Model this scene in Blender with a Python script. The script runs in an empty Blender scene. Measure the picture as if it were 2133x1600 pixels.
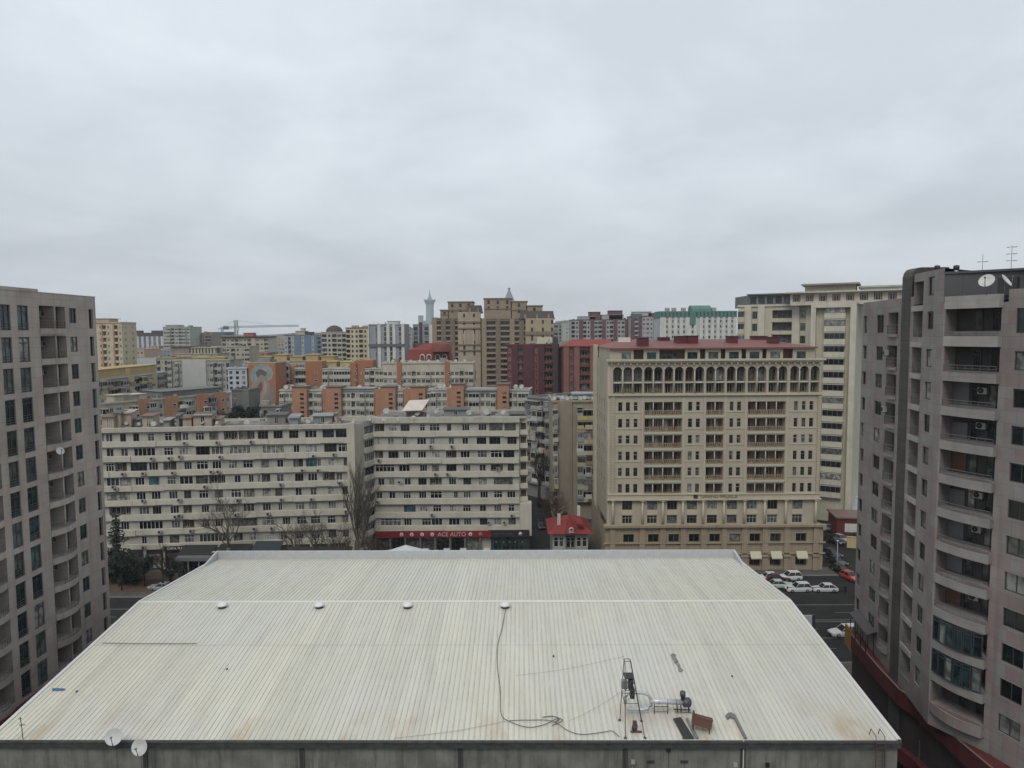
import bpy, math, random
from mathutils import Vector, Matrix
random.seed(11)
R = math.radians
sc = bpy.context.scene
COL = sc.collection
# ---------------------------------------------------------------- camera
PITCH, ROLL, FPX, CH = R(4.15), R(-0.36), 1460.0, 48.0
cam_d = bpy.data.cameras.new('camera'); cam = bpy.data.objects.new('camera', cam_d); COL.objects.link(cam)
CM = Matrix.Rotation(R(90) - PITCH, 4, 'X') @ Matrix.Rotation(ROLL, 4, 'Z')
cam.matrix_world = Matrix.Translation((0, 0, CH)) @ CM
cam_d.sensor_width = 36; cam_d.lens = FPX / 2133 * 36
cam_d.clip_start = .5; cam_d.clip_end = 12000
sc.camera = cam
C3 = CM.to_3x3(); EYE = Vector((0, 0, CH))

def ray(px, py):
    return (C3 @ Vector(((px - 1066.5) / FPX, -(py - 800) / FPX, -1))).normalized()
def at(px, py, Y):
    d = ray(px, py); return EYE + d * (Y / d.y)
def atz(px, py, z):
    d = ray(px, py); return EYE + d * ((z - CH) / d.z)

# ---------------------------------------------------------------- objects
def tag(o, label=None, cat=None, group=None, kind=None):
    if label: o['label'] = label
    if cat: o['category'] = cat
    if group: o['group'] = group
    if kind: o['kind'] = kind
    return o
def empty(name, loc, label, cat, group=None, rz=0):
    o = bpy.data.objects.new(name, None); COL.objects.link(o)
    o.location = loc; o.rotation_euler = (0, 0, rz); o.empty_display_size = .5
    return tag(o, label, cat, group)

class MB:
    """collects faces in world (or local) space and links them as one mesh object"""
    def __init__(s): s.v = []; s.f = []; s.m = []; s.sm = []
    def quad(s, *p, m=0, smooth=False):
        n = len(s.v); s.v += [tuple(q) for q in p]; s.f.append(tuple(range(n, n + len(p)))); s.m.append(m); s.sm.append(smooth)
    def box(s, x0, x1, y0, y1, z0, z1, m=0, fn=None, bottom=True):
        P = [(x0,y0,z0),(x1,y0,z0),(x1,y1,z0),(x0,y1,z0),(x0,y0,z1),(x1,y0,z1),(x1,y1,z1),(x0,y1,z1)]
        if fn: P = [tuple(fn(*q)) for q in P]
        n = len(s.v); s.v += P
        F = [(4,5,6,7),(0,1,5,4),(1,2,6,5),(2,3,7,6),(3,0,4,7)] + ([(3,2,1,0)] if bottom else [])
        for f in F: s.f.append(tuple(n + i for i in f)); s.m.append(m); s.sm.append(False)
    def prism(s, poly, z0, z1, m=0, cap=True, mt=None):
        """poly: world xy list"""
        n = len(s.v); k = len(poly)
        s.v += [(p[0], p[1], z0) for p in poly] + [(p[0], p[1], z1) for p in poly]
        for i in range(k):
            j = (i + 1) % k; s.f.append((n+i, n+j, n+k+j, n+k+i)); s.m.append(m); s.sm.append(False)
        if cap: s.f.append(tuple(n + k + i for i in range(k))); s.m.append(m if mt is None else mt); s.sm.append(False)
    def tube(s, pts, r, n=6, m=0, r1=None, cap=True, smooth=True):
        pts = [Vector(p) for p in pts]; K = len(pts); base = len(s.v)
        for i, p in enumerate(pts):
            d = (pts[min(i+1, K-1)] - pts[max(i-1, 0)]).normalized()
            a = d.cross(Vector((0,0,1)) if abs(d.z) < .95 else Vector((1,0,0))).normalized(); b = d.cross(a)
            rr = r if r1 is None else r + (r1 - r) * i / (K - 1)
            for k in range(n):
                t = 2 * math.pi * k / n; s.v.append(tuple(p + a * math.cos(t) * rr + b * math.sin(t) * rr))
        for i in range(K - 1):
            for k in range(n):
                k2 = (k + 1) % n
                s.f.append((base+i*n+k, base+i*n+k2, base+(i+1)*n+k2, base+(i+1)*n+k)); s.m.append(m); s.sm.append(smooth)
        if cap:
            s.f.append(tuple(base + k for k in range(n))[::-1]); s.m.append(m); s.sm.append(False)
            s.f.append(tuple(base + (K-1)*n + k for k in range(n))); s.m.append(m); s.sm.append(False)
    def lathe(s, prof, c, n=16, m=0, axis=None, smooth=True):
        """prof: (r, h) list about axis at c"""
        ax = Vector(axis or (0,0,1)).normalized(); c = Vector(c)
        a = ax.cross(Vector((0,1,0)) if abs(ax.y) < .9 else Vector((1,0,0))).normalized(); b = ax.cross(a)
        base = len(s.v)
        for r, h in prof:
            for k in range(n):
                t = 2*math.pi*k/n; s.v.append(tuple(c + ax*h + a*math.cos(t)*r + b*math.sin(t)*r))
        for i in range(len(prof)-1):
            for k in range(n):
                k2 = (k+1) % n
                s.f.append((base+i*n+k, base+i*n+k2, base+(i+1)*n+k2, base+(i+1)*n+k)); s.m.append(m); s.sm.append(smooth)
    def mesh(s, name, mats, org=(0,0,0)):
        me = bpy.data.meshes.new(name)
        o = Vector(org)
        me.from_pydata([tuple(Vector(v) - o) for v in s.v], [], s.f)
        for mt in (mats if isinstance(mats, (list, tuple)) else [mats]): me.materials.append(mt)
        me.polygons.foreach_set('material_index', s.m)
        me.polygons.foreach_set('use_smooth', s.sm)
        uv = me.uv_layers.new(name='uv')
        V = s.v; li = 0; buf = []
        for f in s.f:
            p0, p1, p2 = Vector(V[f[0]]), Vector(V[f[1]]), Vector(V[f[2]])
            nn = (p1 - p0).cross(p2 - p0)
            if nn.length > 1e-12: nn.normalize()
            if abs(nn.z) > .75 or nn.length < .5:
                for i in f: buf += [V[i][0], V[i][1]]
            else:
                t = Vector((-nn.y, nn.x, 0)); t.normalize()
                for i in f: buf += [V[i][0]*t.x + V[i][1]*t.y, V[i][2]]
        uv.data.foreach_set('uv', buf)
        me.update()
        return me
    def obj(s, name, mats, parent=None, fix=True):
        if not s.f: return None
        org = parent.location if parent is not None else (0, 0, 0)
        o = bpy.data.objects.new(name, s.mesh(name, mats, org)); COL.objects.link(o)
        if parent is not None: o.parent = parent
        return o

def link(me, name, parent, loc, rz=0, sub=None):
    o = bpy.data.objects.new(name, me); COL.objects.link(o); o.parent = sub or parent
    o.location = Vector(loc) - (Vector(parent.location) if sub is None else Vector((0,0,0))); o.rotation_euler = (0, 0, rz)
    return o

class Frame:
    """a vertical facade line from P0 to P1; u along it, v outward, z up"""
    def __init__(s, P0, P1):
        s.p = Vector((P0[0], P0[1])); d = Vector((P1[0]-P0[0], P1[1]-P0[1])); s.W = d.length; s.u = d.normalized()
        s.n = Vector((s.u.y, -s.u.x)); s.a = math.atan2(s.u.y, s.u.x)
    def __call__(s, u, v, z):
        q = s.p + s.u*u + s.n*v; return Vector((q.x, q.y, z))
    def uz(s, px, py):
        d = ray(px, py); e = EYE
        t = ((s.p.x - e.x)*s.n.x + (s.p.y - e.y)*s.n.y) / (d.x*s.n.x + d.y*s.n.y)
        q = e + d*t
        return (q.x - s.p.x)*s.u.x + (q.y - s.p.y)*s.u.y, q.z

def fbox(mb, fr, u0, u1, v0, v1, z0, z1, m=0):
    # v0 (inner) < v1 (outer)
    mb.box(u0, u1, -v1, -v0, z0, z1, m, fn=lambda x, y, z: fr(x, -y, z))

def facade(mb, fr, u0, u1, z0, z1, ops, m=0, mrev=None, v=0.0):
    """wall plane with real openings; ops: (a,b,za,zb,depth,back_mat)"""
    mrev = m if mrev is None else mrev
    ops = [(max(o[0], u0), min(o[1], u1), max(o[2], z0), min(o[3], z1)) + tuple(o[4:]) for o in ops]
    ops = [o for o in ops if o[1] - o[0] > .02 and o[3] - o[2] > .02]
    zs = sorted(set([z0, z1] + [round(o[2], 3) for o in ops] + [round(o[3], 3) for o in ops]))
    for a, b in zip(zs, zs[1:]):
        if b - a < 1e-4: continue
        c = (a + b) / 2
        iv = sorted((o[0], o[1]) for o in ops if o[2] < c < o[3])
        x = u0
        for p, q in iv + [(u1, u1)]:
            if p > x + 1e-4: mb.quad(fr(x, v, a), fr(p, v, a), fr(p, v, b), fr(x, v, b), m=m)
            x = max(x, q)
    for o in ops:
        a, b, za, zb, d = o[:5]; mk = o[5] if len(o) > 5 else mrev
        za = round(za, 3); zb = round(zb, 3)
        mb.quad(fr(a, v, za), fr(a, v-d, za), fr(a, v-d, zb), fr(a, v, zb), m=mrev)
        mb.quad(fr(b, v, zb), fr(b, v-d, zb), fr(b, v-d, za), fr(b, v, za), m=mrev)
        mb.quad(fr(a, v, zb), fr(a, v-d, zb), fr(b, v-d, zb), fr(b, v, zb), m=mrev)
        mb.quad(fr(a, v, za), fr(b, v, za), fr(b, v-d, za), fr(a, v-d, za), m=mrev)
        if mk is not None: mb.quad(fr(a, v-d, za), fr(b, v-d, za), fr(b, v-d, zb), fr(a, v-d, zb), m=mk)

# ---------------------------------------------------------------- materials
def newmat(name):
    m = bpy.data.materials.new(name); m.use_nodes = True; nt = m.node_tree
    return m, nt, nt.nodes['Principled BSDF'], nt.nodes, nt.links
def rgb(c, k=1.0): return (c[0]*k, c[1]*k, c[2]*k, 1)
MC = {}
def wall_mat(name, col, rough=.88, var=.16, streak=.35, scale=.35, panel=None, pj=.55, ptint=None, dirt=(.09,.085,.075), bump=.0):
    """painted / rendered wall: blotches, rain streaks, optional cladding joints (panel = (w, h))"""
    if name in MC: return MC[name]
    m, nt, bs, N, L = newmat(name)
    geo = N.new('ShaderNodeNewGeometry')
    def noise(vec, sc_, det=4, ro=.6):
        n = N.new('ShaderNodeTexNoise'); n.inputs['Scale'].default_value = sc_; n.inputs['Detail'].default_value = det; n.inputs['Roughness'].default_value = ro
        L.new(vec, n.inputs['Vector']); return n
    n1 = noise(geo.outputs['Position'], scale)
    r1 = N.new('ShaderNodeMapRange'); r1.inputs[1].default_value = .3; r1.inputs[2].default_value = .7; r1.inputs[3].default_value = 1 - var; r1.inputs[4].default_value = 1 + var*.6
    L.new(n1.outputs['Fac'], r1.inputs[0])
    mul = N.new('ShaderNodeMix'); mul.data_type = 'RGBA'; mul.blend_type = 'MULTIPLY'; mul.inputs[0].default_value = 1
    base = N.new('ShaderNodeRGB'); base.outputs[0].default_value = rgb(col); cur = base.outputs[0]
    if panel:
        uv = N.new('ShaderNodeUVMap'); uv.uv_map = 'uv'
        bk = N.new('ShaderNodeTexBrick'); bk.offset = 0; bk.inputs['Scale'].default_value = 1
        bk.inputs['Brick Width'].default_value = panel[0]; bk.inputs['Row Height'].default_value = panel[1]
        bk.inputs['Mortar Size'].default_value = panel[2] if len(panel) > 2 else .025; bk.inputs['Mortar Smooth'].default_value = .2
        t2 = ptint or col
        bk.inputs['Color1'].default_value = rgb(col); bk.inputs['Color2'].default_value = rgb(t2); bk.inputs['Mortar'].default_value = rgb(col, pj); bk.inputs['Bias'].default_value = -.1
        L.new(uv.outputs[0], bk.inputs['Vector']); cur = bk.outputs['Color']
    L.new(cur, mul.inputs[6]); L.new(r1.outputs[0], mul.inputs[7]); cur = mul.outputs[2]
    if streak:
        mp = N.new('ShaderNodeMapping'); mp.inputs['Scale'].default_value = (1.1, 1.1, .07); L.new(geo.outputs['Position'], mp.inputs['Vector'])
        n2 = noise(mp.outputs[0], 1.0, 5, .65)
        r2 = N.new('ShaderNodeMapRange'); r2.inputs[1].default_value = .5; r2.inputs[2].default_value = .8; r2.inputs[3].default_value = 0; r2.inputs[4].default_value = streak
        L.new(n2.outputs['Fac'], r2.inputs[0])
        mx = N.new('ShaderNodeMix'); mx.data_type = 'RGBA'; mx.inputs[7].default_value = rgb(dirt)
        L.new(r2.outputs[0], mx.inputs[0]); L.new(cur, mx.inputs[6]); cur = mx.outputs[2]
    L.new(cur, bs.inputs['Base Color']); bs.inputs['Roughness'].default_value = rough; bs.inputs['Specular IOR Level'].default_value = .22
    if bump:
        bp = N.new('ShaderNodeBump'); bp.inputs['Strength'].default_value = bump; bp.inputs['Distance'].default_value = .03
        n3 = noise(geo.outputs['Position'], 9, 3); L.new(n3.outputs['Fac'], bp.inputs['Height']); L.new(bp.outputs[0], bs.inputs['Normal'])
    MC[name] = m; return m
def flat(name, col, rough=.6, metal=0.0, var=.08, emit=None):
    if name in MC: return MC[name]
    m, nt, bs, N, L = newmat(name)
    geo = N.new('ShaderNodeNewGeometry'); n = N.new('ShaderNodeTexNoise'); n.inputs['Scale'].default_value = 1.7; n.inputs['Detail'].default_value = 4
    L.new(geo.outputs['Position'], n.inputs['Vector'])
    mx = N.new('ShaderNodeMix'); mx.data_type = 'RGBA'; mx.inputs[6].default_value = rgb(col, 1 - var*1.6); mx.inputs[7].default_value = rgb(col, 1 + var)
    L.new(n.outputs['Fac'], mx.inputs[0]); L.new(mx.outputs[2], bs.inputs['Base Color'])
    bs.inputs['Roughness'].default_value = rough; bs.inputs['Metallic'].default_value = metal
    MC[name] = m; return m
def glass_mat(name, cols, rough=.08):
    """opaque-backed window glass; each window picks its own tone (curtains, dark rooms, sky tint)"""
    if name in MC: return MC[name]
    m, nt, bs, N, L = newmat(name)
    oi = N.new('ShaderNodeObjectInfo'); cr = N.new('ShaderNodeValToRGB'); cr.color_ramp.interpolation = 'CONSTANT'
    el = cr.color_ramp.elements
    while len(el) > 1: el.remove(el[-1])
    el[0].color = rgb(cols[0]); el[0].position = 0
    for i, c in enumerate(cols[1:], 1): e = el.new(i / len(cols)); e.color = rgb(c)
    L.new(oi.outputs['Random'], cr.inputs[0])
    geo = N.new('ShaderNodeNewGeometry'); n = N.new('ShaderNodeTexNoise'); n.inputs['Scale'].default_value = 1.3; n.inputs['Detail'].default_value = 1
    L.new(geo.outputs['Position'], n.inputs['Vector'])
    r = N.new('ShaderNodeMapRange'); r.inputs[1].default_value = .35; r.inputs[2].default_value = .65; r.inputs[3].default_value = .45; r.inputs[4].default_value = 1.35
    L.new(n.outputs['Fac'], r.inputs[0])
    mx = N.new('ShaderNodeMix'); mx.data_type = 'RGBA'; mx.blend_type = 'MULTIPLY'; mx.inputs[0].default_value = 1
    L.new(cr.outputs[0], mx.inputs[6]); L.new(r.outputs[0], mx.inputs[7]); L.new(mx.outputs[2], bs.inputs['Base Color'])
    bs.inputs['Roughness'].default_value = rough; bs.inputs['IOR'].default_value = 1.5
    MC[name] = m; return m

GL = glass_mat('window_glass', [(.006,.007,.008),(.012,.014,.015),(.03,.034,.036),(.008,.009,.010),(.07,.075,.07),(.018,.02,.022),(.16,.16,.145),(.006,.007,.008),(.012,.015,.015),(.26,.255,.235),(.010,.012,.014),(.10,.10,.095)])
GLT = glass_mat('teal_window_glass', [(.012,.028,.03),(.02,.045,.048),(.035,.065,.066),(.010,.018,.020),(.085,.10,.096),(.022,.032,.034),(.15,.16,.15),(.05,.06,.06),(.22,.22,.20)])
GLB = glass_mat('brown_window_glass', [(.025,.018,.014),(.05,.035,.028),(.035,.032,.026),(.08,.07,.055),(.02,.018,.016)])
WHITE = flat('white_frame', (.46,.46,.44)); DARKF = flat('dark_frame', (.03,.034,.036)); BROWNF = flat('brown_frame', (.10,.085,.07)); CREAMF = flat('cream_frame', (.33,.31,.26))
BLACK = flat('black_metal', (.012,.012,.013), .5); STEEL = flat('galvanised_steel', (.30,.31,.32), .4, .6); RUST = flat('rusty_steel', (.10,.045,.03), .8)
RAIL = flat('grey_railing', (.11,.112,.115), .5)
DARKIN = flat('dark_interior', (.03,.029,.028), .9); ACW = flat('white_plastic', (.30,.30,.28), .5)
ROOFG = wall_mat('bitumen_roof', (.17,.17,.168), .95, .35, 0, .5)

# ---------------------------------------------------------------- windows (shared meshes)
WM = {}
def window_mesh(w, h, nv, tr, fm, gm, ft=.07, tm=None):
    w = max(.2, round(w, 1)); h = max(.2, round(h, 1)); k = (w, h, nv, tr, fm.name, gm.name, ft)
    if k in WM: return WM[k]
    b = MB(); t = ft; g = MB()
    g.quad((0,-.02,0),(w,-.02,0),(w,-.02,h),(0,-.02,h), m=0); b.quad((0,-.02,0),(w,-.02,0),(w,-.02,h),(0,-.02,h), m=0)
    f = MB()
    for q, mi in ((b, 1), (f, 0)):
        q.box(0, w, -.07, 0, 0, t, mi); q.box(0, w, -.07, 0, h - t, h, mi)
        q.box(0, t, -.068, 0, t, h - t, mi); q.box(w - t, w, -.068, 0, t, h - t, mi)
        for i in range(1, nv): x = w*i/nv; q.box(x - t/2, x + t/2, -.066, 0, t, h - t, mi)
        if tr: z = h*tr; q.box(t, w - t, -.063, 0, z - t/2, z + t/2, mi)
    me = (b.mesh('window', [gm, fm]), f.mesh('window_frame', [fm]), g.mesh('pane', [gm])); WM[k] = me; return me
def win(root, fr, u0, u1, z0, z1, v=-.18, nv=2, tr=0, fm=WHITE, gm=GL, name='window', ft=.07, pane=True):
    me = window_mesh(u1 - u0, z1 - z0, nv, tr, fm, gm, ft)
    if not pane: return link(me[0], name, root, fr(u0, v, z0), fr.a)
    o = link(me[1], name, root, fr(u0, v, z0), fr.a)
    link(me[2], 'pane', root, (0, 0, 0), 0, sub=o); return o

ACM = []
def ac_mesh():
    if ACM: return ACM[0]
    b = MB(); b.box(-.38, .38, -.40, -.06, 0, .55, 0)
    b.lathe([(.24, 0), (.24, .02), (.05, .03)], (-.1, -.42, .3), 12, 1, axis=(0, -1, 0))
    b.box(-.36, -.30, -.4, .02, -.06, 0, 1); b.box(.30, .36, -.4, .02, -.06, 0, 1)
    ACM.append(b.mesh('air_conditioner', [ACW, BLACK])); return ACM[0]
def ac(root, fr, u, z, v=0.0): return link(ac_mesh(), 'air_conditioner', root, fr(u, v, z), fr.a)

DM = {}
def dish(loc, rad, az, el, label, group=None, post=.8, mat=None):
    """satellite dish on a post: thing with dish, feed arm, post"""
    r = empty('satellite_dish', loc, label, 'satellite dish', group)
    D = Vector((math.sin(az)*math.cos(el), math.cos(az)*math.cos(el), math.sin(el)))
    c = Vector(loc) + Vector((0, 0, post))
    b = MB(); dp = rad*.22
    b.lathe([(0.001, 0)] + [(rad*i/6, dp*(i/6)**2) for i in range(1, 7)] + [(rad*1.03, dp*.98), (rad, dp*.85)] + [(rad*i/6, dp*(i/6)**2 - .03) for i in range(5, 0, -1)] + [(0.001, -.03)], c, 24, 0, axis=D)
    b.obj('reflector', mat or flat('dish_white', (.50,.50,.48), .55, var=.2), r)
    b = MB(); lo = c + (Vector((0,0,-1)) - D*D.dot(Vector((0,0,-1)))).normalized()*rad + D*dp; tip = c + D*rad*.95
    b.tube([lo, tip], .02 + rad*.015, 5); b.lathe([(.001,-.06),(.05+rad*.03,-.05),(.05+rad*.03,.08),(.001,.09)], tip, 8, axis=D); b.obj('feed_arm', RAIL, r)
    b = MB(); b.tube([Vector(loc), c - D*.08], .035, 6); b.tube([c - D*.08, c], .05, 6); b.obj('post', RAIL, r)
    return r
# ---------------------------------------------------------------- world, sun
w = bpy.data.worlds.new('World'); sc.world = w; w.use_nodes = True
nt = w.node_tree; N = nt.nodes; L = nt.links; bg = N['Background']
SUN_EL, SUN_ROT = R(52), R(200)
sky = N.new('ShaderNodeTexSky'); sky.sky_type = 'NISHITA'; sky.sun_disc = False; sky.sun_elevation = SUN_EL; sky.sun_rotation = SUN_ROT
sky.altitude = 50; sky.air_density = 1; sky.dust_density = 3; sky.ozone_density = 1
tc = N.new('ShaderNodeTexCoord')
sp = N.new('ShaderNodeSeparateXYZ'); L.new(tc.outputs['Generated'], sp.inputs[0])
# cloud deck: project the view direction on a high flat layer so the clouds flatten towards the horizon
zc = N.new('ShaderNodeMath'); zc.operation = 'MAXIMUM'; zc.inputs[1].default_value = 0.0; L.new(sp.outputs['Z'], zc.inputs[0])
za = N.new('ShaderNodeMath'); za.operation = 'ADD'; za.inputs[1].default_value = .22; L.new(zc.outputs[0], za.inputs[0])
dx = N.new('ShaderNodeMath'); dx.operation = 'DIVIDE'; L.new(sp.outputs['X'], dx.inputs[0]); L.new(za.outputs[0], dx.inputs[1])
dy = N.new('ShaderNodeMath'); dy.operation = 'DIVIDE'; L.new(sp.outputs['Y'], dy.inputs[0]); L.new(za.outputs[0], dy.inputs[1])
cb = N.new('ShaderNodeCombineXYZ'); L.new(dx.outputs[0], cb.inputs[0]); L.new(dy.outputs[0], cb.inputs[1]); cb.inputs[2].default_value = 3.7
n1 = N.new('ShaderNodeTexNoise'); n1.inputs['Scale'].default_value = 1.45; n1.inputs['Detail'].default_value = 7; n1.inputs['Roughness'].default_value = .56; n1.inputs['Distortion'].default_value = .35
L.new(cb.outputs[0], n1.inputs['Vector'])
n2 = N.new('ShaderNodeTexNoise'); n2.inputs['Scale'].default_value = .35; n2.inputs['Detail'].default_value = 3; L.new(cb.outputs[0], n2.inputs['Vector'])
ad = N.new('ShaderNodeMath'); ad.operation = 'MULTIPLY_ADD'; ad.inputs[1].default_value = .6; L.new(n1.outputs['Fac'], ad.inputs[0])
m2 = N.new('ShaderNodeMath'); m2.operation = 'MULTIPLY'; m2.inputs[1].default_value = .4; L.new(n2.outputs['Fac'], m2.inputs[0]); L.new(m2.outputs[0], ad.inputs[2])
cr = N.new('ShaderNodeValToRGB'); e = cr.color_ramp.elements
CG = 1.0
e[0].position = .37; e[0].color = (5.0*CG, 5.42*CG, 5.85*CG, 1)
e[1].position = .62; e[1].color = (6.6*CG, 7.05*CG, 7.5*CG, 1)
a = e.new(.48); a.color = (5.75*CG, 6.18*CG, 6.65*CG, 1)
L.new(ad.outputs[0], cr.inputs[0])
# slightly darker, duller band towards the horizon
hz = N.new('ShaderNodeMapRange'); hz.inputs[1].default_value = 0; hz.inputs[2].default_value = .30; hz.inputs[3].default_value = .745; hz.inputs[4].default_value = 1.04; L.new(zc.outputs[0], hz.inputs[0])
mu = N.new('ShaderNodeMix'); mu.data_type = 'RGBA'; mu.blend_type = 'MULTIPLY'; mu.inputs[0].default_value = 1; L.new(cr.outputs[0], mu.inputs[6]); L.new(hz.outputs[0], mu.inputs[7])
mx = N.new('ShaderNodeMix'); mx.data_type = 'RGBA'; mx.inputs[0].default_value = .93
L.new(sky.outputs[0], mx.inputs[6]); L.new(mu.outputs[2], mx.inputs[7]); L.new(mx.outputs[2], bg.inputs['Color'])
bg.inputs['Strength'].default_value = .078
sd = bpy.data.lights.new('sun', 'SUN'); sd.energy = .95; sd.angle = R(26); sd.color = (1, .95, .86)
so = bpy.data.objects.new('sun', sd); COL.objects.link(so); so.rotation_euler = (R(90) - SUN_EL, 0, R(180) - SUN_ROT)
so.location = (0, 0, 300)
sc.view_settings.view_transform = 'Standard'; sc.view_settings.look = 'None'; sc.view_settings.gamma = 1; sc.view_settings.exposure = .75
sc.cycles.use_denoising = True; sc.cycles.max_bounces = 6; sc.cycles.volume_bounces = 1; sc.cycles.volume_max_steps = 64; sc.cycles.volume_step_rate = 4

# haze in the air
b = MB(); b.box(-2600, 2600, -80, 3600, -2, 330)
m, nt, bs, N, L = newmat('haze_air'); N.remove(bs)
pv = N.new('ShaderNodeVolumePrincipled'); pv.inputs['Color'].default_value = (.86, .90, .96, 1); pv.inputs['Density'].default_value = .00011
L.new(pv.outputs[0], N['Material Output'].inputs['Volume'])
tag(b.obj('haze', m), 'pale grey haze over the far city', None, None, 'stuff')

# ---------------------------------------------------------------- ground
GZ = 0.0
asph = wall_mat('asphalt', (.019,.0185,.017), .85, .35, 0, .25)
gnd = wall_mat('city_ground', (.055,.052,.045), .95, .4, 0, .06)
pav = wall_mat('paving', (.085,.08,.072), .9, .3, 0, .4, panel=(1.2, 1.2, .03), pj=.7)
kerbm = wall_mat('kerb_stone', (.17,.165,.15), .9, .2, 0)
linem = wall_mat('road_paint', (.15,.15,.14), .7, .45, 0, 1.2)
b = MB(); b.quad((-6000, -400, 0), (6000, -400, 0), (6000, 11000, 0), (-6000, 11000, 0)); tag(b.obj('ground', gnd), kind='structure')
RY0, RY1 = 98.5, 125.5     # main road
def sheet(name, x0, x1, y0, y1, z, mat, kind='structure'):
    b = MB(); b.quad((x0, y0, z), (x1, y0, z), (x1, y1, z), (x0, y1, z)); return tag(b.obj(name, mat), kind=kind)
sheet('road', -160, 160, RY0, RY1, .012, asph)
b = MB()
b.box(-160, 24, RY1, RY1 + .25, 0, .14); b.box(-160, 160, RY0 - .25, RY0, 0, .14); tag(b.obj('kerb', kerbm), kind='structure')
sheet('pavement', -160, 24, RY1 + .25, 152, .12, pav)
sheet('corner_pavement', 20, 64, 134.9, 139.5, .16, pav)
sheet('verge_pavement', -160, 160, 94, RY0 - .25, .12, pav)
b = MB()
for y in (106.6, 112.8, 113.5, 120.0):
    b.quad((-160, y, .018), (160, y, .018), (160, y + .22, .018), (-160, y + .22, .018))
for x in range(-152, 152, 9):
    for y in (103, 109.8, 116.6): b.quad((x, y, .018), (x + 3.0, y, .018), (x + 3.0, y + .16, .018), (x, y + .16, .018))
tag(b.obj('road_markings', linem), kind='structure')
sheet('alley_road', 4.0, 17, 125.75, 260, .135, asph)
b = MB(); b.quad((58, 125.5, .016), (74, 125.5, .016), (112, 230, .016), (92, 230, .016)); tag(b.obj('side_road', asph), kind='structure')
# distant hills
hm = wall_mat('hill_cover', (.07,.075,.07), 1, .2, 0, .01)
b = MB(); rr = random.Random(5)
def ridge(x0, x1, Y, h, seed):
    rr = random.Random(seed); n = 40; pr = None
    for i in range(n + 1):
        x = x0 + (x1 - x0)*i/n; t = i/n
        z = h*(math.sin(math.pi*t)**.7)*(.75 + .25*math.sin(t*9 + seed)) + rr.uniform(0, h*.05)
        if pr: b.quad((pr[0], Y - 350, -1), (x, Y - 350, -1), (x, Y, z), (pr[0], Y, pr[1])); b.quad((pr[0], Y, pr[1]), (x, Y, z), (x, Y + 400, -1), (pr[0], Y + 400, -1))
        pr = (x, z)
ridge(-2100, -300, 3100, 66, 1); ridge(-900, 900, 3000, 52, 4); ridge(200, 2200, 3150, 60, 7)
tag(b.obj('hills', hm), kind='structure')
# ================================================================ the warehouse hall in front
YE, ZE, SL1, SL2 = 50.0, 17.85, .1095, -.077
pl = at(-22, 1543, 50.4); pr_ = at(1871, 1543, 49.6)
HF = Frame((pl.x, pl.y), (pr_.x, pr_.y)); HW = HF.W
D_R, D_F = 21.2, 39.4       # ridge and far eave, measured back from the near eave
def hz(v): return ZE + SL1*v if v <= D_R else ZE + SL1*D_R + SL2*(v - D_R)
def hp(u, v, dz=0.0): return HF(u, -v, hz(v) + dz)
def onroof(px, py, dz=0.0):
    d = ray(px, py); o = EYE; lo, hi = 20.0, 200.0
    for _ in range(50):
        t = (lo + hi)/2; q = o + d*t; v = -((q.x - HF.p.x)*HF.n.x + (q.y - HF.p.y)*HF.n.y)
        if q.z > hz(v) + dz: lo = t
        else: hi = t
    u = (q.x - HF.p.x)*HF.u.x + (q.y - HF.p.y)*HF.u.y
    return u, v
hall = empty('warehouse_hall', (HF.p.x, HF.p.y, 0), 'wide low hall with a cream ribbed metal roof and stained concrete wall', 'warehouse')
# roof sheets
m, nt, bs, N, L = newmat('ribbed_roof_sheet'); 
tcx = N.new('ShaderNodeTexCoord'); sx = N.new('ShaderNodeSeparateXYZ'); L.new(tcx.outputs['Object'], sx.inputs[0])
def math_(op, a, b=None, c=None):
    n = N.new('ShaderNodeMath'); n.operation = op
    for i, q in enumerate((a, b, c)):
        if q is None: continue
        if isinstance(q, (int, float)): n.inputs[i].default_value = q
        else: L.new(q, n.inputs[i])
    return n.outputs[0]
def mapr(x, a, b, c, d):
    n = N.new('ShaderNodeMapRange'); L.new(x, n.inputs[0])
    for i, q in enumerate((a, b, c, d), 1): n.inputs[i].default_value = q
    return n.outputs[0]
def noise_(vec, s, d=4, r=.6):
    n = N.new('ShaderNodeTexNoise'); n.inputs['Scale'].default_value = s; n.inputs['Detail'].default_value = d; n.inputs['Roughness'].default_value = r; L.new(vec, n.inputs['Vector']); return n.outputs['Fac']
def mixc(f, a, b, mode='MIX'):
    n = N.new('ShaderNodeMix'); n.data_type = 'RGBA'; n.blend_type = mode
    if isinstance(f, (int, float)): n.inputs[0].default_value = f
    else: L.new(f, n.inputs[0])
    for i, q in ((6, a), (7, b)):
        if isinstance(q, tuple): n.inputs[i].default_value = q
        else: L.new(q, n.inputs[i])
    return n.outputs[2]
sh = math_('FLOOR', math_('DIVIDE', sx.outputs['X'], 1.2)); wn = N.new('ShaderNodeTexWhiteNoise'); wn.noise_dimensions = '2D'
seg = math_('GREATER_THAN', sx.outputs['Y'], 12.9); cbx = N.new('ShaderNodeCombineXYZ'); L.new(sh, cbx.inputs[0]); L.new(seg, cbx.inputs[1]); L.new(cbx.outputs[0], wn.inputs['Vector'])
c = mixc(wn.outputs['Value'], (.475,.465,.40,1), (.545,.53,.445,1))
big = noise_(tcx.outputs['Object'], .07, 3)
c = mixc(mapr(big, .38, .62, 0, 1), c, mixc(.55, c, (.50,.50,.485,1)))
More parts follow.
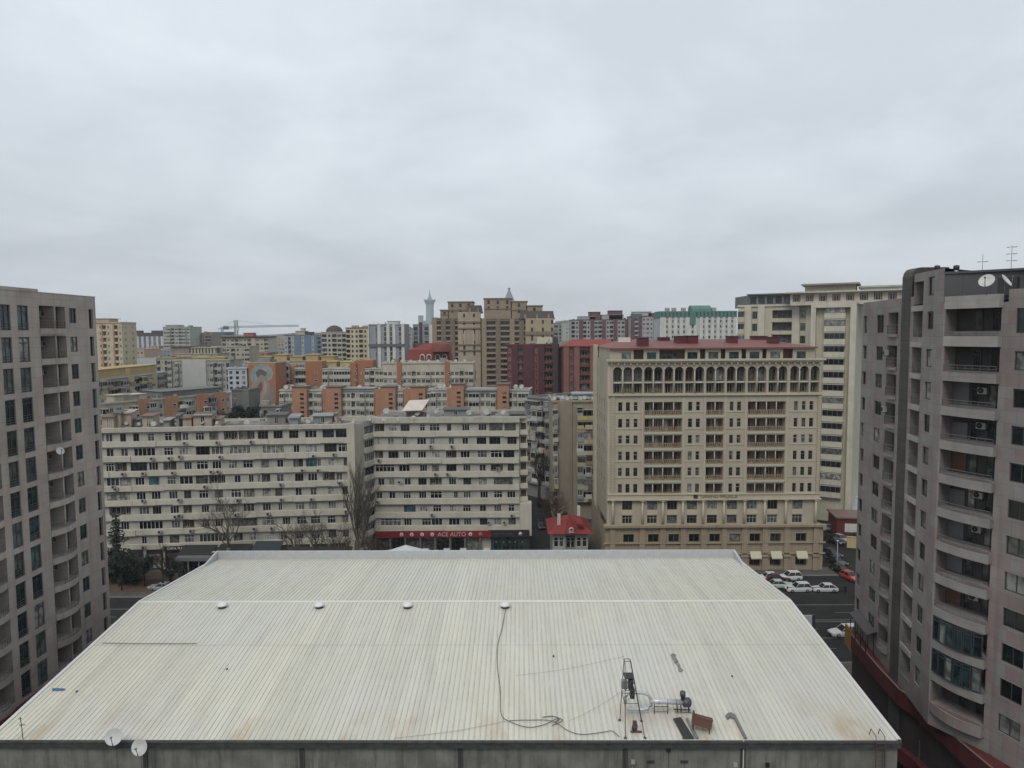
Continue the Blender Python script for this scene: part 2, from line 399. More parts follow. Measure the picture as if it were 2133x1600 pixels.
mp = N.new('ShaderNodeMapping'); mp.inputs['Scale'].default_value = (1.6, .10, .1); L.new(tcx.outputs['Object'], mp.inputs['Vector'])
st = noise_(mp.outputs[0], 1.0, 6, .7)
c = mixc(mapr(st, .48, .74, 0, .6), c, (.36,.35,.295,1))
mp3 = N.new('ShaderNodeMapping'); mp3.inputs['Scale'].default_value = (.22, .05, .1); mp3.inputs['Rotation'].default_value = (0, 0, .12); L.new(tcx.outputs['Object'], mp3.inputs['Vector'])
c = mixc(mapr(noise_(mp3.outputs[0], 1.0, 7, .75), .52, .72, 0, .55), c, (.40,.385,.315,1))
# rust washed down to the near eave
mp2 = N.new('ShaderNodeMapping'); mp2.inputs['Scale'].default_value = (.33, .16, .1); mp2.inputs['Location'].default_value = (2.2, 0, 0); L.new(tcx.outputs['Object'], mp2.inputs['Vector'])
ru = noise_(mp2.outputs[0], 1.0, 5, .6)
near = mapr(sx.outputs['Y'], 0, 6.5, 1, 0)
c = mixc(math_('MULTIPLY', mapr(ru, .52, .72, 0, .8), near), c, (.36,.26,.15,1))
sp2 = noise_(tcx.outputs['Object'], 6.0, 2)
c = mixc(mapr(sp2, .68, .75, 0, .3), c, (.25,.25,.22,1))
L.new(c, bs.inputs['Base Color']); bs.inputs['Roughness'].default_value = .55
ROOFM = m
GROOVE = wall_mat('roof_groove_shade_dirt', (.40,.395,.335), .8, .35, 0, .8)  # rib sides painted darker, for groove dirt and for the shading low ribs lack
b = MB(); pitch = .42; n = int(HW / pitch); pitch = HW / n
vs = [0, 6, 12.9, 12.94, D_R, 30, D_F]
for i in range(n):
    u0 = i*pitch
    pr = [(u0, 0, 0), (u0 + pitch - .11, 0, 1), (u0 + pitch - .085, .04, 0), (u0 + pitch - .03, .04, 0), (u0 + pitch, 0, 1)]
    # face k joins profile k and k+1
    for k in range(4):
        a, c2 = pr[k], pr[k+1]; mi = 1 if k in (1, 3) else 0
        for v0, v1 in zip(vs, vs[1:]):
            o = .012 if v0 >= 12.9 and v0 < D_R else 0
            o2 = .012 if v0 >= 12.94 or (v0 >= 12.9) else 0
            if v0 >= D_R: o = o2 = 0
            b.quad(hp(a[0], v0, a[1] + o), hp(c2[0], v0, c2[1] + o), hp(c2[0], v1, c2[1] + o2), hp(a[0], v1, a[1] + o2), m=mi)
rf = b.obj('roof', [ROOFM, GROOVE], hall); rf.rotation_euler = (0, 0, 0)
# ridge cap, seam strip, edge flashing
FL = flat('roof_flashing', (.56,.56,.53), .5); FL2 = flat('parapet_sheet', (.44,.455,.47), .5, var=.12)
b = MB()
b.quad(hp(0, D_R-.28, .03), hp(HW, D_R-.28, .03), hp(HW, D_R, .10), hp(0, D_R, .10)); b.quad(hp(0, D_R, .10), hp(HW, D_R, .10), hp(HW, D_R+.28, .03), hp(0, D_R+.28, .03))
b.obj('ridge_cap', FL, hall)
b = MB()
for s, u in ((-1, 0), (1, HW)):
    b = MB()
    for v0, v1 in ((0, 6), (6, 12.9), (12.9, D_R), (D_R, 30), (30, D_F)):
        a, c2 = (u - .22, u + .06) if s < 0 else (u - .06, u + .22)
        b.quad(hp(a, v0, .12), hp(c2, v0, .12), hp(c2, v1, .12), hp(a, v1, .12))
        q = a if s < 0 else c2
        b.quad(hp(q, v0, .12), hp(q, v1, .12), hp(q, v1, -.35), hp(q, v0, -.35)); q = c2 if s < 0 else a
        b.quad(hp(q, v0, .12), hp(q, v1, .12), hp(q, v1, -.05), hp(q, v0, -.05))
    b.obj('edge_flashing', FL, hall)
b = MB()   # far parapet with ramped returns
b.box(.0, HW, 0, .25, 0, 1.05, 0, fn=lambda x, y, z: hp(x, D_F + y - .1, z + (0.0 if y < .1 else .019)))
for u in (0, HW - .25):
    P = [hp(u, D_F-.1, 1.04), hp(u, D_F - 4.2, .02), hp(u, D_F-.1, .0)]; Q = [hp(u + .25, D_F-.1, 1.04), hp(u + .25, D_F - 4.2, .02), hp(u + .25, D_F-.1, .0)]
    b.quad(*P); b.quad(*Q[::-1]); b.quad(P[0], P[1], Q[1], Q[0])
b.obj('parapet', FL2, hall)
b = MB(); b.box(-.1, HW + .1, 0, .34, -.42, 0.02, 0, fn=lambda x, y, z: HF(x, .30 - y, ZE + z)); b.box(-.1, HW + .1, 0, .02, -.02, .07, 0, fn=lambda x, y, z: HF(x, .36 - y, ZE + z))
b.obj('gutter', wall_mat('dark_gutter', (.05,.052,.05), .7, .4, 0, 2), hall)
# walls
m, nt, bs, N, L = newmat('stained_concrete')
tcx = N.new('ShaderNodeTexCoord')
c = mixc(mapr(noise_(tcx.outputs['Object'], .5, 5), .35, .65, 0, 1), (.10,.10,.088,1), (.175,.172,.155,1))
mp = N.new('ShaderNodeMapping'); mp.inputs['Scale'].default_value = (1.7, 1.7, .12); L.new(tcx.outputs['Object'], mp.inputs['Vector'])
s1 = noise_(mp.outputs[0], 1.0, 6, .7)
c = mixc(mapr(s1, .5, .72, 0, .85), c, (.035,.035,.028,1)); c = mixc(mapr(s1, .27, .40, .6, 0), c, (.26,.26,.235,1))
L.new(c, bs.inputs['Base Color']); bs.inputs['Roughness'].default_value = .9
CONC = m
b = MB(); jts = [HF.uz(x, 1570)[0] for x in (627, 957, 1300, 1545)]
jts = [jts[0]-23.5, jts[0]-11.75] + jts; us = [0] + [j for j in jts if 0 < j < HW] + [HW]
for a, c2 in zip(us, us[1:]):
    fbox(b, HF, a + .03, c2 - .03, -.3, 0, 0, ZE - .42)
fbox(b, HF, 0, HW, -.32, -.06, 0, ZE - .3)
for u in (0, HW - .25):
    poly = [(0, 0), (D_F, 0)]
    for v0, v1 in ((0.3, D_R), (D_R, D_F)):
        P = [HF(u, -v0, 0), HF(u, -v1, 0), HF(u, -v1, hz(v1) - .1), HF(u, -v0, hz(v0) - .1)]; Q = [HF(u + .25, -v0, 0), HF(u + .25, -v1, 0), HF(u + .25, -v1, hz(v1) - .1), HF(u + .25, -v0, hz(v0) - .1)]
        b.quad(*P); b.quad(*Q[::-1])
b.box(0, HW, D_F - .1, D_F + .1, 0, hz(D_F) - .1, fn=lambda x, y, z: HF(x, -y, z))
b.obj('wall', CONC, hall)
for j in jts[:]:
    if 1 < j < HW - 1:
        b = MB(); fbox(b, HF, j - .11, j + .11, -.02, .05, 0, ZE - .45); b.tube([HF(j + .2, .08, ZE - .3), HF(j + .2, .08, 0)], .06, 6)
        b.obj('panel_joint', flat('joint_dark', (.035,.035,.033), .9), hall)
# small fixtures on the near wall
for px, py, s, mt in ((1318, 1586, .28, ACW), (1531, 1592, .3, ACW), (1598, 1592, .26, BLACK), (1392, 1560, .3, BLACK)):
    u, z = HF.uz(px, py); b = MB(); fbox(b, HF, u - s/2, u + s/2, .0, .16, z - s/2, z + s/2); b.tube([HF(u, .05, z - s/2), HF(u, .05, z - 6)], .015, 4); b.obj('wall_box', mt, hall)
for px in (1355, 1425):
    u, z = HF.uz(px, 1587); b = MB(); fbox(b, HF, u - .28, u + .28, -.05, .03, z - .11, z + .11); b.obj('wall_vent', DARKF, hall)
u, z = HF.uz(1548, 1552)
b = MB(); b.tube([HF(u, .1, z + .4), HF(u, .1, 0)], .05, 6); b.obj('drain_pipe', flat('pale_pipe', (.3,.3,.28)), hall)
# wall ladder at the right corner
ld = empty('wall_ladder', HF(HW - 1.6, .5, ZE - 4), 'rusty steel ladder hooked over the right end of the hall eave', 'ladder')
b = MB()
for s in (-.32, .32):
    b.tube([HF(HW - 1.55 + s, -.5, ZE + .25), HF(HW - 1.55 + s, -.3, ZE + .75), HF(HW - 1.55 + s, .45, ZE + .6), HF(HW - 1.55 + s, .55, ZE - .2), HF(HW - 1.55 + s, .5, ZE - 9)], .035, 6)
b.obj('rail', RUST, ld)
b = MB()
for i in range(22): b.tube([HF(HW - 1.87, .53, ZE + .1 - i*.33), HF(HW - 1.23, .53, ZE + .1 - i*.33)], .022, 5)
b.obj('rung', RUST, ld)
# roof ventilators
vl = ['leftmost white mushroom ventilator on the roof ridge', 'white mushroom ventilator second from the left on the ridge', 'white mushroom ventilator third from the left, above the roof middle', 'rightmost white mushroom ventilator, where the long cable starts']
for i, px in enumerate((463, 665, 849, 1052)):
    u, v = onroof(px, 1266); o = hp(u, v)
    r = empty('roof_ventilator', o, vl[i], 'roof ventilator', 'ventilators along the hall roof ridge')
    b = MB(); b.lathe([(.24, -.1), (.24, .30), (.2, .30)], o, 14); b.obj('neck', flat('vent_dark', (.05,.05,.05)), r)
    b = MB(); b.lathe([(.001, .58), (.24, .55), (.46, .44), (.54, .30), (.52, .25), (.30, .33)], o, 18); b.obj('cap', flat('vent_white', (.62,.62,.60), .5), r)
    b = MB(); b.lathe([(.42, .015), (.42, .07), (.30, .09)], o, 14); b.obj('collar', flat('vent_dark', (.05,.05,.05)), r)
# cables on the roof
def cable(pix, r, label, mat=BLACK, dz=.07):
    P = [hp(*onroof(x, y), dz + .05) for x, y in pix]
    # Catmull-Rom
    pts = []
    for i in range(len(P) - 1):
        p0, p1, p2, p3 = P[max(i-1,0)], P[i], P[i+1], P[min(i+2, len(P)-1)]
        for k in range(5):
            t = k/5; pts.append(.5*((2*p1) + (-p0 + p2)*t + (2*p0 - 5*p1 + 4*p2 - p3)*t*t + (-p0 + 3*p1 - 3*p2 + p3)*t**3))
    pts.append(P[-1]); b = MB(); b.tube(pts, r, 5); o = b.obj('roof_cable', mat); tag(o, label, 'cable'); return o
GC = flat('grey_cable', (.10,.10,.095), .7)
cable([(1053,1272),(1046,1310),(1037,1345),(1036,1390),(1042,1440),(1044,1490),(1062,1506),(1100,1518),(1135,1512),(1160,1500),(1172,1504),(1150,1514)], .03, 'long dark cable sagging down from the rightmost ventilator', GC)
cable([(1062,1504),(1100,1503),(1150,1505),(1185,1526),(1215,1533),(1258,1528),(1275,1526),(1290,1538)], .028, 'dark cable winding along the eave towards the lattice frame', GC)
cable([(820,1541),(900,1532),(960,1524),(1040,1508),(1062,1504)], .015, 'thin pale cable lying slanted on the lower roof', flat('thin_cable', (.25,.24,.21)))
cable([(1130,1497),(1150,1495),(1165,1500),(1155,1508)], .035, 'short loop of spare cable near the eave middle', GC)
cable([(1075,1410),(1180,1396),(1300,1370)], .008, 'fine guy wire stretched over the roof', GC)
cable([(1185,1505),(1240,1478),(1300,1440)], .008, 'fine guy wire running to the lattice frame', GC)
cable([(213,1342),(300,1343),(410,1343)], .03, 'straight dark pipe across the left roof seam', GC)
# lattice frame standing at the eave
F1_, F2_ = hp(onroof(1303,1540)[0], .25), hp(onroof(1344,1540)[0], .25)
G1_, G2_ = hp(*onroof(1291,1501)), hp(*onroof(1336,1503))
cc = (F1_ + F2_ + G1_ + G2_)/4; ztop = at(1307, 1375, cc.y).z; ax = at(1307, 1375, cc.y).x
T = [Vector((ax - .22, cc.y - .2, ztop)), Vector((ax + .22, cc.y - .2, ztop)), Vector((ax - .22, cc.y + .2, ztop)), Vector((ax + .22, cc.y + .2, ztop))]
lt = empty('lattice_frame', cc, 'tall tapering steel frame with four splayed legs at the roof eave', 'steel frame')
DS = flat('dull_steel', (.085,.08,.075), .7)
for f, t in zip((F1_, F2_, G1_, G2_), T):
    b = MB(); b.tube([f, t], .032, 5); b.lathe([(.12, -.02), (.12, .08), (.001, .09)], f, 8); b.obj('leg', DS, lt)
feet = (F1_, F2_, G1_, G2_)
for k, s in enumerate((.45, .62, .78, .999)):
    P = [f.lerp(t, s) for f, t in zip(feet, T)]
    b = MB(); 
    for i, j in ((0, 1), (1, 3), (3, 2), (2, 0)): b.tube([P[i], P[j]], .025, 5)
    b.obj('brace', DS, lt)
b = MB()
for i, j in ((0, 1), (2, 3)):
    for s0, s1 in ((.45, .62), (.62, .78)): b.tube([feet[i].lerp(T[i], s0), feet[j].lerp(T[j], s1)], .015, 4)
b.obj('cross_wire', DS, lt)
b = MB(); P = [f.lerp(t, .76) for f, t in zip(feet, T)]; q = sum(P, Vector())/4
b.box(q.x - .35, q.x + .35, q.y - .35, q.y + .35, q.z, q.z + .12); b.obj('platform', DARKF, lt)
b = MB(); b.box(q.x - .05, q.x + .30, q.y - .3, q.y + .1, q.z - .9, q.z - .1); b.box(q.x + .1, q.x + .42, q.y - .25, q.y + .2, q.z - 1.6, q.z - .85); b.obj('motor', DARKF, lt)
b = MB(); b.box(q.x - .55, q.x - .12, q.y - .2, q.y + .2, q.z - .85, q.z - .25); b.obj('reflector_panel', STEEL, lt)
# duct assembly
u0, v0 = onroof(1358, 1490); o = hp(u0, v0)
du = empty('air_duct', o, 'silver ventilation duct with a looped end on steel supports', 'duct')
Yd = o.y; SIL = flat('duct_silver', (.50,.52,.53), .35, .35)
def dp(px, py): return at(px, py, Yd)
b = MB(); L1 = [dp(x, y) for x, y in ((1302,1466),(1303,1452),(1309,1445),(1320,1443),(1338,1443),(1350,1447),(1356,1456),(1356,1470),(1350,1477),(1338,1478),(1306,1477))]
b.tube(L1, .13, 10); b.obj('looped_pipe', SIL, du)
b = MB(); b.tube([dp(1354, 1461), dp(1372, 1461), dp(1424, 1463)], .2, 14); b.obj('main_pipe', SIL, du)
for x in (1372, 1390, 1408):
    b = MB(); q = dp(x, 1462); b.lathe([(.21, -.02), (.225, 0), (.21, .02)], q, 14, axis=(1, 0, -.02)); b.obj('clamp', RAIL, du)
b = MB(); q = dp(1431, 1463); b.lathe([(.24, -.35), (.36, -.25), (.36, .2), (.2, .32), (.001, .33)], q, 14, axis=(1, 0, 0)); b.lathe([(.15, 0), (.15, .5), (.22, .5), (.22, .85), (.001, .86)], dp(1422, 1463), 12); b.obj('fan_housing', flat('fan_dark', (.05,.055,.065), .5), du)
b = MB()
for x in (1363, 1391): b.tube([dp(x, 1462), dp(x, 1487)], .035, 5)
for y in (1472, 1483): b.tube([dp(1363, y), dp(1391, y)], .03, 5)
for x in (1410, 1418, 1434): b.tube([dp(x, 1468), dp(x + 1, 1484)], .05, 5)
b.tube([dp(1404, 1478), dp(1438, 1479)], .05, 5); b.tube([dp(1406, 1483), dp(1440, 1484)], .03, 5)
b.obj('support', BLACK, du)
# low motor on the eave, rusty hopper, mats, bent sheets, debris
u0, v0 = onroof(1322, 1522); o = hp(u0, v0)
r = empty('pump_motor', o, 'small dark motor on a rusty bracket inside the lattice frame legs', 'motor')
b = MB(); b.lathe([(.001,-.3),(.2,-.28),(.2,.25),(.12,.3),(.001,.31)], o + Vector((0, 0, .3)), 12, axis=(.3, 1, 0)); b.obj('casing', DARKF, r)
b = MB(); b.box(o.x - .35, o.x + .5, o.y - .3, o.y - .2, o.z + .0, o.z + .12); b.box(o.x - .15, o.x + .15, o.y - .1, o.y + .1, o.z + .45, o.z + .75); b.obj('bracket', RUST, r)
u0, v0 = onroof(1462, 1521); o = hp(u0, v0)
r = empty('rusty_hopper', o, 'rusty brown sheet metal box propped up on the roof', 'metal box')
b = MB(); M2 = Matrix.Translation(o + Vector((0, 0, .72))) @ Matrix.Rotation(R(-14), 4, 'Z') @ Matrix.Rotation(R(9), 4, 'Y') @ Matrix.Rotation(R(-14), 4, 'X')
fn = lambda x, y, z: M2 @ Vector((x, y, z))
b.box(-.72, .72, -.4, .4, -.33, .25, 0, fn); b.box(-.76, .76, -.43, .43, .25, .30, 0, fn); b.box(-.74, -.62, -.42, .42, .3, .5, 0, fn); b.obj('box', RUST, r)
for x, y in ((-.6, -.3), (.6, -.3), (-.6, .3), (.6, .3)):
    q = M2 @ Vector((x, y, -.3)); b = MB(); b.tube([q, (q.x - .05, q.y, hp(*onroof(1462,1521)).z - .02)], .035, 5); b.obj('leg', RUST, r)
def slab(name, pix, th, mat, label, cat, dz=.075, wav=0):
    P = [hp(*onroof(x, y), dz) for x, y in pix]; b = MB(); n = len(P)
    b.quad(*[p + Vector((0, 0, th)) for p in P]); 
    for i in range(n): j = (i + 1) % n; b.quad(P[i], P[j], P[j] + Vector((0,0,th)), P[i] + Vector((0,0,th)))
    return tag(b.obj(name, mat), label, cat)
slab('rubber_mat', [(1424,1541),(1402,1500),(1418,1497),(1446,1541)], .06, flat('black_rubber', (.035,.035,.035), .9, var=.3), 'dark worn rubber mat lying below the duct end', 'mat')
slab('metal_sheet', [(1448,1541),(1428,1500),(1433,1500),(1456,1541)], .09, STEEL, 'narrow grey steel sheet beside the dark rubber mat', 'sheet metal')
slab('bent_sheet', [(1511,1495),(1516,1489),(1524,1488),(1532,1494),(1556,1541),(1550,1541),(1529,1500),(1521,1497),(1515,1501)], .10, flat('weathered_tin', (.17,.17,.165), .6, .2, var=.3), 'bent tin sheet with a dark edge, furthest right on the roof', 'sheet metal')
slab('roof_patch', [(1421,1541),(1440,1541),(1438,1536),(1424,1536)], .03, BLACK, 'small black patch at the eave by the rubber mat', 'patch')
slab('blue_board', [(108,1440),(110,1436),(136,1437),(134,1440)], .05, flat('blue_plastic', (.05,.13,.26)), 'short blue board lying on the far left of the roof', 'board')
for i, (pts, lb) in enumerate(([[(1397,1366),(1402,1363),(1408,1366),(1407,1371),(1413,1380),(1408,1381),(1406,1384),(1402,1376)], 'dark scrap of felt on the roof above the duct'], [[(1408,1384),(1412,1381),(1417,1388),(1416,1391),(1423,1398),(1418,1401),(1413,1399),(1413,1392)], 'lower dark scrap of felt on the roof above the duct'])):
    slab('felt_scrap', pts, .04, flat('felt', (.22,.215,.19), .9, var=.5), lb, 'scrap')
for (x, y, s, lb) in ((1153,1368,.12,'tiny dark bolt plate right of the long cable'), (473,1395,.1,'tiny dark bolt plate low on the left roof'), (160,1442,.1,'tiny dark bolt plate beside the blue board'), (1525,1410,.1,'tiny dark bolt plate above the bent tin sheet')):
    u0, v0 = onroof(x, y); o = hp(u0, v0, .06); b = MB(); b.box(o.x - s*.5, o.x + s*.5, o.y - s, o.y + s, o.z - .03, o.z + .05); tag(b.obj('bolt_plate', DARKF), lb, 'plate')
# antenna left and two near dishes
o = hp(*onroof(48, 1541)); a0 = empty('antenna_mast', o, 'thin bent antenna mast at the left end of the hall eave', 'antenna')
b = MB(); t1 = at(42, 1494, o.y); b.tube([o, o.lerp(t1, .6) + Vector((.02,0,0)), t1], .028, 5); b.obj('mast', BLACK, a0)
b = MB(); q = o.lerp(t1, .65); b.tube([q + Vector((-.15,0,0)), q + Vector((.3,0,.02))], .03, 5); b.tube([t1 + Vector((-.12,0,-.15)), t1 + Vector((.1,0,-.1))], .03, 5); b.obj('bar', BLACK, a0)
for (px, py, rr_, az, el, yy, ps, lb) in ((238, 1534, .60, R(172), R(22), 49.6, 1.0, 'round white satellite dish overlapping the gutter at left, the upper of two'),
                                          (292, 1556, .58, R(184), R(18), 49.2, 2.6, 'round white satellite dish on a post before the wall, the lower of two')):
    c0 = at(px, py, yy); dish((c0.x, c0.y, c0.z - ps), rr_, az, el, lb, 'satellite dishes at the hall eave', ps)
# white tent peak behind the hall
q0 = at(845, 1135, 94); tn = empty('tent_canopy', (q0.x, 94, 0), 'pale grey pyramid canopy peeking over the hall parapet', 'canopy')
hw = 4.4; zb = q0.z - 2.0
b = MB(); c4 = [(q0.x - hw, 90.6), (q0.x + hw, 90.6), (q0.x + hw, 97.4), (q0.x - hw, 97.4)]
for i in range(4):
    a, c2 = c4[i], c4[(i+1) % 4]; A = Vector((a[0], a[1], zb)); B_ = Vector((c2[0], c2[1], zb)); mA = A.lerp(Vector(q0), .5) + Vector((0,0,-.15)); mB = B_.lerp(Vector(q0), .5) + Vector((0,0,-.15))
    b.quad(A, B_, mB, mA); b.quad(mA, mB, q0); b.quad(A, B_, B_ - Vector((0,0,.5)), A - Vector((0,0,.5)))
b.obj('cover', flat('tent_cover', (.47,.48,.49), .7, var=.15), tn)
for p in c4: b = MB(); b.tube([(p[0], p[1], 0), (p[0], p[1], zb)], .08, 6); b.obj('post', STEEL, tn)

# ================================================================ left tower
TLW = wall_mat('left_tower_cladding', (.345,.315,.28), .6, .2, .4, .25, panel=(1.55, 1.04, .022), pj=.72, ptint=(.335,.275,.245))
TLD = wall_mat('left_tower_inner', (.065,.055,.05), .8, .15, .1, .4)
MAR = wall_mat('maroon_band', (.085,.022,.024), .6, .2, .2, .3)
c1 = at(198.5, 640, 84.6); c0 = at(-2, 640, 69.0)
dirv = (Vector((c1.x, c1.y)) - Vector((c0.x, c0.y))).normalized(); c00 = Vector((c0.x, c0.y)) - dirv*14
LF = Frame((c00.x, c00.y), (c1.x, c1.y)); LWd = LF.W; ZT = 52.6; FH = 3.12; NF = 13
lt_ = empty('apartment_tower', (c00.x, c00.y, 0), 'tall taupe clad apartment tower at the left edge with curved balconies', 'building')
def U(F, x, y=700): return F.uz(x, y)[0]
ops = []; wins = []
cu = {k: (U(LF, a), U(LF, b_)) for k, (a, b_) in dict(c1=(2, 24), c2=(38.5, 61), lg=(84, 115), rw=(118, 138), c3=(146, 161), c4=(187, 195.5), l0=(-62, -14)).items()}
for k in range(NF):
    hd = 51.15 if k == 0 else 47.9 - FH*(k - 1)
    for c_ in ('c1', 'c2'):
        a, b_ = cu[c_]; ops.append((a, b_, hd - 2.55, hd, .22)); wins.append((a, b_, hd - 2.55, hd, 2, .78))
    a, b_ = cu['c3']; ops.append((a, b_, hd - 1.7, hd, .22)); wins.append((a, b_, hd - 1.7, hd, 2, 0))
    a, b_ = cu['c4']; ops.append((a, b_, hd - 2.3, hd, .35)); wins.append((a, b_, hd - 2.3, hd, 1, .7))
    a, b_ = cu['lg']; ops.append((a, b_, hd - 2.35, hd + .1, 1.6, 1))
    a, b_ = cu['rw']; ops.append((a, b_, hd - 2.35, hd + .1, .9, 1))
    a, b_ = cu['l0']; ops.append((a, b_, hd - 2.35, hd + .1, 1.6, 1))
ZP = 10.7
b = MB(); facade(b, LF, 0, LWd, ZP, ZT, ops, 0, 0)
F_end = Frame((c1.x, c1.y), (c1.x - 20, c1.y + 3)); facade(b, F_end, 0, F_end.W, ZP, ZT, [], 0)
F_fr = Frame((c00.x - 20, c00.y - 3), (c00.x, c00.y)); facade(b, F_fr, 0, F_fr.W, ZP, ZT, [], 0)
pp = [F_fr(0,0,0), LF(0,0,0), LF(LWd,0,0), F_end(F_end.W,0,0)]
b.quad(*[Vector((p.x, p.y, ZT - .9)) for p in pp], m=1)
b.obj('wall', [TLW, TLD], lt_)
b = MB(); u77 = U(LF, 78, 605)
fbox(b, LF, -.05, u77, -.3, .06, ZT, ZT + .35); fbox(b, LF, u77 + .01, LWd + .06, -.3, .05, ZT, ZT + .08)
b.obj('parapet', TLW, lt_)
for a, b_, z0, z1, nv, tr in wins: win(lt_, LF, a, b_, z0, z1, -.18 if nv == 2 else -.3, nv, tr, DARKF, GLT, ft=.09)
rnd = random.Random(3)
def bowed(F, a, b_, z0, z1, sag, th, mat, name, root, n=7, lead=0.0, mi=0):
    """a bowed band in front of the facade; lead: extra projection of the right end"""
    mb = MB(); P = []
    for i in range(n + 1):
        t = i/n; P.append((a + (b_-a)*t, .05 + sag*math.sin(math.pi*t) + lead*t))
    for (ua, va), (ub, vb) in zip(P, P[1:]):
        q = [F(ua, va, z0), F(ub, vb, z0), F(ub, vb, z1), F(ua, va, z1)]; mb.quad(*q)
        q2 = [F(ua, va - th, z1), F(ub, vb - th, z1), F(ub, vb - th, z0), F(ua, va - th, z0)]; mb.quad(*q2)
        mb.quad(F(ua, va, z1), F(ub, vb, z1), F(ub, vb - th, z1), F(ua, va - th, z1)); 
        mb.quad(F(ua, va, z0), F(ua, -.02, z0), F(ub, -.02, z0), F(ub, vb, z0))
        mb.quad(F(ua, va - th, z0 + .2), F(ub, vb - th, z0 + .2), F(ub, -.02, z0 + .2), F(ua, -.02, z0 + .2))
    if lead: 
        u_, v_ = P[-1]; mb.quad(F(u_, v_, z0), F(u_, -.02, z0), F(u_, -.02, z1), F(u_, v_, z1))
    return mb.obj(name, mat, root)
def bowrail(F, a, b_, z0, h, sag, root, n=7, lead=0.0, mat=RAIL, sub=None, step=.28):
    mb = MB(); pts = []
    for i in range(n + 1):
        t = i/n; pts.append((a + (b_-a)*t, .0 + sag*math.sin(math.pi*t) + lead*t))
    for hh in (h, h*.62, h*.3): mb.tube([F(u_, v_, z0 + hh) for u_, v_ in pts], .022 if hh < h else .03, 4, cap=False)
    for u_, v_ in pts: mb.tube([F(u_, v_, z0), F(u_, v_, z0 + h)], .02, 4, cap=False)
    return mb.obj('railing', mat, root)
for k in range(NF):
    hd = 51.15 if k == 0 else 47.9 - FH*(k - 1); fl = hd - 2.35
    a, b_ = cu['lg']; a2, b2 = cu['rw']
    sg = .10 + .05*k
    if k < NF: bowed(LF, a, b2, fl - .62, fl + .02, min(.75, sg), .15, TLW, 'balcony', lt_)
    bowrail(LF, a + .1, b2 - .05, fl, .85, min(.7, sg), lt_)
    win(lt_, LF, a + .6, b_ - .9, fl, hd - .15, -1.57, 2, 0, DARKF, GL); win(lt_, LF, a2 + .1, a2 + 1.1, fl + .02, hd - .1, -.86, 1, .75, DARKF, GL)
    a, b_ = cu['l0']; bowed(LF, a, b_, fl - .62, fl + .02, .3, .15, TLW, 'balcony', lt_); bowrail(LF, a + .1, b_ - .1, fl, .85, .3, lt_)
    win(lt_, LF, a + 1, b_ - .5, fl, hd - .15, -1.57, 3, 0, DARKF, GL)
    for c_ in ('c1', 'c2'):
        a, b_ = cu[c_]; mb = MB()
        for hh in (.75, .5, .25): mb.tube([LF(a, .03, hd - 2.55 + hh), LF(b_, .03, hd - 2.55 + hh)], .02, 4, cap=False)
        mb.obj('railing', RAIL, lt_)
    if rnd.random() < .6: ac(lt_, LF, cu['lg'][0] + 2.2, fl + 1.3, -1.55)
c0_ = at(121, 940, 75.6); dish((c0_.x + .2, c0_.y, c0_.z - .5), .42, R(120), R(25), 'small pale satellite dish on a left tower balcony', None, .5)
for (px, py, hw_, hh_, lb) in ((137, 1303, .55, .35, 'white folded chair clutter on a low left tower balcony'),):
    q = at(px, py, 79); b = MB(); b.box(q.x - hw_, q.x + .1, q.y - .4, q.y + .4, q.z - hh_, q.z - hh_ + .08); b.box(q.x - hw_, q.x - hw_ + .08, q.y - .4, q.y + .4, q.z - hh_, q.z + hh_); b.box(q.x - .1, q.x, q.y - .4, q.y - .3, q.z - .8, q.z - hh_); tag(b.obj('balcony_chair', ACW), lb, 'chair')
# podium of the left tower
b = MB(); fbox(b, LF, -6, LWd + .6, -.2, .55, ZP - 1.6, ZP); fbox(b, LF, -6, LWd + .6, -.2, .9, 5.2, 6.0); fbox(b, LF, -6, LWd + .3, -1.5, .2, 0, ZP - 1.6, 0)
b.obj('podium_band', MAR, lt_)
b = MB()
for i in range(9): fbox(b, LF, 1 + i*3.3, 1.4 + i*3.3, .2, .6, 0, 5.2)
b.obj('podium_pier', TLD, lt_)
for i in range(9): win(lt_, LF, 1.5 + i*3.3, 4.2 + i*3.3, .4, 4.8, .25, 3, .7, DARKF, GL, name='shop_window')

# ================================================================ right tower
TRW = wall_mat('right_tower_cladding', (.225,.212,.20), .6, .2, .4, .25, panel=(1.35, 1.01, .02), pj=.68, ptint=(.215,.165,.16))
TRL = wall_mat('right_tower_light_cladding', (.30,.285,.265), .6, .18, .25, .6, panel=(1.5, .5, .015), pj=.85)
TRM = wall_mat('balcony_front_cladding', (.225,.213,.203), .6, .18, .35, .6, panel=(1.5, .5, .015), pj=.8)
TRD = wall_mat('fin_stone', (.062,.060,.055), .55, .25, .2, .5, panel=(.9, 1.0, .025), pj=.5)
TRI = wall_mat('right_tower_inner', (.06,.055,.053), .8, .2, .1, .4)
PH = wall_mat('penthouse_metal', (.075,.077,.082), .5, .12, .2, .3, panel=(2.0, 9, .02), pj=.7)
A_ = at(1796.5, 700, 83.0); B_ = at(1872, 700, 72.0); C_ = at(1901, 700, 68.6); D_ = at(1963, 700, 61.9); E_ = at(2098, 700, 57.3)
xy = lambda p: (p.x, p.y)
R1 = Frame(xy(A_), xy(B_)); R2 = Frame(xy(C_), xy(D_)); R3 = Frame(xy(D_), xy(E_)); e2 = R3.u; R4 = Frame(xy(E_), (E_.x + 5.2, E_.y - 17))
R12 = Frame(xy(B_), xy(C_))
rt = empty('apartment_tower', (D_.x, D_.y, 0), 'tall grey clad apartment tower at the right edge with a dark stone fin', 'building')
HD = [49.75] + [46.3 - 3.03*i for i in range(11)]; ZR = R1.uz(1830, 627)[1]; ZPr = 12.0
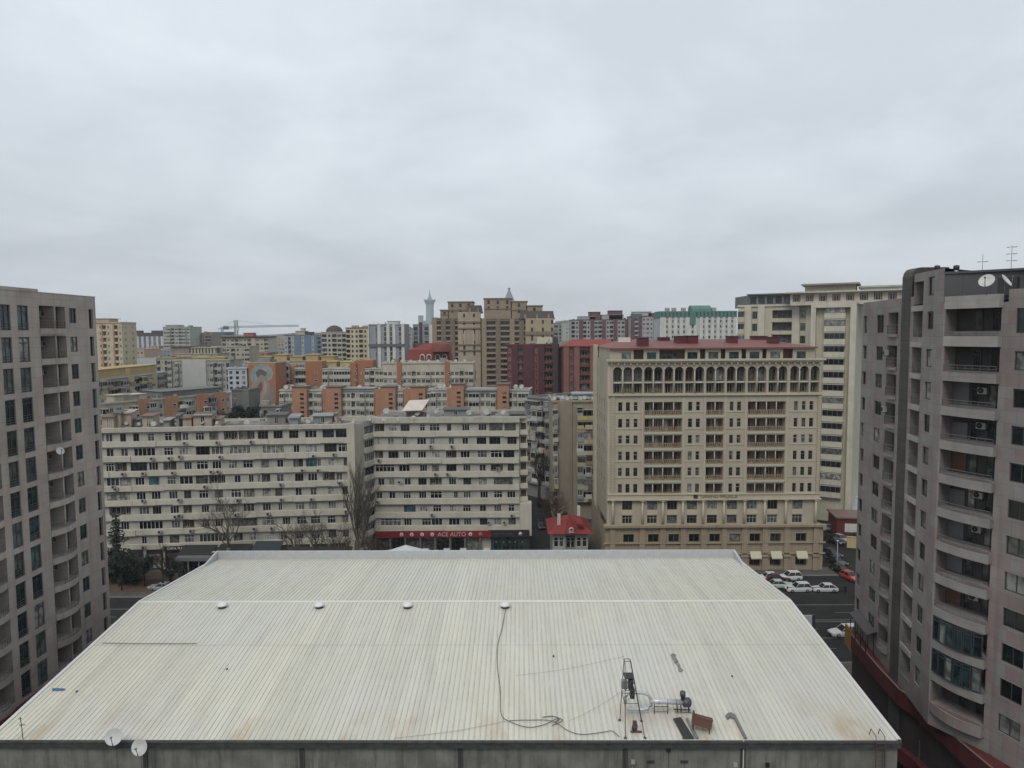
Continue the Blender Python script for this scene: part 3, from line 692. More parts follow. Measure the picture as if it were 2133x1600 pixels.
b = MB(); o1 = []; o2 = []; o3 = []; o4 = []; W_ = []
q1, q2, q3 = (U(R1,1798), U(R1,1806)), (U(R1,1825.5), U(R1,1840)), (U(R1,1849), U(R1,1870))
q5, q6 = (U(R2,1899), U(R2,1920.5)), (U(R2,1930), U(R2,1943))
q7 = (.2, R3.W - .5); q8 = (U(R4,2115), U(R4,2115) + 1.9); q9 = (q8[1] + 3.2, q8[1] + 5.2); q10 = (q9[1] + 3.2, q9[1] + 5.2)
for i, hd in enumerate(HD):
    h = 2.0 if i == 0 else 1.55
    o1 += [(q1[0], q1[1], hd - h, hd, .3), (q2[0], q2[1], hd - h, hd, .22)]; W_ += [(R1, q1[0], q1[1], hd - h, hd, -.25, 1, 0), (R1, q2[0], q2[1], hd - h, hd, -.18, 2, 0)]
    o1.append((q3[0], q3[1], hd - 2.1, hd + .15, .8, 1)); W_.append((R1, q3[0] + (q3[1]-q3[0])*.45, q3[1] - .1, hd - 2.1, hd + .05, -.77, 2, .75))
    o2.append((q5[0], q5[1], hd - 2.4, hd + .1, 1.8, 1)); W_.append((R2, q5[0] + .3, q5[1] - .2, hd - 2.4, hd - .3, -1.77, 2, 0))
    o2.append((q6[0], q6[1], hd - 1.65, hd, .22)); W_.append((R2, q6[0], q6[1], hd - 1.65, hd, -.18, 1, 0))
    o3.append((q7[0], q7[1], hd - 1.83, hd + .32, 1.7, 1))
    if i == len(HD) - 1: pass
    L3 = q7[1] - q7[0]
    W_ += [(R3, q7[0] + L3*.34, q7[0] + L3*.50, hd - 1.83, hd, -1.67, 1, .8), (R3, q7[0] + L3*.66, q7[0] + L3*.92, hd - 1.83, hd + .1, -1.67, 2, 0)]
    for q in (q8, q9, q10): o4.append((q[0], q[1], hd - h, hd, .22)); W_.append((R4, q[0], q[1], hd - h, hd, -.18, 2, 0))
ZH = R2.uz(1930, 566)[1]; o2.append((q5[0], q5[1], 50.4, ZH - .8, 1.8, 1)); 
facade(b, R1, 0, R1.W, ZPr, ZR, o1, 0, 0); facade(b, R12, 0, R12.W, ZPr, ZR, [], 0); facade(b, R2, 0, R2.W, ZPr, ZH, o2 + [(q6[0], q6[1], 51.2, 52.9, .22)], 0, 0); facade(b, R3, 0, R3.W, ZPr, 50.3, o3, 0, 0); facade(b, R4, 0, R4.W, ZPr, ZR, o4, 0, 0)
W_.append((R2, q6[0], q6[1], 51.2, 52.9, -.18, 1, 0))
F_r1 = Frame((A_.x + 22, A_.y + 5), xy(A_)); facade(b, F_r1, 0, F_r1.W, ZPr, ZR, [], 0)
E5 = R4(R4.W, 0, 0); F_r5 = Frame(xy(E5), (E5.x + 14, E5.y)); facade(b, F_r5, 0, F_r5.W, ZPr, ZR, [], 0)
b.quad(*[Vector((p.x, p.y, ZR - .8)) for p in (F_r1(0,0,0), A_, B_, C_, D_, E_, E5, F_r5(F_r5.W,0,0))][::-1], m=1)
b.quad(C_.copy().xy.to_3d() + Vector((0,0,ZH - .02)), D_.xy.to_3d() + Vector((0,0,ZH - .02)), D_.xy.to_3d() + Vector((9,6,ZH - .02)), C_.xy.to_3d() + Vector((9,3,ZH - .02)), m=1)
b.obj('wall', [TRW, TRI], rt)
for F, a, b_, z0, z1, v, nv, tr in W_: win(rt, F, a, b_, z0, z1, v, nv, tr, DARKF, GL, ft=.08)
# dark fin with rounded top
fa, fb = at(1876, 700, 70.9), at(1896, 700, 69.2); FN = Frame(xy(fa), xy(fb)); ft_ = FN.uz(1888, 559)[1]; u1 = 0
mb = MB(); prof = [(.0, ZPr - 6), (0, ft_ - .9), (.12, ft_ - .45), (.4, ft_ - .12), (.85, ft_), (3.6, ft_)]
fw0, fw1 = FN(u1, 0, 0), FN(FN.W - .75, 0, 0)
for (va, za_), (vb, zb_) in zip(prof, prof[1:]):
    mb.quad(FN(u1, .0 - va, za_), FN(FN.W, .0 - va, za_), FN(FN.W, .0 - vb, zb_), FN(u1, .0 - vb, zb_))
for u_ in (u1, FN.W):
    P = [FN(u_, .0 - v_, z_) for v_, z_ in prof] + [FN(u_, -2.65, ZPr - 6)]
    mb.quad(*(P if u_ == u1 else P[::-1]))
mb.obj('fin', TRD, rt)
# penthouse
pa = R2(R2.W - .02, -.02, 0); pb = R3(R3.W*.0 + 0, -.2, 0)
mb = MB(); Q = [D_.xy, R3(R3.W, -2.2, 0).xy, R4(R4.W, -2.2, 0).xy, R4(R4.W, -14, 0).xy, (D_.x + 14, D_.y + 3)]
ZQ = Frame(xy(R3(0, -1, 0)), xy(R3(R3.W, -2.2, 0))).uz(2090, 566)[1]; mb.prism([(q[0], q[1]) for q in Q], 50.2, ZQ); mb.obj('penthouse', PH, rt)
mb = MB(); mb.prism([(q[0], q[1]) for q in [R3(.0, .1, 0).xy, R3(R3.W, -1.9, 0).xy, R4(R4.W, -1.9, 0).xy, R4(R4.W, -14.2, 0).xy, (D_.x + 14, D_.y + 3)]], ZQ + .01, ZQ + .2); mb.obj('roof_edge', PH, rt)
mb = MB(); fbox(mb, R4, .3, 2.2, -2.25, -2.1, 51.5, ZQ - .6); fbox(mb, R3, R3.W*.6, R3.W - .2, -1.9, -1.5, 50.9, ZQ - .5); mb.obj('recess', DARKF, rt)
# slabs, railings, bay balconies
for i, hd in enumerate(HD):
    mb = MB(); fbox(mb, R2, q5[0] - .05, q5[1] + .02, -.3, .10, hd + .1, hd + .62); mb.obj('balcony_slab', TRL, rt)
    mb = MB()
    for hh in (1.0, .8, .6, .4): mb.tube([R2(q5[0], -.03, hd - 2.4 + hh), R2(q5[1], -.03, hd - 2.4 + hh)], .018, 4, cap=False)
    mb.obj('railing', RAIL, rt)
    fl = hd - 2.1
    bowed(R1, q3[0] - .1, q3[1] + .1, fl - .3, fl - .02, .45, .1, TRW, 'balcony', rt)
    bowrail(R1, q3[0], q3[1], fl, .95, .45, rt)
    # bay
    ztop = hd + (1.2 if i < 2 else 1.08) if i else 50.95; sag = .0 if i < 2 else min(.36, .04*i)
    zb_ = hd + .32 if i else hd + .1
    bowed(R3, q7[0] - .1, q7[1] + .12, zb_, ztop, sag, .14, TRL if i < 2 else TRM, 'balcony', rt, lead=.55)
    if i >= 1: bowrail(R3, q7[0], q7[1] + .05, hd + (1.2 if i < 2 else 1.08), .38 if i < 2 else .65, sag, rt, lead=.52)
    if 1 < i < 10:
        mb = MB(); fbox(mb, R3, q7[0] + .02, q7[0] + L3*.30, -1.66, -1.6, hd - 1.8, hd + (.3 if i in (2, 4, 6) else -.4)); mb.obj('partition', flat('loggia_panel', (.13,.13,.13)) if i % 4 else flat('brown_panel', (.10,.05,.03)), rt)
    if i in (2, 3, 5, 6, 8): ac(rt, R3, q7[0] + L3*.58, hd - .75, -1.62)
bowed(R3, q7[0] - .1, q7[1] + .12, HD[-1] + .32 - 3.03, HD[-1] + .32 - 2.1, .55, .14, TRW, 'balcony', rt, lead=.55)
# glazed lower bays
for i in (9, 10):
    hd = HD[i]; n = 6; sag = .55
    for k in range(n):
        f = lambda t: R3(q7[0] + L3*t, .02 + sag*math.sin(math.pi*t) + .5*t, 0)
        p0, p1 = f(k/n), f((k+1)/n); FF = Frame((p0.x, p0.y), (p1.x, p1.y)); win(rt, FF, 0.02, FF.W - .02, hd - 1.83, hd + .3, 0, 1, .85, DARKF, GLT, name='balcony_glazing')
for i in (2, 4): ac(rt, R1, q3[0] + .3, HD[i-1] - .9)
# podium
mb = MB(); prs = [atz(x, y, 12.0) for x, y in ((1764,1310),(1795,1350),(1832,1393),(1872,1436),(1905,1458),(1950,1500),(2000,1546),(2062,1598),(2133,1655))]; prs = [Vector((p.x, p.y, 0)) for p in prs] + [R4(R4.W, 1.2, 0)]
for p, q in zip(prs, prs[1:]):
    for za_, zb_, o_, mi in ((10.3, 12.0, 0, 0), (6.0, 10.3, .7, 1), (4.6, 6.0, .0, 0), (0, 4.6, .9, 1)):
        F = Frame(xy(p), xy(q)); mb.quad(F(0, -o_, za_), F(F.W, -o_, za_), F(F.W, -o_, zb_), F(0, -o_, zb_), m=mi)
    mb.quad(F(0, 0, 12.0), F(F.W, 0, 12.0), F(F.W, -3.5, 12.0), F(0, -3.5, 12.0), m=0); mb.quad(F(0, 0, 10.3), F(0, -.8, 10.3), F(F.W, -.8, 10.3), F(F.W, 0, 10.3)); mb.quad(F(0, 0, 6), F(F.W, 0, 6), F(F.W, -.8, 6), F(0, -.8, 6))
mb.obj('podium', [MAR, wall_mat('podium_dark', (.05,.04,.04), .8, .2, .1)], rt)
mb = MB()
for p, q in zip(prs, prs[1:]):
    F = Frame(xy(p), xy(q)); fbox(mb, F, 0, F.W, -.1, .04, 12.0, 12.1)
mb.obj('podium_coping', flat('coping_beige', (.16,.125,.11)), rt)
p = prs[0]
b = MB(); F = Frame(xy(prs[0]), xy(prs[1])); fbox(b, F, -.4, F.W*.3, -.1, .1, 10.0, 12.5); b.obj('podium_end', flat('ochre_panel', (.22,.12,.03)), rt)
# porch awning frame on the podium terrace
q = R1(R1.W*.45, .9, 12.3); pg = empty('terrace_pergola', q, 'dark metal pergola frame on the maroon podium terrace', 'pergola')
b = MB()
for u_ in (2.0, 3.8, 5.6, 7.4):
    for v_ in (.2, 1.0): b = MB(); b.tube([R1(u_, v_, 12.0), R1(u_, v_, 14.5)], .05, 4); b.obj('post', BLACK, pg)
b = MB(); b.quad(R1(1.7, 1.1, 14.5), R1(7.8, 1.1, 14.4), R1(7.8, .02, 14.8), R1(1.7, .02, 14.9)); b.quad(R1(1.7, 1.1, 14.4), R1(1.7, .02, 14.8), R1(7.8, .02, 14.7), R1(7.8, 1.1, 14.3)); b.obj('cover', flat('pergola_cover', (.05,.045,.045)), pg)
# dishes, chimneys and antennas on the right tower roof
for (px, py, rad, az, el, yy, lb) in ((2056, 586, .56, R(232), R(30), 56.3, 'big white satellite dish facing the camera on the right tower roof'), (2095, 586, .56, R(140), R(35), 54.6, 'big white satellite dish seen edge-on on the right tower roof')):
    c0 = at(px, py, yy); dish((c0.x, c0.y, c0.z - 1.1), rad, az, el, lb, 'dishes on the right tower', 1.1)
for px, lb in ((1952, 'squat black chimney cowl nearer the dark fin'), (1992, 'slim black chimney cowl right of the squat one')):
    c0 = at(px, 562, 64 if px < 1970 else 61.5); r = empty('chimney_cowl', c0, lb, 'chimney cowl', 'chimney cowls on the right tower')
    b = MB(); b.tube([c0 + Vector((0,0,-.6)), c0], .16, 8); b.obj('pipe', STEEL if px > 1970 else TRL, r); b = MB(); b.lathe([(.2, 0), (.24, .1), (.24, .35), (.001, .42)], c0, 10); b.obj('cowl', BLACK, r)
for px, py, hh, n, lb in ((2046, 565, 1.4, 1, 'thin television aerial with one crossbar above the right tower'), (2106, 560, 1.9, 3, 'tall television aerial with three crossbars above the right tower')):
    c0 = at(px, py, 58); r = empty('television_aerial', c0, lb, 'aerial', 'aerials on the right tower'); b = MB(); b.tube([c0 + Vector((0,0,-.5)), c0 + Vector((0,0,hh))], .022, 4); b.obj('mast', RAIL, r)
    for k in range(n):
        z = hh - .15 - k*.55 - (0.5 if n == 1 else 0); b = MB(); b.tube([c0 + Vector((-.45, 0, z)), c0 + Vector((.5, 0, z + .05))], .015, 4); b.tube([c0 + Vector((-.2, -.3, z)), c0 + Vector((-.2, .3, z))], .012, 4); b.tube([c0 + Vector((.25, -.25, z)), c0 + Vector((.25, .25, z))], .012, 4); b.obj('crossbar', RAIL, r)
# ================================================================ white banded blocks
WBAND = wall_mat('white_band_paint', (.455,.435,.365), .85, .12, .32, .3, dirt=(.20,.185,.14))
WWALL = wall_mat('grey_white_wall', (.36,.35,.31), .85, .16, .4, .6, dirt=(.15,.14,.11))
WPLAIN = wall_mat('end_wall_beige', (.38,.345,.28), .85, .12, .25, .4)
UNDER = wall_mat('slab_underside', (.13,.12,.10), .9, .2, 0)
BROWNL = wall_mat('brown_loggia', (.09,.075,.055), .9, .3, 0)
def banded(root, F, zhead, zh, rows, conv, nfl, seed, band_u=None, base_z=0.0, v_b=.45, gtop=None):
    """floors of one slab block. rows: per floor list of (type, a, b) in source pixels"""
    rn = random.Random(seed); ops = []; todo = []
    u0, u1 = band_u or (0, F.W)
    for k in range(nfl):
        h1 = zhead[k]; h0 = h1 - zh
        for t, a, b_ in rows[k]:
            ua, ub = conv(a), conv(b_); ua = max(ua, .3); ub = min(ub, F.W - .3)
            if ub - ua < .4: continue
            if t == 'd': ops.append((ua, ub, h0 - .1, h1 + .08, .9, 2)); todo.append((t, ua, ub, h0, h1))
            elif t == 'w': ops.append((ua, ub, h0, h1, .16)); todo.append((t, ua, ub, h0, h1))
            else: ops.append((ua, ub, h0 - .05, h1 + .05, .12)); todo.append((t, ua, ub, h0, h1))
    mb = MB(); facade(mb, F, 0, F.W, base_z, zhead[0] + .35, ops, 0, 0)
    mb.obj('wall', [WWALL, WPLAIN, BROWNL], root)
    for t, ua, ub, h0, h1 in todo:
        w_ = ub - ua
        if t == 'w': win(root, F, ua, ub, h0, h1, -.1, 3 if w_ > 1.5 else 2, rn.choice((0, 0, .65)), WHITE if rn.random() < .75 else BROWNF, GL)
        elif t == 'g': win(root, F, ua, ub, h0 - .05, h1 + .05, -.05, max(3, int(w_/.75)), rn.choice((0, .7)), WHITE if rn.random() < .55 else rn.choice((BROWNF, DARKF)), GL, name='balcony_glazing', ft=.09)
        elif t == 'b': win(root, F, ua, ub, h0 - .05, h1 + .05, -.05, 3, 0, RAIL, glass_mat('blue_glazing', [(.04,.09,.11),(.05,.12,.15)]), name='balcony_glazing')
        else:
            win(root, F, ua + .15, min(ub, ua + w_*.45), h0, h1 - .15, -.86, 2, 0, WHITE, GL)
            if w_ > 2.6: win(root, F, ub - w_*.3, ub - .15, h0, h1 - .15, -.86, 2, 0, WHITE, GL)
    for k in range(nfl):   # parapet bands in pieces of slightly different reach and height
        z1 = zhead[k] - zh - .03; z0 = (zhead[k+1] + .28) if k + 1 < nfl else z1 - 1.05
        u = u0
        while u < u1 - .1:
            w_ = min(rn.choice((3.1, 4.6, 6.2, 7.4)), u1 - u); w_ = w_ if u1 - u - w_ > 1 else u1 - u
            dz = rn.uniform(-.09, .07); dv = rn.uniform(-.12, .14)
            mb = MB(); fbox(mb, F, u + .012, u + w_ - .012, -.02, v_b + dv, z0 + dz, z1 + rn.uniform(-.03, .05), 0)
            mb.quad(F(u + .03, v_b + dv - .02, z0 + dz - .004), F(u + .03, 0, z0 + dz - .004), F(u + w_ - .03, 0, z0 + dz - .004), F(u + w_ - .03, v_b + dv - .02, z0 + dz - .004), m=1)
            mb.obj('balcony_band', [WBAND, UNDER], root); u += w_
    # roof parapet band
    mb = MB(); fbox(mb, F, -.2, F.W + .1, -.25, .55, zhead[0] + .3, gtop or zhead[0] + 1.5); mb.obj('parapet', wall_mat('roof_parapet', (.40,.385,.33), .85, .15, .45, .8, dirt=(.13,.12,.10)), root)

Pl, Pr = at(196, 1000, 140.0), at(741, 1000, 145.0)
WF = Frame(xy(Pl), xy(Pr))
wb = empty('apartment_block', (Pl.x, Pl.y, 0), 'long off-white nine storey block with wavy balcony bands, left of the two', 'building', 'off-white banded blocks')
S6 = 3.678
c6 = lambda zx: WF.uz(200 + zx/S6, 1000)[0]
hz6 = [WF.uz(472, 860 + y/S6)[1] for y in (145, 256, 367, 478, 589, 700, 812, 924)]; zh6 = hz6[0] - WF.uz(472, 860 + 205/S6)[1]
def prow(s):
    out = []
    for t in s.split():
        a, b_ = t[1:].split('-'); out.append((t[0], float(a), float(b_)))
    return out
rows6 = [prow(s) for s in (
 'w60-80 w90-140 w200-245 w300-345 w410-460 w540-595 d620-665 w675-720 w775-840 w880-950 d990-1095 d1105-1225 g1250-1330 w1370-1440 w1490-1560 w1610-1700 g1745-1830 g1845-1930',
 'w90-145 w200-255 g300-465 w530-600 w645-715 g775-880 g890-985 g1030-1190 g1280-1450 w1520-1565 w1610-1700 g1755-1850 g1860-1945',
 'g80-145 d150-240 g270-395 w410-480 d520-620 w680-740 g775-865 w895-965 w1020-1085 w1130-1205 w1270-1330 w1390-1440 d1515-1590 b1610-1695 w1700-1725 w1780-1830 w1900-1945',
 'g80-180 g185-270 w300-370 b405-485 w545-610 g640-745 g765-860 d865-990 w1060-1110 w1170-1210 w1235-1262 d1270-1335 w1385-1440 w1525-1590 w1625-1695 d1740-1830 w1840-1890',
 'g80-250 w305-375 w420-490 w555-620 w670-725 g785-860 w905-970 g1030-1110 g1130-1210 w1275-1335 w1370-1425 w1525-1575 w1640-1690 w1770-1825 w1885-1935',
 'd90-255 w320-400 w425-490 w560-625 d660-725 w800-860 w905-970 g1010-1090 g1120-1210 w1270-1335 w1390-1420 w1520-1590 w1625-1690 w1775-1835 w1885-1930',
 'w175-240 g315-500 w565-630 d650-740 w800-860 w900-960 g1030-1225 g1260-1360 w1420-1480 w1530-1600 w1635-1710 w1765-1830 w1880-1930',
 'w330-370 w455-495 w545-620 w660-735 g775-1010 d1040-1110 w1165-1215 w1290-1355 w1400-1450 w1520-1580 w1640-1700 w1770-1830 w1880-1930')]
WTOP = (WF.uz(215, 893)[1] + WF.uz(735, 882)[1])/2
banded(wb, WF, hz6, zh6, rows6, c6, 8, 21, (0, WF.W - .9), gtop=WTOP)
u = WF.W
mb = MB(); fbox(mb, WF, u - .8, u + .02, -.05, .75, 0, WTOP + .3); fbox(mb, WF, u - 1.6, u - .81, -.05, .5, 0, WTOP + .1); mb.obj('end_pilaster', WBAND, wb)
# chamfer with the plain strip and the angled wing
Pm, Pn = at(758, 1000, 148.3), at(779.5, 1000, 152.0)
WE = Frame(xy(Pr), xy(Pm)); WG = Frame(xy(Pm), xy(Pn))
mb = MB(); facade(mb, WE, 0, WE.W, 0, WTOP - .3, [], 0); mb.obj('end_wall', WPLAIN, wb)
rg = [[(('d' if k in (3,) else 'g'), 0, 0)] for k in range(8)]
ops = [(.5, WG.W - .3, h - zh6, h, .15) for h in hz6]
mb = MB(); facade(mb, WG, 0, WG.W, 0, WTOP, ops, 0); mb.obj('wing_wall', WWALL, wb)
for k, h in enumerate(hz6):
    win(wb, WG, .5, WG.W - .3, h - zh6, h, -.1, 4, 0, WHITE if k % 3 else DARKF, GL, name='balcony_glazing')
    z1 = h - zh6 - .03; z0 = z1 - 1.0; mb = MB(); fbox(mb, WG, .1, WG.W, -.02, .55, z0, z1); mb.obj('balcony_band', WBAND, wb)
ac(wb, WG, .9, hz6[4] - 2.6, .5)
# body behind
bk = [WF(0,0,0), Pr, Pm, Pn]; back = [WG(WG.W, -9, 0), WF(0, -14, 0)]
mb = MB(); F_ = Frame((Pl.x - .01, Pl.y + 14), xy(Pl)); facade(mb, F_, 0, F_.W, 0, WTOP - .2, [], 0); mb.obj('side_wall', WPLAIN, wb)
mb = MB(); mb.quad(*[Vector((p.x, p.y, WTOP - .55)) for p in (WF(0, 0, 0), WF(WF.W, 0, 0), WE(WE.W, 0, 0), WG(WG.W, 0, 0), WG(WG.W, -9, 0), WF(0, -14, 0))]); mb.obj('roof', ROOFG, wb)
mb = MB(); fbox(mb, WF, 0, WF.W + 6, -14, -13.7, WTOP - 3, WTOP - .1); mb.obj('back_parapet', WBAND, wb)
rn = random.Random(8)
for k in range(8):
    for j in range(4 if k else 2):
        t, a, b_ = rn.choice(rows6[k]); ac(wb, WF, c6(b_) - .4, hz6[k] - zh6 - .75, .55)
for zx, zy, in ((940,222),(655,330),(1675,325),(895,445),(1590,435),(1710,435),(150,560),(375,665),(650,660),(1430,657),(1660,655),(655,778)):
    uu, zz = WF.uz(200 + zx/S6, 860 + zy/S6); ac(wb, WF, uu, zz - .3, .6)

# central block with the shops
Cl, Cr = at(779.5, 1000, 151.5), at(1082, 1000, 151.5)
CF = Frame(xy(Cl), xy(Cr)); S7 = 4.0
cb_ = empty('apartment_block', (Cl.x, Cl.y, 0), 'off-white nine storey block above the red shop fascia, right of the two', 'building', 'off-white banded blocks')
c7 = lambda zx: CF.uz(740 + zx/S7, 1000)[0]
hz7 = [CF.uz(930, 800 + y/S7)[1] for y in (333, 446, 558, 670, 783, 895, 1008, 1120)]; zh7 = hz7[0] - CF.uz(930, 800 + 390/S7)[1]
rows7 = [prow(s) for s in (
 'd150-250 w285-355 w385-460 w545-585 w625-710 w770-805 w895-955 w1030-1100 g1120-1230 g1245-1340',
 'w190-210 w275-330 w400-435 w520-595 w625-665 w780-830 w895-945 w1015-1095 g1120-1210 g1270-1345',
 'd150-235 g280-365 w405-465 w525-595 w640-710 d760-845 w880-955 w1020-1100 g1130-1225 g1235-1325',
 'g170-330 w365-455 w540-600 w640-700 w760-845 w900-960 w1035-1090 d1130-1230 w1270-1325',
 'w190-245 w280-330 w410-465 w525-595 d620-720 w780-840 w900-965 w1030-1095 g1155-1310',
 'w175-225 w280-335 w400-460 w530-590 w625-720 w820-855 w900-960 w1040-1105 w1155-1225 w1265-1335',
 'b400-500 w535-600 w645-715 w780-840 w895-960 w1035-1090 w1155-1215 w1275-1325',
 'g205-375 w400-465 w550-625 w630-720 w775-865 w900-965 w1035-1100 w1155-1215 w1275-1335')]
CTOP = CF.uz(930, 868.5)[1]
banded(cb_, CF, hz7, zh7, rows7, c7, 8, 5, (0, CF.W), gtop=CTOP)
CR2 = at(1096, 1000, 151.9); SF = Frame(xy(CF(CF.W, -1.0, 0)), (CF(CF.W, -1.0, 0).x + 1.7, CF(CF.W, -1.0, 0).y))
ops = [(.35, SF.W - .2, h - zh7, h, .5, 1) for h in hz7]
mb = MB(); facade(mb, SF, 0, SF.W, 0, CTOP, ops, 0, 0); e5 = SF(SF.W, 0, 0)
SR = Frame(xy(e5), (e5.x + .3, e5.y + 13)); facade(mb, SR, 0, SR.W, 0, CTOP, [], 0)
mb.obj('side_bay', [WPLAIN, BROWNL], cb_)
for k, h in enumerate(hz7[:6]): mb = MB(); fbox(mb, SF, .1, SF.W + .15, -.02, .6, h - zh7 - 1.0, h - zh7); mb.obj('balcony_band', WBAND, cb_)
mb = MB(); fbox(mb, CF, CF.W + .02, CF.W + 2.6, -2, .45, 3.6, hz7[6] + .4); mb.obj('lower_wing', WBAND, cb_)
mb = MB(); mb.quad(*[Vector((p.x, p.y, CTOP - .5)) for p in (CF(0, 0, 0), CF(CF.W, 0, 0), e5, SR(SR.W, 0, 0), CF(0, -14, 0))]); mb.obj('roof', ROOFG, cb_)
mb = MB(); fbox(mb, CF, 0, CF.W + 1.5, -14.2, -14, 0, CTOP); mb.obj('back_wall', WPLAIN, cb_)
for zx, zy in ((635,515),(810,515),(675,745),(775,745),(195,975),(645,1082),(1308,1088),(375,810),(1115,1145),(1245,1145),(205,630),(1190,700)):
    uu, zz = CF.uz(740 + zx/S7, 800 + zy/S7); ac(cb_, CF, uu, zz - .3, .55)
# shop front
ux = lambda px, py=1110: CF.uz(px, py)
mb = MB(); a = ux(783)[0]; b_ = ux(1023)[0]; z1 = ux(900, 1104.5)[1]; z0 = ux(900, 1117)[1]
fs = empty('shop_fascia', CF((a + b_)/2, .7, z0), 'long red shop fascia lettered ACE AUTO with round white badges', 'shop sign')
fbox(mb, CF, a, b_, .3, 1.0, z0, z1); RED = flat('fascia_red', (.17,.012,.02), .5); mb.obj('panel', RED, fs)
def text3d(s, size, loc, rz, mat, root, name='lettering', ext=.05):
    cu_ = bpy.data.curves.new('lettering', 'FONT'); cu_.body = s; cu_.size = size; cu_.extrude = ext; cu_.align_x = 'CENTER'; cu_.align_y = 'CENTER'; cu_.offset = .012*size
    cu_.materials.append(mat); tmp = bpy.data.objects.new('tmp', cu_); COL.objects.link(tmp); bpy.context.view_layer.update()
    me = bpy.data.meshes.new_from_object(tmp.evaluated_get(bpy.context.evaluated_depsgraph_get())); me.name = name; bpy.data.objects.remove(tmp); bpy.data.curves.remove(cu_)
    o = bpy.data.objects.new(name, me); COL.objects.link(o)
    if root is not None: o.parent = root; loc = Vector(loc) - root.location
    o.location = loc; o.rotation_euler = (R(90), 0, rz); return o
TXT = flat('letter_white', (.48,.44,.44), .6)
uc = ux(942)[0]; text3d('ACE AUTO', 1.25, CF(uc, 1.06, (z0 + z1)/2 - .02), CF.a, flat('letter_pink', (.42,.26,.28)), fs)
for px, mt in ((838,TXT),(859,TXT),(880.5,TXT),(901.5,TXT),(980.5,TXT),(1001,flat('badge_pale_red',(.30,.12,.11)))):
    mb = MB(); uu = ux(px)[0]; c_ = CF(uu, 1.0, (z0 + z1)/2); mb.lathe([(.001, .08), (.34, .08), (.42, .06), (.42, 0)], c_, 16, axis=(CF.n.x, CF.n.y, 0)); mb.obj('badge', mt, fs)
    mb = MB(); mb.lathe([(.001, .10), (.16, .10), (.18, .08)], c_, 12, axis=(CF.n.x, CF.n.y, 0)); mb.obj('badge_centre', flat('badge_grey', (.2,.16,.17)), fs)
mb = MB(); fbox(mb, CF, -1, CF.W, -.6, -.5, 0, z0 + 1); mb.obj('shop_wall', DARKIN, cb_)
for i in range(8):
    u0_ = ux(783 + i*31)[0]; mb = MB(); fbox(mb, CF, u0_ - .18, u0_ + .18, -.3, .8, 0, z0); mb.obj('shop_pillar', flat('pillar_grey', (.13,.13,.12)), cb_)
    if i < 7: win(cb_, CF, u0_ + .3, ux(783 + (i+1)*31)[0] - .3, .3, z0 - .2, .1, 3, .75, DARKF, GL, name='shop_window')
ds = empty('shop_fascia', CF(ux(1060)[0], .6, z0), 'black shop sign band with one round white badge, right of the red fascia', 'shop sign')
a2, b2 = ux(1024.5)[0], ux(1102)[0]
mb = MB(); fbox(mb, CF, a2, b2, .35, .9, z0 - .1, z1 + .1); mb.obj('panel', flat('fascia_black', (.014,.015,.016)), ds)
text3d('RENTA CAR', .8, CF(ux(1048)[0], .95, (z0 + z1)/2), CF.a, flat('letter_dull', (.055,.05,.05)), ds)
mb = MB(); mb.lathe([(.001, .08), (.40, .08), (.40, 0)], CF(ux(1084)[0], .9, (z0+z1)/2), 16, axis=(CF.n.x, CF.n.y, 0)); mb.obj('badge', TXT, ds)
for i in range(4):
    p0, p1 = 1027 + i*18, 1027 + (i+1)*18; win(cb_, CF, ux(p0)[0] + .1, ux(p1)[0] - .1, .3, z0 - .25, .45, 2, .8, DARKF, glass_mat('dark_green_glass', [(.012,.03,.028),(.018,.04,.035)]), name='shop_window')
mb = MB(); fbox(mb, CF, a2 - .2, b2, -.4, .42, 0, z0 - .1); mb.obj('shop_base', DARKIN, cb_)
for px in (1034,1049,1061,1073,1088):
    mb = MB(); mb.lathe([(.001,.03),(.2,.03),(.2,0)], CF(ux(px)[0], .5, ux(px, 1128)[1]), 10, axis=(CF.n.x, CF.n.y, 0)); mb.obj('window_disc', flat('disc_green', (.10,.15,.13)), cb_)

# ================================================================ big beige hotel-like block
BE = wall_mat('beige_stone', (.37,.335,.262), .8, .10, .16, .3, dirt=(.20,.17,.11)); BE2 = wall_mat('beige_stone_light', (.42,.38,.295), .8, .10, .12, .3, dirt=(.2,.17,.11))
BE3 = wall_mat('beige_rusticated', (.30,.25,.18), .85, .12, .3, .4, panel=(1.4, .42, .03), pj=.6, dirt=(.12,.09,.06)); BE4 = wall_mat('beige_quoin', (.36,.325,.245), .8, .10, .2, .3, panel=(9, .55, .035), pj=.65)
RR = wall_mat('red_roof_sheet', (.175,.07,.062), .6, .15, .2, .2, panel=(.6, 30, .05), pj=.8, dirt=(.2,.1,.08)); RRD = flat('dark_red_box', (.075,.013,.018), .6)
BP0, BP1 = at(1269, 1000, 139.0), at(1704, 1000, 139.0); BF = Frame(xy(BP0), xy(BP1)); S8 = 2.963
U8 = lambda zx, zy=750: BF.uz(1220 + zx/S8, 680 + zy/S8)[0]
Z8 = lambda zy, zx=800: BF.uz(1220 + zx/S8, 680 + zy/S8)[1]
bb = empty('apartment_block', (BP0.x, BP0.y, 0), 'large beige classical block with an arcaded top storey and red roof', 'building')
ops = []; WI = []; rn = random.Random(4)
zf = [(465,520),(568,622),(670,722),(770,824),(870,922),(970,1024)]
wn_ = [(200,225),(247,272),(295,320),(630,655),(678,703),(885,908),(930,955),(1280,1303),(1328,1352),(1375,1400)]
lg = [(362,592,(416,477,541)),(742,848,(796,)),(997,1228,(1049,1112,1173))]
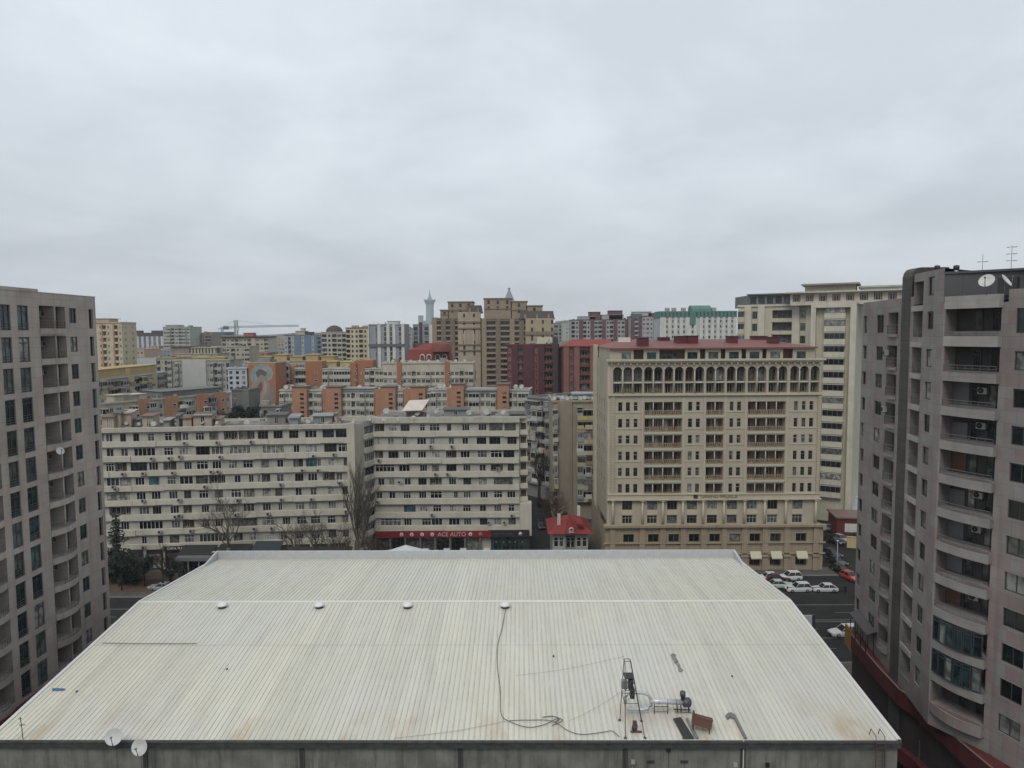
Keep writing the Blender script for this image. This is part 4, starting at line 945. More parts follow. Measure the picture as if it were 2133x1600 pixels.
for y0, y1 in zf:
    za, zb = Z8(y1), Z8(y0)
    for a, b_ in wn_: ops.append((U8(a), U8(b_), za, zb, .25)); WI.append((U8(a), U8(b_), za, zb, -.2, 1, .62))
    for a, b_, cs in lg:
        ops.append((U8(a), U8(b_), za - .85, zb, 1.5, 2)); xs = [a] + list(cs) + [b_]
        for p, q in zip(xs, xs[1:]):
            up, uq = U8(p), U8(q); m_ = (up + uq)/2
            WI.append((up + .35, m_ + .15, za - .8, zb - .25, -1.47, 2, 0)); 
            if rn.random() < .6: WI.append((m_ + .4, uq - .3, za - .8, zb - .25, -1.47, 1, 0))
arc = [195,258,320,385,445,510,572,637,698,765,825,892,952,1020,1080,1148,1208,1280,1340,1405]
zt_, zs_, zb2 = Z8(248), Z8(284), Z8(412)
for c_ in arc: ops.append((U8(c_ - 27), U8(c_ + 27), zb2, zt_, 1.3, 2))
zw = [(1068,1130),(1165,1215)]
cw = [258,413,537,660,785,908,1032,1160,1315]
ztp = Z8(205); 
mb = MB(); zb0 = Z8(1228); 
for c_ in cw:
    for j, (y0, y1) in enumerate(zw): ops.append((U8(c_ - 31), U8(c_ + 31), Z8(y1), Z8(y0), .3)); WI.append((U8(c_ - 31), U8(c_ + 31), Z8(y1), Z8(y0), -.25, 3, .66))
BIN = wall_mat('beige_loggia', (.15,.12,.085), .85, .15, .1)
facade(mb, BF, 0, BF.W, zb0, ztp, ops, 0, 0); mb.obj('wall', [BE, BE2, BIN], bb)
for a, b_, z0, z1, v, nv, tr in WI: win(bb, BF, a, b_, z0, z1, v, nv, tr, BROWNF if rn.random() < .7 else CREAMF, GLB if rn.random() < .5 else GL, ft=.08)
# arch spandrels: fill the corners of each arcade opening with a real arched head
for c_ in arc:
    a, b_ = U8(c_ - 27), U8(c_ + 27); r_ = (b_ - a)/2; cu0 = (a + b_)/2; mb = MB(); n = 8
    for s_ in (-1, 1):
        for i in range(n):
            t0, t1 = math.pi/2*i/n, math.pi/2*(i+1)/n
            p0 = (cu0 + s_*r_*math.cos(t0), zt_ - r_ + r_*math.sin(t0)); p1 = (cu0 + s_*r_*math.cos(t1), zt_ - r_ + r_*math.sin(t1))
            q = [BF(p0[0], -.02, p0[1]), BF(p1[0], -.02, p1[1]), BF(p1[0], -.02, zt_ + .01), BF(p0[0], -.02, zt_ + .01)]
            mb.quad(*(q if s_ < 0 else q[::-1])); mb.quad(BF(p0[0], -.02, p0[1]), BF(p0[0], -.35, p0[1]), BF(p1[0], -.35, p1[1]), BF(p1[0], -.02, p1[1]))
    mb.obj('arch', BE, bb)
    dark = (arc.index(c_) % 2 == 0) or c_ in (258, 1340)
    win(bb, BF, a + .35, b_ - .1, Z8(335), Z8(268), -1.27, 2, 0, RAIL, GL if dark else GLB); win(bb, BF, a + .35, b_ - .3, zb2 + .1, Z8(352), -1.27, 2, 0, CREAMF, GL)
    mb = MB(); fbox(mb, BF, a, b_, -1.28, -.25, Z8(349), Z8(341)); mb.obj('transom', WHITE if dark else BE2, bb)
for i, c_ in enumerate(arc[:-1]):
    m_ = (c_ + arc[i+1])/2
    if arc[i+1] - c_ < 64: mb = MB(); mb.tube([BF(U8(m_), -.02, zb2), BF(U8(m_), -.02, zt_ - .9)], .13, 8); mb.obj('arcade_column', BE2, bb)
# mullion columns and balustrades of the loggias
for y0, y1 in zf:
    za, zb = Z8(y1), Z8(y0)
    for a, b_, cs in lg:
        for c_ in cs: mb = MB(); mb.tube([BF(U8(c_), -.15, za - .9), BF(U8(c_), -.15, zb)], .11, 6); mb.obj('column', BE2, bb)
        mb = MB(); ua, ub = U8(a), U8(b_); fbox(mb, BF, ua, ub, -.12, .02, za + .02, za + .12); fbox(mb, BF, ua, ub, -.12, .02, za - .85, za - .74)
        k = int((ub - ua)/.36)
        for i in range(k): x = ua + (i + .5)*(ub - ua)/k; fbox(mb, BF, x - .07, x + .07, -.10, 0.0, za - .74, za + .02)
        mb.obj('balustrade', wall_mat('balustrade_tan', (.27,.20,.14), .85, .15, .1), bb)
        mb = MB(); fbox(mb, BF, ua - .1, ub + .1, -.05, .12, za - 1.35, za - .9); mb.obj('slab_edge', flat('slab_cream', (.40,.38,.30), .8), bb)
    for a, b_ in ((180,345),(606,722),(866,976),(1250,1425)): mb = MB(); fbox(mb, BF, U8(a), U8(b_), -.03, .09, za - .32, za - .16); mb.obj('sill_course', BE2, bb)
# cornices and courses
def course(y0, y1, pr, mat=None, name='cornice', a=-.3, b_=.3, vin=-.2): mb = MB(); fbox(mb, BF, a, BF.W + b_, vin, pr, Z8(y1), Z8(y0)); return mb.obj(name, mat or BE2, bb)
course(200, 212, .75, a=-.7, b_=.7); course(212.2, 222, .45, a=-.4, b_=.4); course(415, 425, .4); course(1029, 1036, .5); course(1036.3, 1062, .35); course(1062.3, 1068, .7, a=-.5, b_=.5)
for a, b_ in ((155,178),(1425,1445)): mb = MB(); fbox(mb, BF, U8(a), U8(b_), -.1, .22, Z8(1028), Z8(426)); mb.obj('quoin', BE4, bb)
for a in (349, 602, 733, 859, 985, 1238): mb = MB(); fbox(mb, BF, U8(a) - .14, U8(a) + .14, -.1, .1, Z8(1028), Z8(426)); mb.obj('pilaster', BE2, bb)
for i in range(34):
    x = .4 + i*(BF.W - .8)/33; mb = MB(); fbox(mb, BF, x - .12, x + .12, .2, .42, Z8(235), Z8(223)); mb.obj('corbel', BE2, bb)
# sign on the band: small plate and faint gold letters
mb = MB(); u_, z_ = U8(675, 1045), Z8(1045); fbox(mb, BF, u_ - .4, u_ + .4, .36, .55, z_ - .35, z_ + .35); mb.obj('name_plate', flat('plate_navy', (.02,.022,.03)), bb)
text3d('GRAND PALACE', 1.0, BF(U8(820, 1045), .42, z_), BF.a, flat('letter_gold', (.20,.18,.13)), bb)
# engaged columns of the lower arcade
cols = [168,352,478,602,728,857,984,1110,1240,1425]
for c_ in cols:
    mb = MB(); x = U8(c_); mb.tube([BF(x, .3, Z8(1225)), BF(x, .3, Z8(1075))], .26, 8, r1=.22); fbox(mb, BF, x - .38, x + .38, -.05, .62, Z8(1076), Z8(1068)); fbox(mb, BF, x - .36, x + .36, -.05, .6, Z8(1227), Z8(1220)); mb.obj('column', BE2, bb)
for i, c_ in enumerate(cw):
    mb = MB(); fbox(mb, BF, U8(c_ - 34), U8(c_ + 34), -.02, .10, Z8(1161), Z8(1134)); mb.obj('spandrel', BE2, bb)
# rusticated base, a little proud
BB = Frame(xy(BF(-.9, .9, 0)), xy(BF(BF.W + .9, .9, 0)))
UB = lambda zx, zy=1300: BB.uz(1220 + zx/S8, 680 + zy/S8)[0]
ZB = lambda zy, zx=800: BB.uz(1220 + zx/S8, 680 + zy/S8)[1]
ops = []; W2 = []; cb3 = [265,418,544,670,797,921,1045,1172,1330]
for c_ in cb3:
    ops.append((UB(c_ - 33), UB(c_ + 33), ZB(1330), ZB(1280), .35)); W2.append((UB(c_ - 33), UB(c_ + 33), ZB(1330), ZB(1280), -.3, 2, 0))
    ops.append((UB(c_ - 33), UB(c_ + 33), ZB(1480), ZB(1422), .8, 1)); W2.append((UB(c_ - 31), UB(c_ + 31), ZB(1478), ZB(1424), -.7, 2, 0))
mb = MB(); facade(mb, BB, 0, BB.W, 0, ZB(1230), ops, 0, 0); 
FS0 = Frame((BB(0,0,0).x + .02, BB(0,0,0).y + 24), xy(BB(0,0,0))); facade(mb, FS0, 0, FS0.W, 0, ZB(1230), [], 0)
q = BB(BB.W,0,0); FS1 = Frame(xy(q), (q.x, q.y + 24)); facade(mb, FS1, 0, FS1.W, 0, ZB(1230), [], 0); mb.quad(BB(0,0,ZB(1230)), BB(BB.W,0,ZB(1230)), BB(BB.W,-2,ZB(1230)), BB(0,-2,ZB(1230)))
mb.obj('base_wall', [BE3, DARKIN], bb)
for a, b_, z0, z1, v, nv, tr in W2: win(bb, BB, a, b_, z0, z1, v, nv, tr, BROWNF, glass_mat('shop_red_glass', [(.06,.012,.012),(.03,.03,.035)]) if (z1 < 5.5 and a > UB(1000) and a < UB(1250)) else GL, ft=.1)
for a in [165,350,475,600,726,853,980,1106,1240,1420]:
    mb = MB(); x = UB(a); fbox(mb, BB, x - .55, x + .55, -.05, .3, 0, ZB(1234)); fbox(mb, BB, x - .7, x + .7, -.05, .5, ZB(1422), ZB(1410)); mb.obj('base_pier', BE3, bb)
for y0, y1, p in ((1222,1236,.7),(1332,1338,.35),(1400,1406,.3)): mb = MB(); fbox(mb, BB, -.4, BB.W + .4, -.1, p, ZB(y1), ZB(y0)); mb.obj('cornice', BE3, bb)
for c_ in (1045, 1172, 1330):
    mb = MB(); ua, ub = UB(c_ - 33), UB(c_ + 33); z1, z0 = ZB(1386), ZB(1420); mb.quad(BB(ua, .3, z1), BB(ua, 1.15, z0), BB(ub, 1.15, z0), BB(ub, .3, z1)); mb.quad(BB(ua, .3, z1), BB(ub, .3, z1), BB(ub, 1.1, z0 - .02), BB(ua, 1.1, z0 - .02)); mb.quad(BB(ua, 1.15, z0), BB(ua, 1.15, z0 - .25), BB(ub, 1.15, z0 - .25), BB(ub, 1.15, z0)); mb.quad(BB(ua, .3, z1), BB(ua, .3, z0), BB(ua, 1.15, z0)); mb.quad(BB(ub, .3, z1), BB(ub, 1.15, z0), BB(ub, .3, z0)); mb.obj('awning', flat('awning_cream', (.42,.40,.30), .8), bb)
# sides, attic, roof
BL = Frame((BF(0,0,0).x - .2, BF(0,0,0).y + 22), xy(BF(0,0,0))); q = BF(BF.W,0,0); BR = Frame(xy(q), (q.x, q.y + 22))
ops = [(3 + 3.6*j, 4.1 + 3.6*j, Z8(y1), Z8(y0), .2) for y0, y1 in zf for j in range(5)]
mb = MB(); facade(mb, BL, 0, BL.W, zb0, ztp, ops, 0, 0); facade(mb, BR, 0, BR.W, zb0, ztp, [], 0); mb.obj('side_wall', BE4, bb)
for a, b_, z0, z1, *d in ops: win(bb, BL, a, b_, z0, z1, -.17, 1, .6, BROWNF, GL)
mb = MB(); fbox(mb, BL, -.5, 2.6, -.2, .5, 0, Z8(118)); mb.obj('side_pilaster', BE2, bb)
mb = MB(); fbox(mb, BL, BL.W - 1.6, BL.W, -.2, .35, zb0, ztp); mb.obj('side_pilaster', BE2, bb)
mb = MB(); mb.quad(*[Vector((p.x, p.y, ztp - .03)) for p in (BF(0,0,0), BF(BF.W,0,0), BR(22,0,0), BL(0,0,0))]); mb.obj('terrace', ROOFG, bb)
AT = Frame(xy(BF(.3, -2.0, 0)), xy(BF(BF.W - .4, -2.0, 0)))
UA = lambda zx, zy=170: AT.uz(1220 + zx/S8, 680 + zy/S8)[0]
ZA = lambda zy, zx=800: AT.uz(1220 + zx/S8, 680 + zy/S8)[1]
ops = []; W3 = []
for a, b_ in ((222,278),(378,436),(628,690),(758,818),(885,945),(1012,1072),(1140,1200),(1302,1358)): ops.append((UA(a), UA(b_), ZA(212), ZA(158), .2)); W3.append((UA(a), UA(b_), ZA(212), ZA(158), -.15))
for a, b_ in ((296,357),(455,612),(706,738),(834,862),(962,990),(1090,1116),(1218,1278)): ops.append((UA(a), UA(b_), ZA(212), ZA(138), 1.4, 1))
mb = MB(); facade(mb, AT, 0, AT.W, ztp - .5, ZA(128), ops, 0, 1); 
q = AT(AT.W,0,0); facade(mb, Frame(xy(q), (q.x, q.y + 18)), 0, 18, ztp - .5, ZA(128), [], 0); q = AT(0,0,0); facade(mb, Frame((q.x, q.y + 18), xy(q)), 0, 18, ztp - .5, ZA(128), [], 0)
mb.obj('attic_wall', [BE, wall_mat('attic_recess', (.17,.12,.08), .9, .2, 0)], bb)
for a, b_, z0, z1, *_v in W3: win(bb, AT, a, b_, z0, z1, -.15, 2, 0, DARKF, GLT)
win(bb, AT, UA(465), UA(575), ZA(212), ZA(160), -1.3, 5, 0, DARKF, GL)
zr = ZA(130); zr2 = at(1400, 707, 139 + 17).z
mb = MB(); A0, A1 = AT(-.3, .6, zr), AT(AT.W + .3, .6, zr); B0, B1 = AT(4.5, -15, zr2), AT(AT.W - 6.5, -15, zr2); C0, C1 = AT(-.3, -20, zr), AT(AT.W + .3, -20, zr)
mb.quad(A0, A1, B1, B0); mb.quad(A1, C1, B1); mb.quad(C0, A0, B0); mb.quad(C1, C0, B0, B1); mb.quad(A0, A0 - Vector((0,0,.3)), A1 - Vector((0,0,.3)), A1); mb.obj('roof', RR, bb)
for a, b_, y0, y1, yy in ((325,390,72,112,4),(560,628,62,94,9),(632,695,60,96,8.5),(885,940,62,94,9),(1035,1122,62,82,15),(1142,1195,68,98,7.5),(455,520,70,90,14)):
    F_ = Frame(xy(BF(0, -yy, 0)), xy(BF(10, -yy, 0))); u0_, z1_ = F_.uz(1220 + a/S8, 680 + y0/S8); u1_, z0_ = F_.uz(1220 + b_/S8, 680 + y1/S8)
    mb = MB(); fbox(mb, F_, u0_, u1_, -2.4, 0, z0_ - .6, z1_); fbox(mb, F_, u0_ - .15, u1_ + .15, -2.55, .15, z1_, z1_ + .12); mb.obj('roof_hatch', RRD, bb)
F_ = Frame(xy(BF(0, -12, 0)), xy(BF(10, -12, 0))); u0_, z1_ = F_.uz(1288, 703); u1_, z0_ = F_.uz(1313, 716); mb = MB(); fbox(mb, F_, u0_, u1_, -.3, 0, z0_ - 1, z1_); mb.obj('roof_board', flat('board_white', (.55,.52,.48)), bb)
# ================================================================ generic city blocks
def block(name, label, x0, x1, yt, Y0, Y1=None, bays='w.w.w', rows=6, fl=3.0, wall=None, dep=13, ph=.9, win_h=1.5, fm=WHITE, gm=GL, acc=None, acc2=None, roofm=None, group=None,
          base=0, side=None, cat='building', band=None, yt1=None, ft=.1, cornice=None, firstdrop=.6, slabm=None, ymid=None):
    """apartment block between source pixels x0..x1 at its roof line yt; bays: w window, W wide window, b open balcony, g glazed balcony,
       t tall narrow window, p raised accent pier, P accent pier 2, o accent panel with slit windows, . blank"""
    Y1 = Y1 or Y0; p0 = at(x0, yt, Y0); p1 = at(x1, yt1 or yt, Y1); F = Frame(xy(p0), xy(p1)); zt = (p0.z + p1.z)/2
    root = empty(name, (p0.x, p0.y, 0), label, cat, group)
    n = len(bays); bw = F.W/n; ops = []; ws = []; rn = random.Random(hash((x0, x1)) % 9999)
    wm = wall or WWALL; acc = acc or wm; acc2 = acc2 or acc
    i = 0; runs = []
    while i < n:
        j = i
        while j < n and bays[j] == bays[i] and bays[i] in 'bgpPo.': j += 1
        j = max(j, i + 1); runs.append((bays[i], i*bw, j*bw)); i = j
    for k in range(rows):
        hd = zt - ph - firstdrop - k*fl
        for t, a, b_ in runs:
            w_ = b_ - a
            if t == 'w': ops.append((a + w_*.27, b_ - w_*.27, hd - win_h, hd, .2)); ws.append((a + w_*.27, b_ - w_*.27, hd - win_h, hd, -.15, 2))
            elif t == 'W': ops.append((a + w_*.12, b_ - w_*.12, hd - win_h, hd, .2)); ws.append((a + w_*.12, b_ - w_*.12, hd - win_h, hd, -.15, 3))
            elif t == 't': ops.append((a + w_*.33, b_ - w_*.33, hd - win_h*1.2, hd, .2)); ws.append((a + w_*.33, b_ - w_*.33, hd - win_h*1.2, hd, -.15, 1))
            elif t == 'b': ops.append((a + .15, b_ - .15, hd - fl + .85, hd + .2, 1.1, 2)); ws.append((a + w_*.25, b_ - w_*.25, hd - 1.7, hd, -1.05, 2))
            elif t == 'g': ws.append((a + .1, b_ - .1, hd - 1.45, hd + .05, .95, max(2, int(w_/1.1))))
    H0 = max(base, zt - ph - rows*fl - 8)
    mb = MB(); facade(mb, F, 0, F.W, base, zt, ops, 0, 0)
    q0, q1 = F(0, -dep, 0), F(F.W, -dep, 0)
    SL_, SR_ = Frame(xy(q0), xy(p0)), Frame(xy(p1), xy(q1)); sops = []; swin = []
    vis = SR_ if (x0 + x1)/2 < 1066 else SL_
    if side:
        for k in range(rows):
            hd = zt - ph - firstdrop - k*fl
            for j in range(side): c_ = dep*(j + .5)/side; sops.append((c_ - .6, c_ + .6, hd - win_h, hd, .2)); swin.append((c_ - .6, c_ + .6, hd - win_h, hd))
    facade(mb, SL_, 0, SL_.W, base, zt, sops if vis is SL_ else [], 0, 0); facade(mb, SR_, 0, SR_.W, base, zt, sops if vis is SR_ else [], 0, 0)
    facade(mb, Frame(xy(q1), xy(q0)), 0, F.W, base, zt, [], 0)
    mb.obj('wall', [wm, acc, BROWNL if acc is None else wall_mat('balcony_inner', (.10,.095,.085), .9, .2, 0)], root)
    mb = MB(); mb.quad(F(0, 0, zt - .35), F(F.W, 0, zt - .35), F(F.W, -dep, zt - .35), F(0, -dep, zt - .35)); mb.obj('roof', roofm or ROOFG, root)
    for (t, a, b_) in runs:
        if t in 'pPo': mb = MB(); fbox(mb, F, a, b_, -.02, .45, base, zt + (.0 if t != 'o' else .5)); mb.obj('accent_panel', acc if t != 'P' else acc2, root)
        if t == 'o':
            for k in range(rows): hd = zt - ph - k*fl - .9; ws.append(((a + b_)/2 + .3, (a + b_)/2 + 1.5, hd - .75, hd, .47, 1))
        if t in 'bg':
            for k in range(rows):
                hd = zt - ph - firstdrop - k*fl; mb = MB()
                if t == 'b': fbox(mb, F, a, b_, -.05, .25, hd - fl + .6 - .25 + .0, hd - fl + 1.35)
                else: fbox(mb, F, a, b_, 0, 1.0, hd - fl + .35, hd - 1.45); b9 = MB(); fbox(b9, F, a, b_, 0, 1.02, hd + .05, hd + .2); b9.obj('balcony_head', slabm or wm, root)
                mb.obj('balcony', slabm or wm, root)
    mb = MB(); c_ = cornice or wm; fbox(mb, F, -.25, F.W + .25, -.3, .3, zt - .25, zt + .25); fbox(mb, SL_, 0, SL_.W - .31, -.3, .25, zt - .25, zt + .24); fbox(mb, SR_, .31, SR_.W, -.3, .25, zt - .25, zt + .24); mb.obj('cornice', c_, root)
    if band:
        for k in range(rows): hd = zt - ph - firstdrop - k*fl; mb = MB(); fbox(mb, F, 0, F.W, -.02, .22, hd - fl + .45, hd - fl + 1.0); mb.obj('floor_band', band, root)
    ws.sort(key=lambda q: -q[3]); cap = 96
    for a, b_, z0, z1, v, nv in ws[:cap]: win(root, F, a, b_, z0, z1, v, nv, 0, fm, gm, ft=ft, name='window', pane=False)
    rest = ws[cap:]; 
    for a, b_, z0, z1 in swin:
        if len(ws) < cap: win(root, vis, a, b_, z0, z1, -.15, 2, 0, fm, gm, ft=ft, pane=False)
        else: rest.append(('s', a, b_, z0, z1))
    if rest:
        mb = MB()
        for q in rest:
            if q[0] == 's': _, a, b_, z0, z1 = q; G_ = vis; v = -.15
            else: a, b_, z0, z1, v, nv = q; G_ = F
            mb.quad(G_(a, v, z0), G_(b_, v, z0), G_(b_, v, z1), G_(a, v, z1), m=0); m_ = (a + b_)/2
            fbox(mb, G_, m_ - .05, m_ + .05, v - .02, v + .05, z0, z1, 1)
        tag(mb.obj('window_bank', [gm, fm], root), kind='stuff')
    if Y0 < 700: clutter(root, F, zt, dep, int(F.W/3.2) + 3, rn)
    return root, F, zt
def clutter(root, F, zt, dep, n, rn):
    """small roof things fixed to the building: tanks, vents, sheds, aerials"""
    for i in range(n):
        u, v = rn.uniform(.8, F.W - .8), rn.uniform(1.2, dep*.7); k = rn.random(); mb = MB(); z = zt - .36
        if k < .35: s_ = rn.uniform(.3, .7); fbox(mb, F, u - s_*rn.uniform(.6, 1.6), u + s_*rn.uniform(.6, 1.6), -v - s_, -v, z, z + rn.uniform(.6, 1.5)); mb.obj('roof_box', rn.choice((OLD_, TIN_, DRK_, BGE_)), root)
        elif k < .55: mb.lathe([(.45, 0), (.48, .5), (.45, 1.0), (.1, 1.15), (.001, 1.16)], F(u, -v, z), 8); mb.obj('water_tank', rn.choice((TIN_, DRK_, BLT_)), root)
        elif k < .85: h = rn.uniform(1.2, 3.0); mb.tube([F(u, -v, z), F(u, -v, z + h)], .045, 3); mb.tube([F(u - .5, -v, z + h*.85), F(u + .5, -v, z + h*.88)], .03, 3); mb.tube([F(u - .35, -v, z + h*.7), F(u + .35, -v, z + h*.7)], .03, 3); mb.obj('roof_aerial', RAIL, root)
        else: w_ = rn.uniform(1.0, 2.4); fbox(mb, F, u - w_, u + w_, -v - 2.2, -v, z, z + rn.uniform(1.6, 2.3)); mb.obj('roof_shed', rn.choice((OLD_, BGE_, TIN_)), root)
OLD_, TIN_, DRK_, BGE_, BLT_ = [wall_mat('roof_clutter_' + n, c, .85, .3, .3) for n, c in (('old', (.25,.235,.205)), ('tin', (.23,.235,.24)), ('dark', (.07,.068,.065)), ('beige', (.34,.29,.22)), ('blue', (.07,.12,.2)))]
def penthouse(root, F, a, b_, h, zt, d0=2, d1=8, mat=None, name='penthouse', over=.3, z0=-.3):
    mb = MB(); fbox(mb, F, a, b_, -d1, -d0, zt + z0, zt + h); fbox(mb, F, a - over, b_ + over, -d1 - over, -d0 + over, zt + h, zt + h + .25); return mb.obj(name, mat or WWALL, root)
def dishlet(root, F, u, v, z, s, mt=None):
    mb = MB(); c_ = F(u, -v, z + .9); mb.lathe([(.001, 0), (s*.6, .05*s), (s, .18*s), (s*.98, .12*s), (.001, -.05)], c_, 10, axis=(random.uniform(-.7, .7), -1, .7)); mb.tube([F(u, -v, z), c_], .05, 4); return mb.obj('satellite_dish', mt or flat('dish_aged', (.34,.34,.32), .7, var=.3), root)

infills = []
P_ = lambda n, c, **k: wall_mat(n, c, .85, k.pop('var', .12), k.pop('streak', .3), **k)
CREAM = P_('cream_paint', (.46,.40,.28)); PINKC = P_('pink_cream', (.42,.33,.26)); YEL = P_('yellow_attic', (.37,.28,.13)); ORA = P_('orange_stair_wall', (.335,.18,.115), dirt=(.30,.17,.11)); ORD = P_('deep_orange', (.30,.135,.075))
GRY = P_('grey_panel', (.28,.285,.28)); LGR = P_('light_grey_panel', (.40,.405,.40)); BLU = P_('blue_paint', (.13,.18,.27)); BLG = P_('blue_grey_wall', (.24,.27,.30)); DKR = P_('dark_red_brick', (.14,.045,.04)); DKR2 = P_('dark_red_light', (.19,.10,.085))
TAN = P_('tan_stone', (.20,.162,.115)); TAN2 = P_('tan_stone_light', (.255,.205,.145)); MANS = flat('dark_mansard', (.05,.035,.033), .7); TEAL = P_('teal_sheet', (.085,.185,.16)); WHT = P_('white_render', (.52,.52,.49)); OLD = P_('old_grey_render', (.30,.29,.255), streak=.5); OLDB = P_('old_beige_render', (.36,.33,.26), streak=.45); YPAN = P_('yellow_panel', (.42,.36,.19)); REDR = P_('red_tile_roof', (.17,.045,.038), dirt=(.15,.04,.035))
BROWNG = P_('brown_roof', (.14,.12,.10)); DKG = P_('dark_grey_wall', (.11,.115,.12))

# --- far skyline, left to right
r, F, zt = block('residential_tower', 'cream ten storey tower just right of the left taupe tower', 196, 253, 672, 335, bays='.wbw.bw', rows=9, wall=CREAM, acc=PINKC, side=2, cornice=PINKC, group=None); penthouse(r, F, 0, F.W*.5, 1.8, zt, 1, 9, PINKC)
for i in (2, 5): mb = MB(); fbox(mb, F, F.W*i/7 - .4, F.W*i/7 + .2, -.02, .4, 0, zt - .5); mb.obj('pier', P_('salmon_pier', (.38,.22,.16)), r)
r, F, zt = block('residential_tower', 'slim blue-grey tower group on the far left skyline', 250, 286, 694, 900, bays='pwpwpwpw', rows=14, wall=P_('slate_wall', (.15,.17,.20)), acc=P_('pale_pier', (.30,.32,.34)), dep=30, ph=2); penthouse(r, F, F.W*.1, F.W*.9, 3, zt, 3, 20, MANS)
r, F, zt = block('residential_tower', 'white ribbed tower with a dark crown on the far left skyline', 284, 340, 701, 800, bays='pwpwpwpwpwp', rows=13, wall=P_('slate_wall', (.15,.17,.20)), acc=P_('white_pier', (.46,.47,.47)), dep=30, ph=1); penthouse(r, F, 0, F.W, 4, zt, 2, 20, MANS); penthouse(r, F, F.W*.5, F.W, 6.5, zt, 4, 18, MANS)
r, F, zt = block('residential_tower', 'pale grey-green tower rising above the white ribbed one', 339, 395, 681, 620, bays='WgbWbgW', rows=13, wall=P_('sage_wall', (.33,.35,.31)), dep=24, side=3); penthouse(r, F, F.W*.05, F.W*.5, 1.5, zt, 3, 15, GRY)
r, F, zt = block('unfinished_block', 'brown unfinished concrete block with a ragged top on the left skyline', 394, 440, 697, 640, bays='bbwbwbb', rows=9, wall=P_('raw_concrete', (.24,.215,.18)), dep=22)
for i in range(7): mb = MB(); fbox(mb, F, F.W*(i + .3)/7, F.W*(i + .6)/7, -8, -2, zt, zt + 1.2 + (i*37 % 5)*.5); mb.obj('column_stub', P_('raw_concrete', (.24,.215,.18)), r)
r, F, zt = block('office_block', 'dark blue-grey flat slab behind the unfinished block', 432, 470, 694, 900, bays='WWWWWW', rows=8, wall=P_('steel_blue_wall', (.12,.15,.19)), dep=30); penthouse(r, F, -1, F.W + 1, 1.2, zt, 0, 28, DKG)
r, F, zt = block('residential_block', 'cream and pink block with a dark overhanging roof below the crane', 462, 558, 703, 520, bays='bwWbWwbpWwb', rows=11, wall=P_('cream_grey', (.38,.36,.29)), acc=PINKC, dep=20, fm=CREAMF); penthouse(r, F, -.6, F.W + .6, .5, zt, -1, 16, MANS); penthouse(r, F, F.W*.45, F.W*.66, 3.2, zt, 2, 8, P_('red_box', (.30,.10,.09)))
# crane behind it
c0 = at(492, 690, 700); cr_ = empty('tower_crane', (c0.x, c0.y, 0), 'pale green tower crane with a long jib on the left skyline', 'crane')
CRM = flat('crane_green', (.20,.27,.24), .6); zc_ = at(492, 683, 700).z; ztp_ = at(492, 667, 700).z
def lattice(p0, p1, w_, n, name, mat, root, r_=.18):
    p0, p1 = Vector(p0), Vector(p1); d = (p1 - p0).normalized(); s = d.cross(Vector((0, 0, 1))) if abs(d.z) < .9 else Vector((1, 0, 0)); s.normalize(); t = d.cross(s); mb = MB()
    cs = [s*w_ + t*w_, s*w_ - t*w_, -s*w_ - t*w_, -s*w_ + t*w_]
    for c_ in cs: mb.tube([p0 + c_, p1 + c_], r_, 4)
    for i in range(n):
        a, b_ = p0.lerp(p1, i/n), p0.lerp(p1, (i+1)/n)
        for k in range(4): mb.tube([a + cs[k], b_ + cs[(k+1) % 4]], r_*.6, 3)
    return mb.obj(name, mat, root)
lattice((c0.x, c0.y, 0), (c0.x, c0.y, ztp_), 1.3, 30, 'mast', CRM, cr_, .32)
zj = at(492, 681, 700).z; xl, xr = at(466, 682, 700).x, at(622, 679, 700).x
lattice((c0.x, c0.y, zj), (xr, c0.y, zj + .8), .7, 44, 'jib', CRM, cr_, .2); lattice((c0.x, c0.y, zj), (xl, c0.y, zj), .8, 8, 'counter_jib', CRM, cr_, .22)
mb = MB(); mb.box(xl - .5, xl + 4.5, c0.y - 1.2, c0.y + 1.2, zj - 2.6, zj + .4); mb.obj('counterweight', DKG, cr_); mb = MB(); mb.box(c0.x + 1, c0.x + 3.2, c0.y - 3, c0.y - .8, zj - 3.5, zj - .8); mb.obj('cab', flat('cab_white', (.5,.5,.5)), cr_)
mb = MB(); mb.tube([(c0.x, c0.y, ztp_), (c0.x + (xr - c0.x)*.6, c0.y, zj + 1.2)], .14, 3); mb.tube([(c0.x, c0.y, ztp_), (xl, c0.y, zj + .6)], .14, 3); mb.obj('tie_cable', CRM, cr_)
# second distant crane mast
c1_ = at(463, 690, 1000); c2_ = empty('tower_crane', (c1_.x, c1_.y, 0), 'faint distant crane mast left of the green crane', 'crane'); lattice((c1_.x, c1_.y, 0), (c1_.x, c1_.y, at(463, 681, 1000).z), 1.2, 20, 'mast', CRM, c2_, .3); zq = at(463, 685, 1000).z; lattice((c1_.x - 6, c1_.y, zq), (c1_.x + 14, c1_.y, zq + 1), .6, 8, 'jib', CRM, c2_, .2)
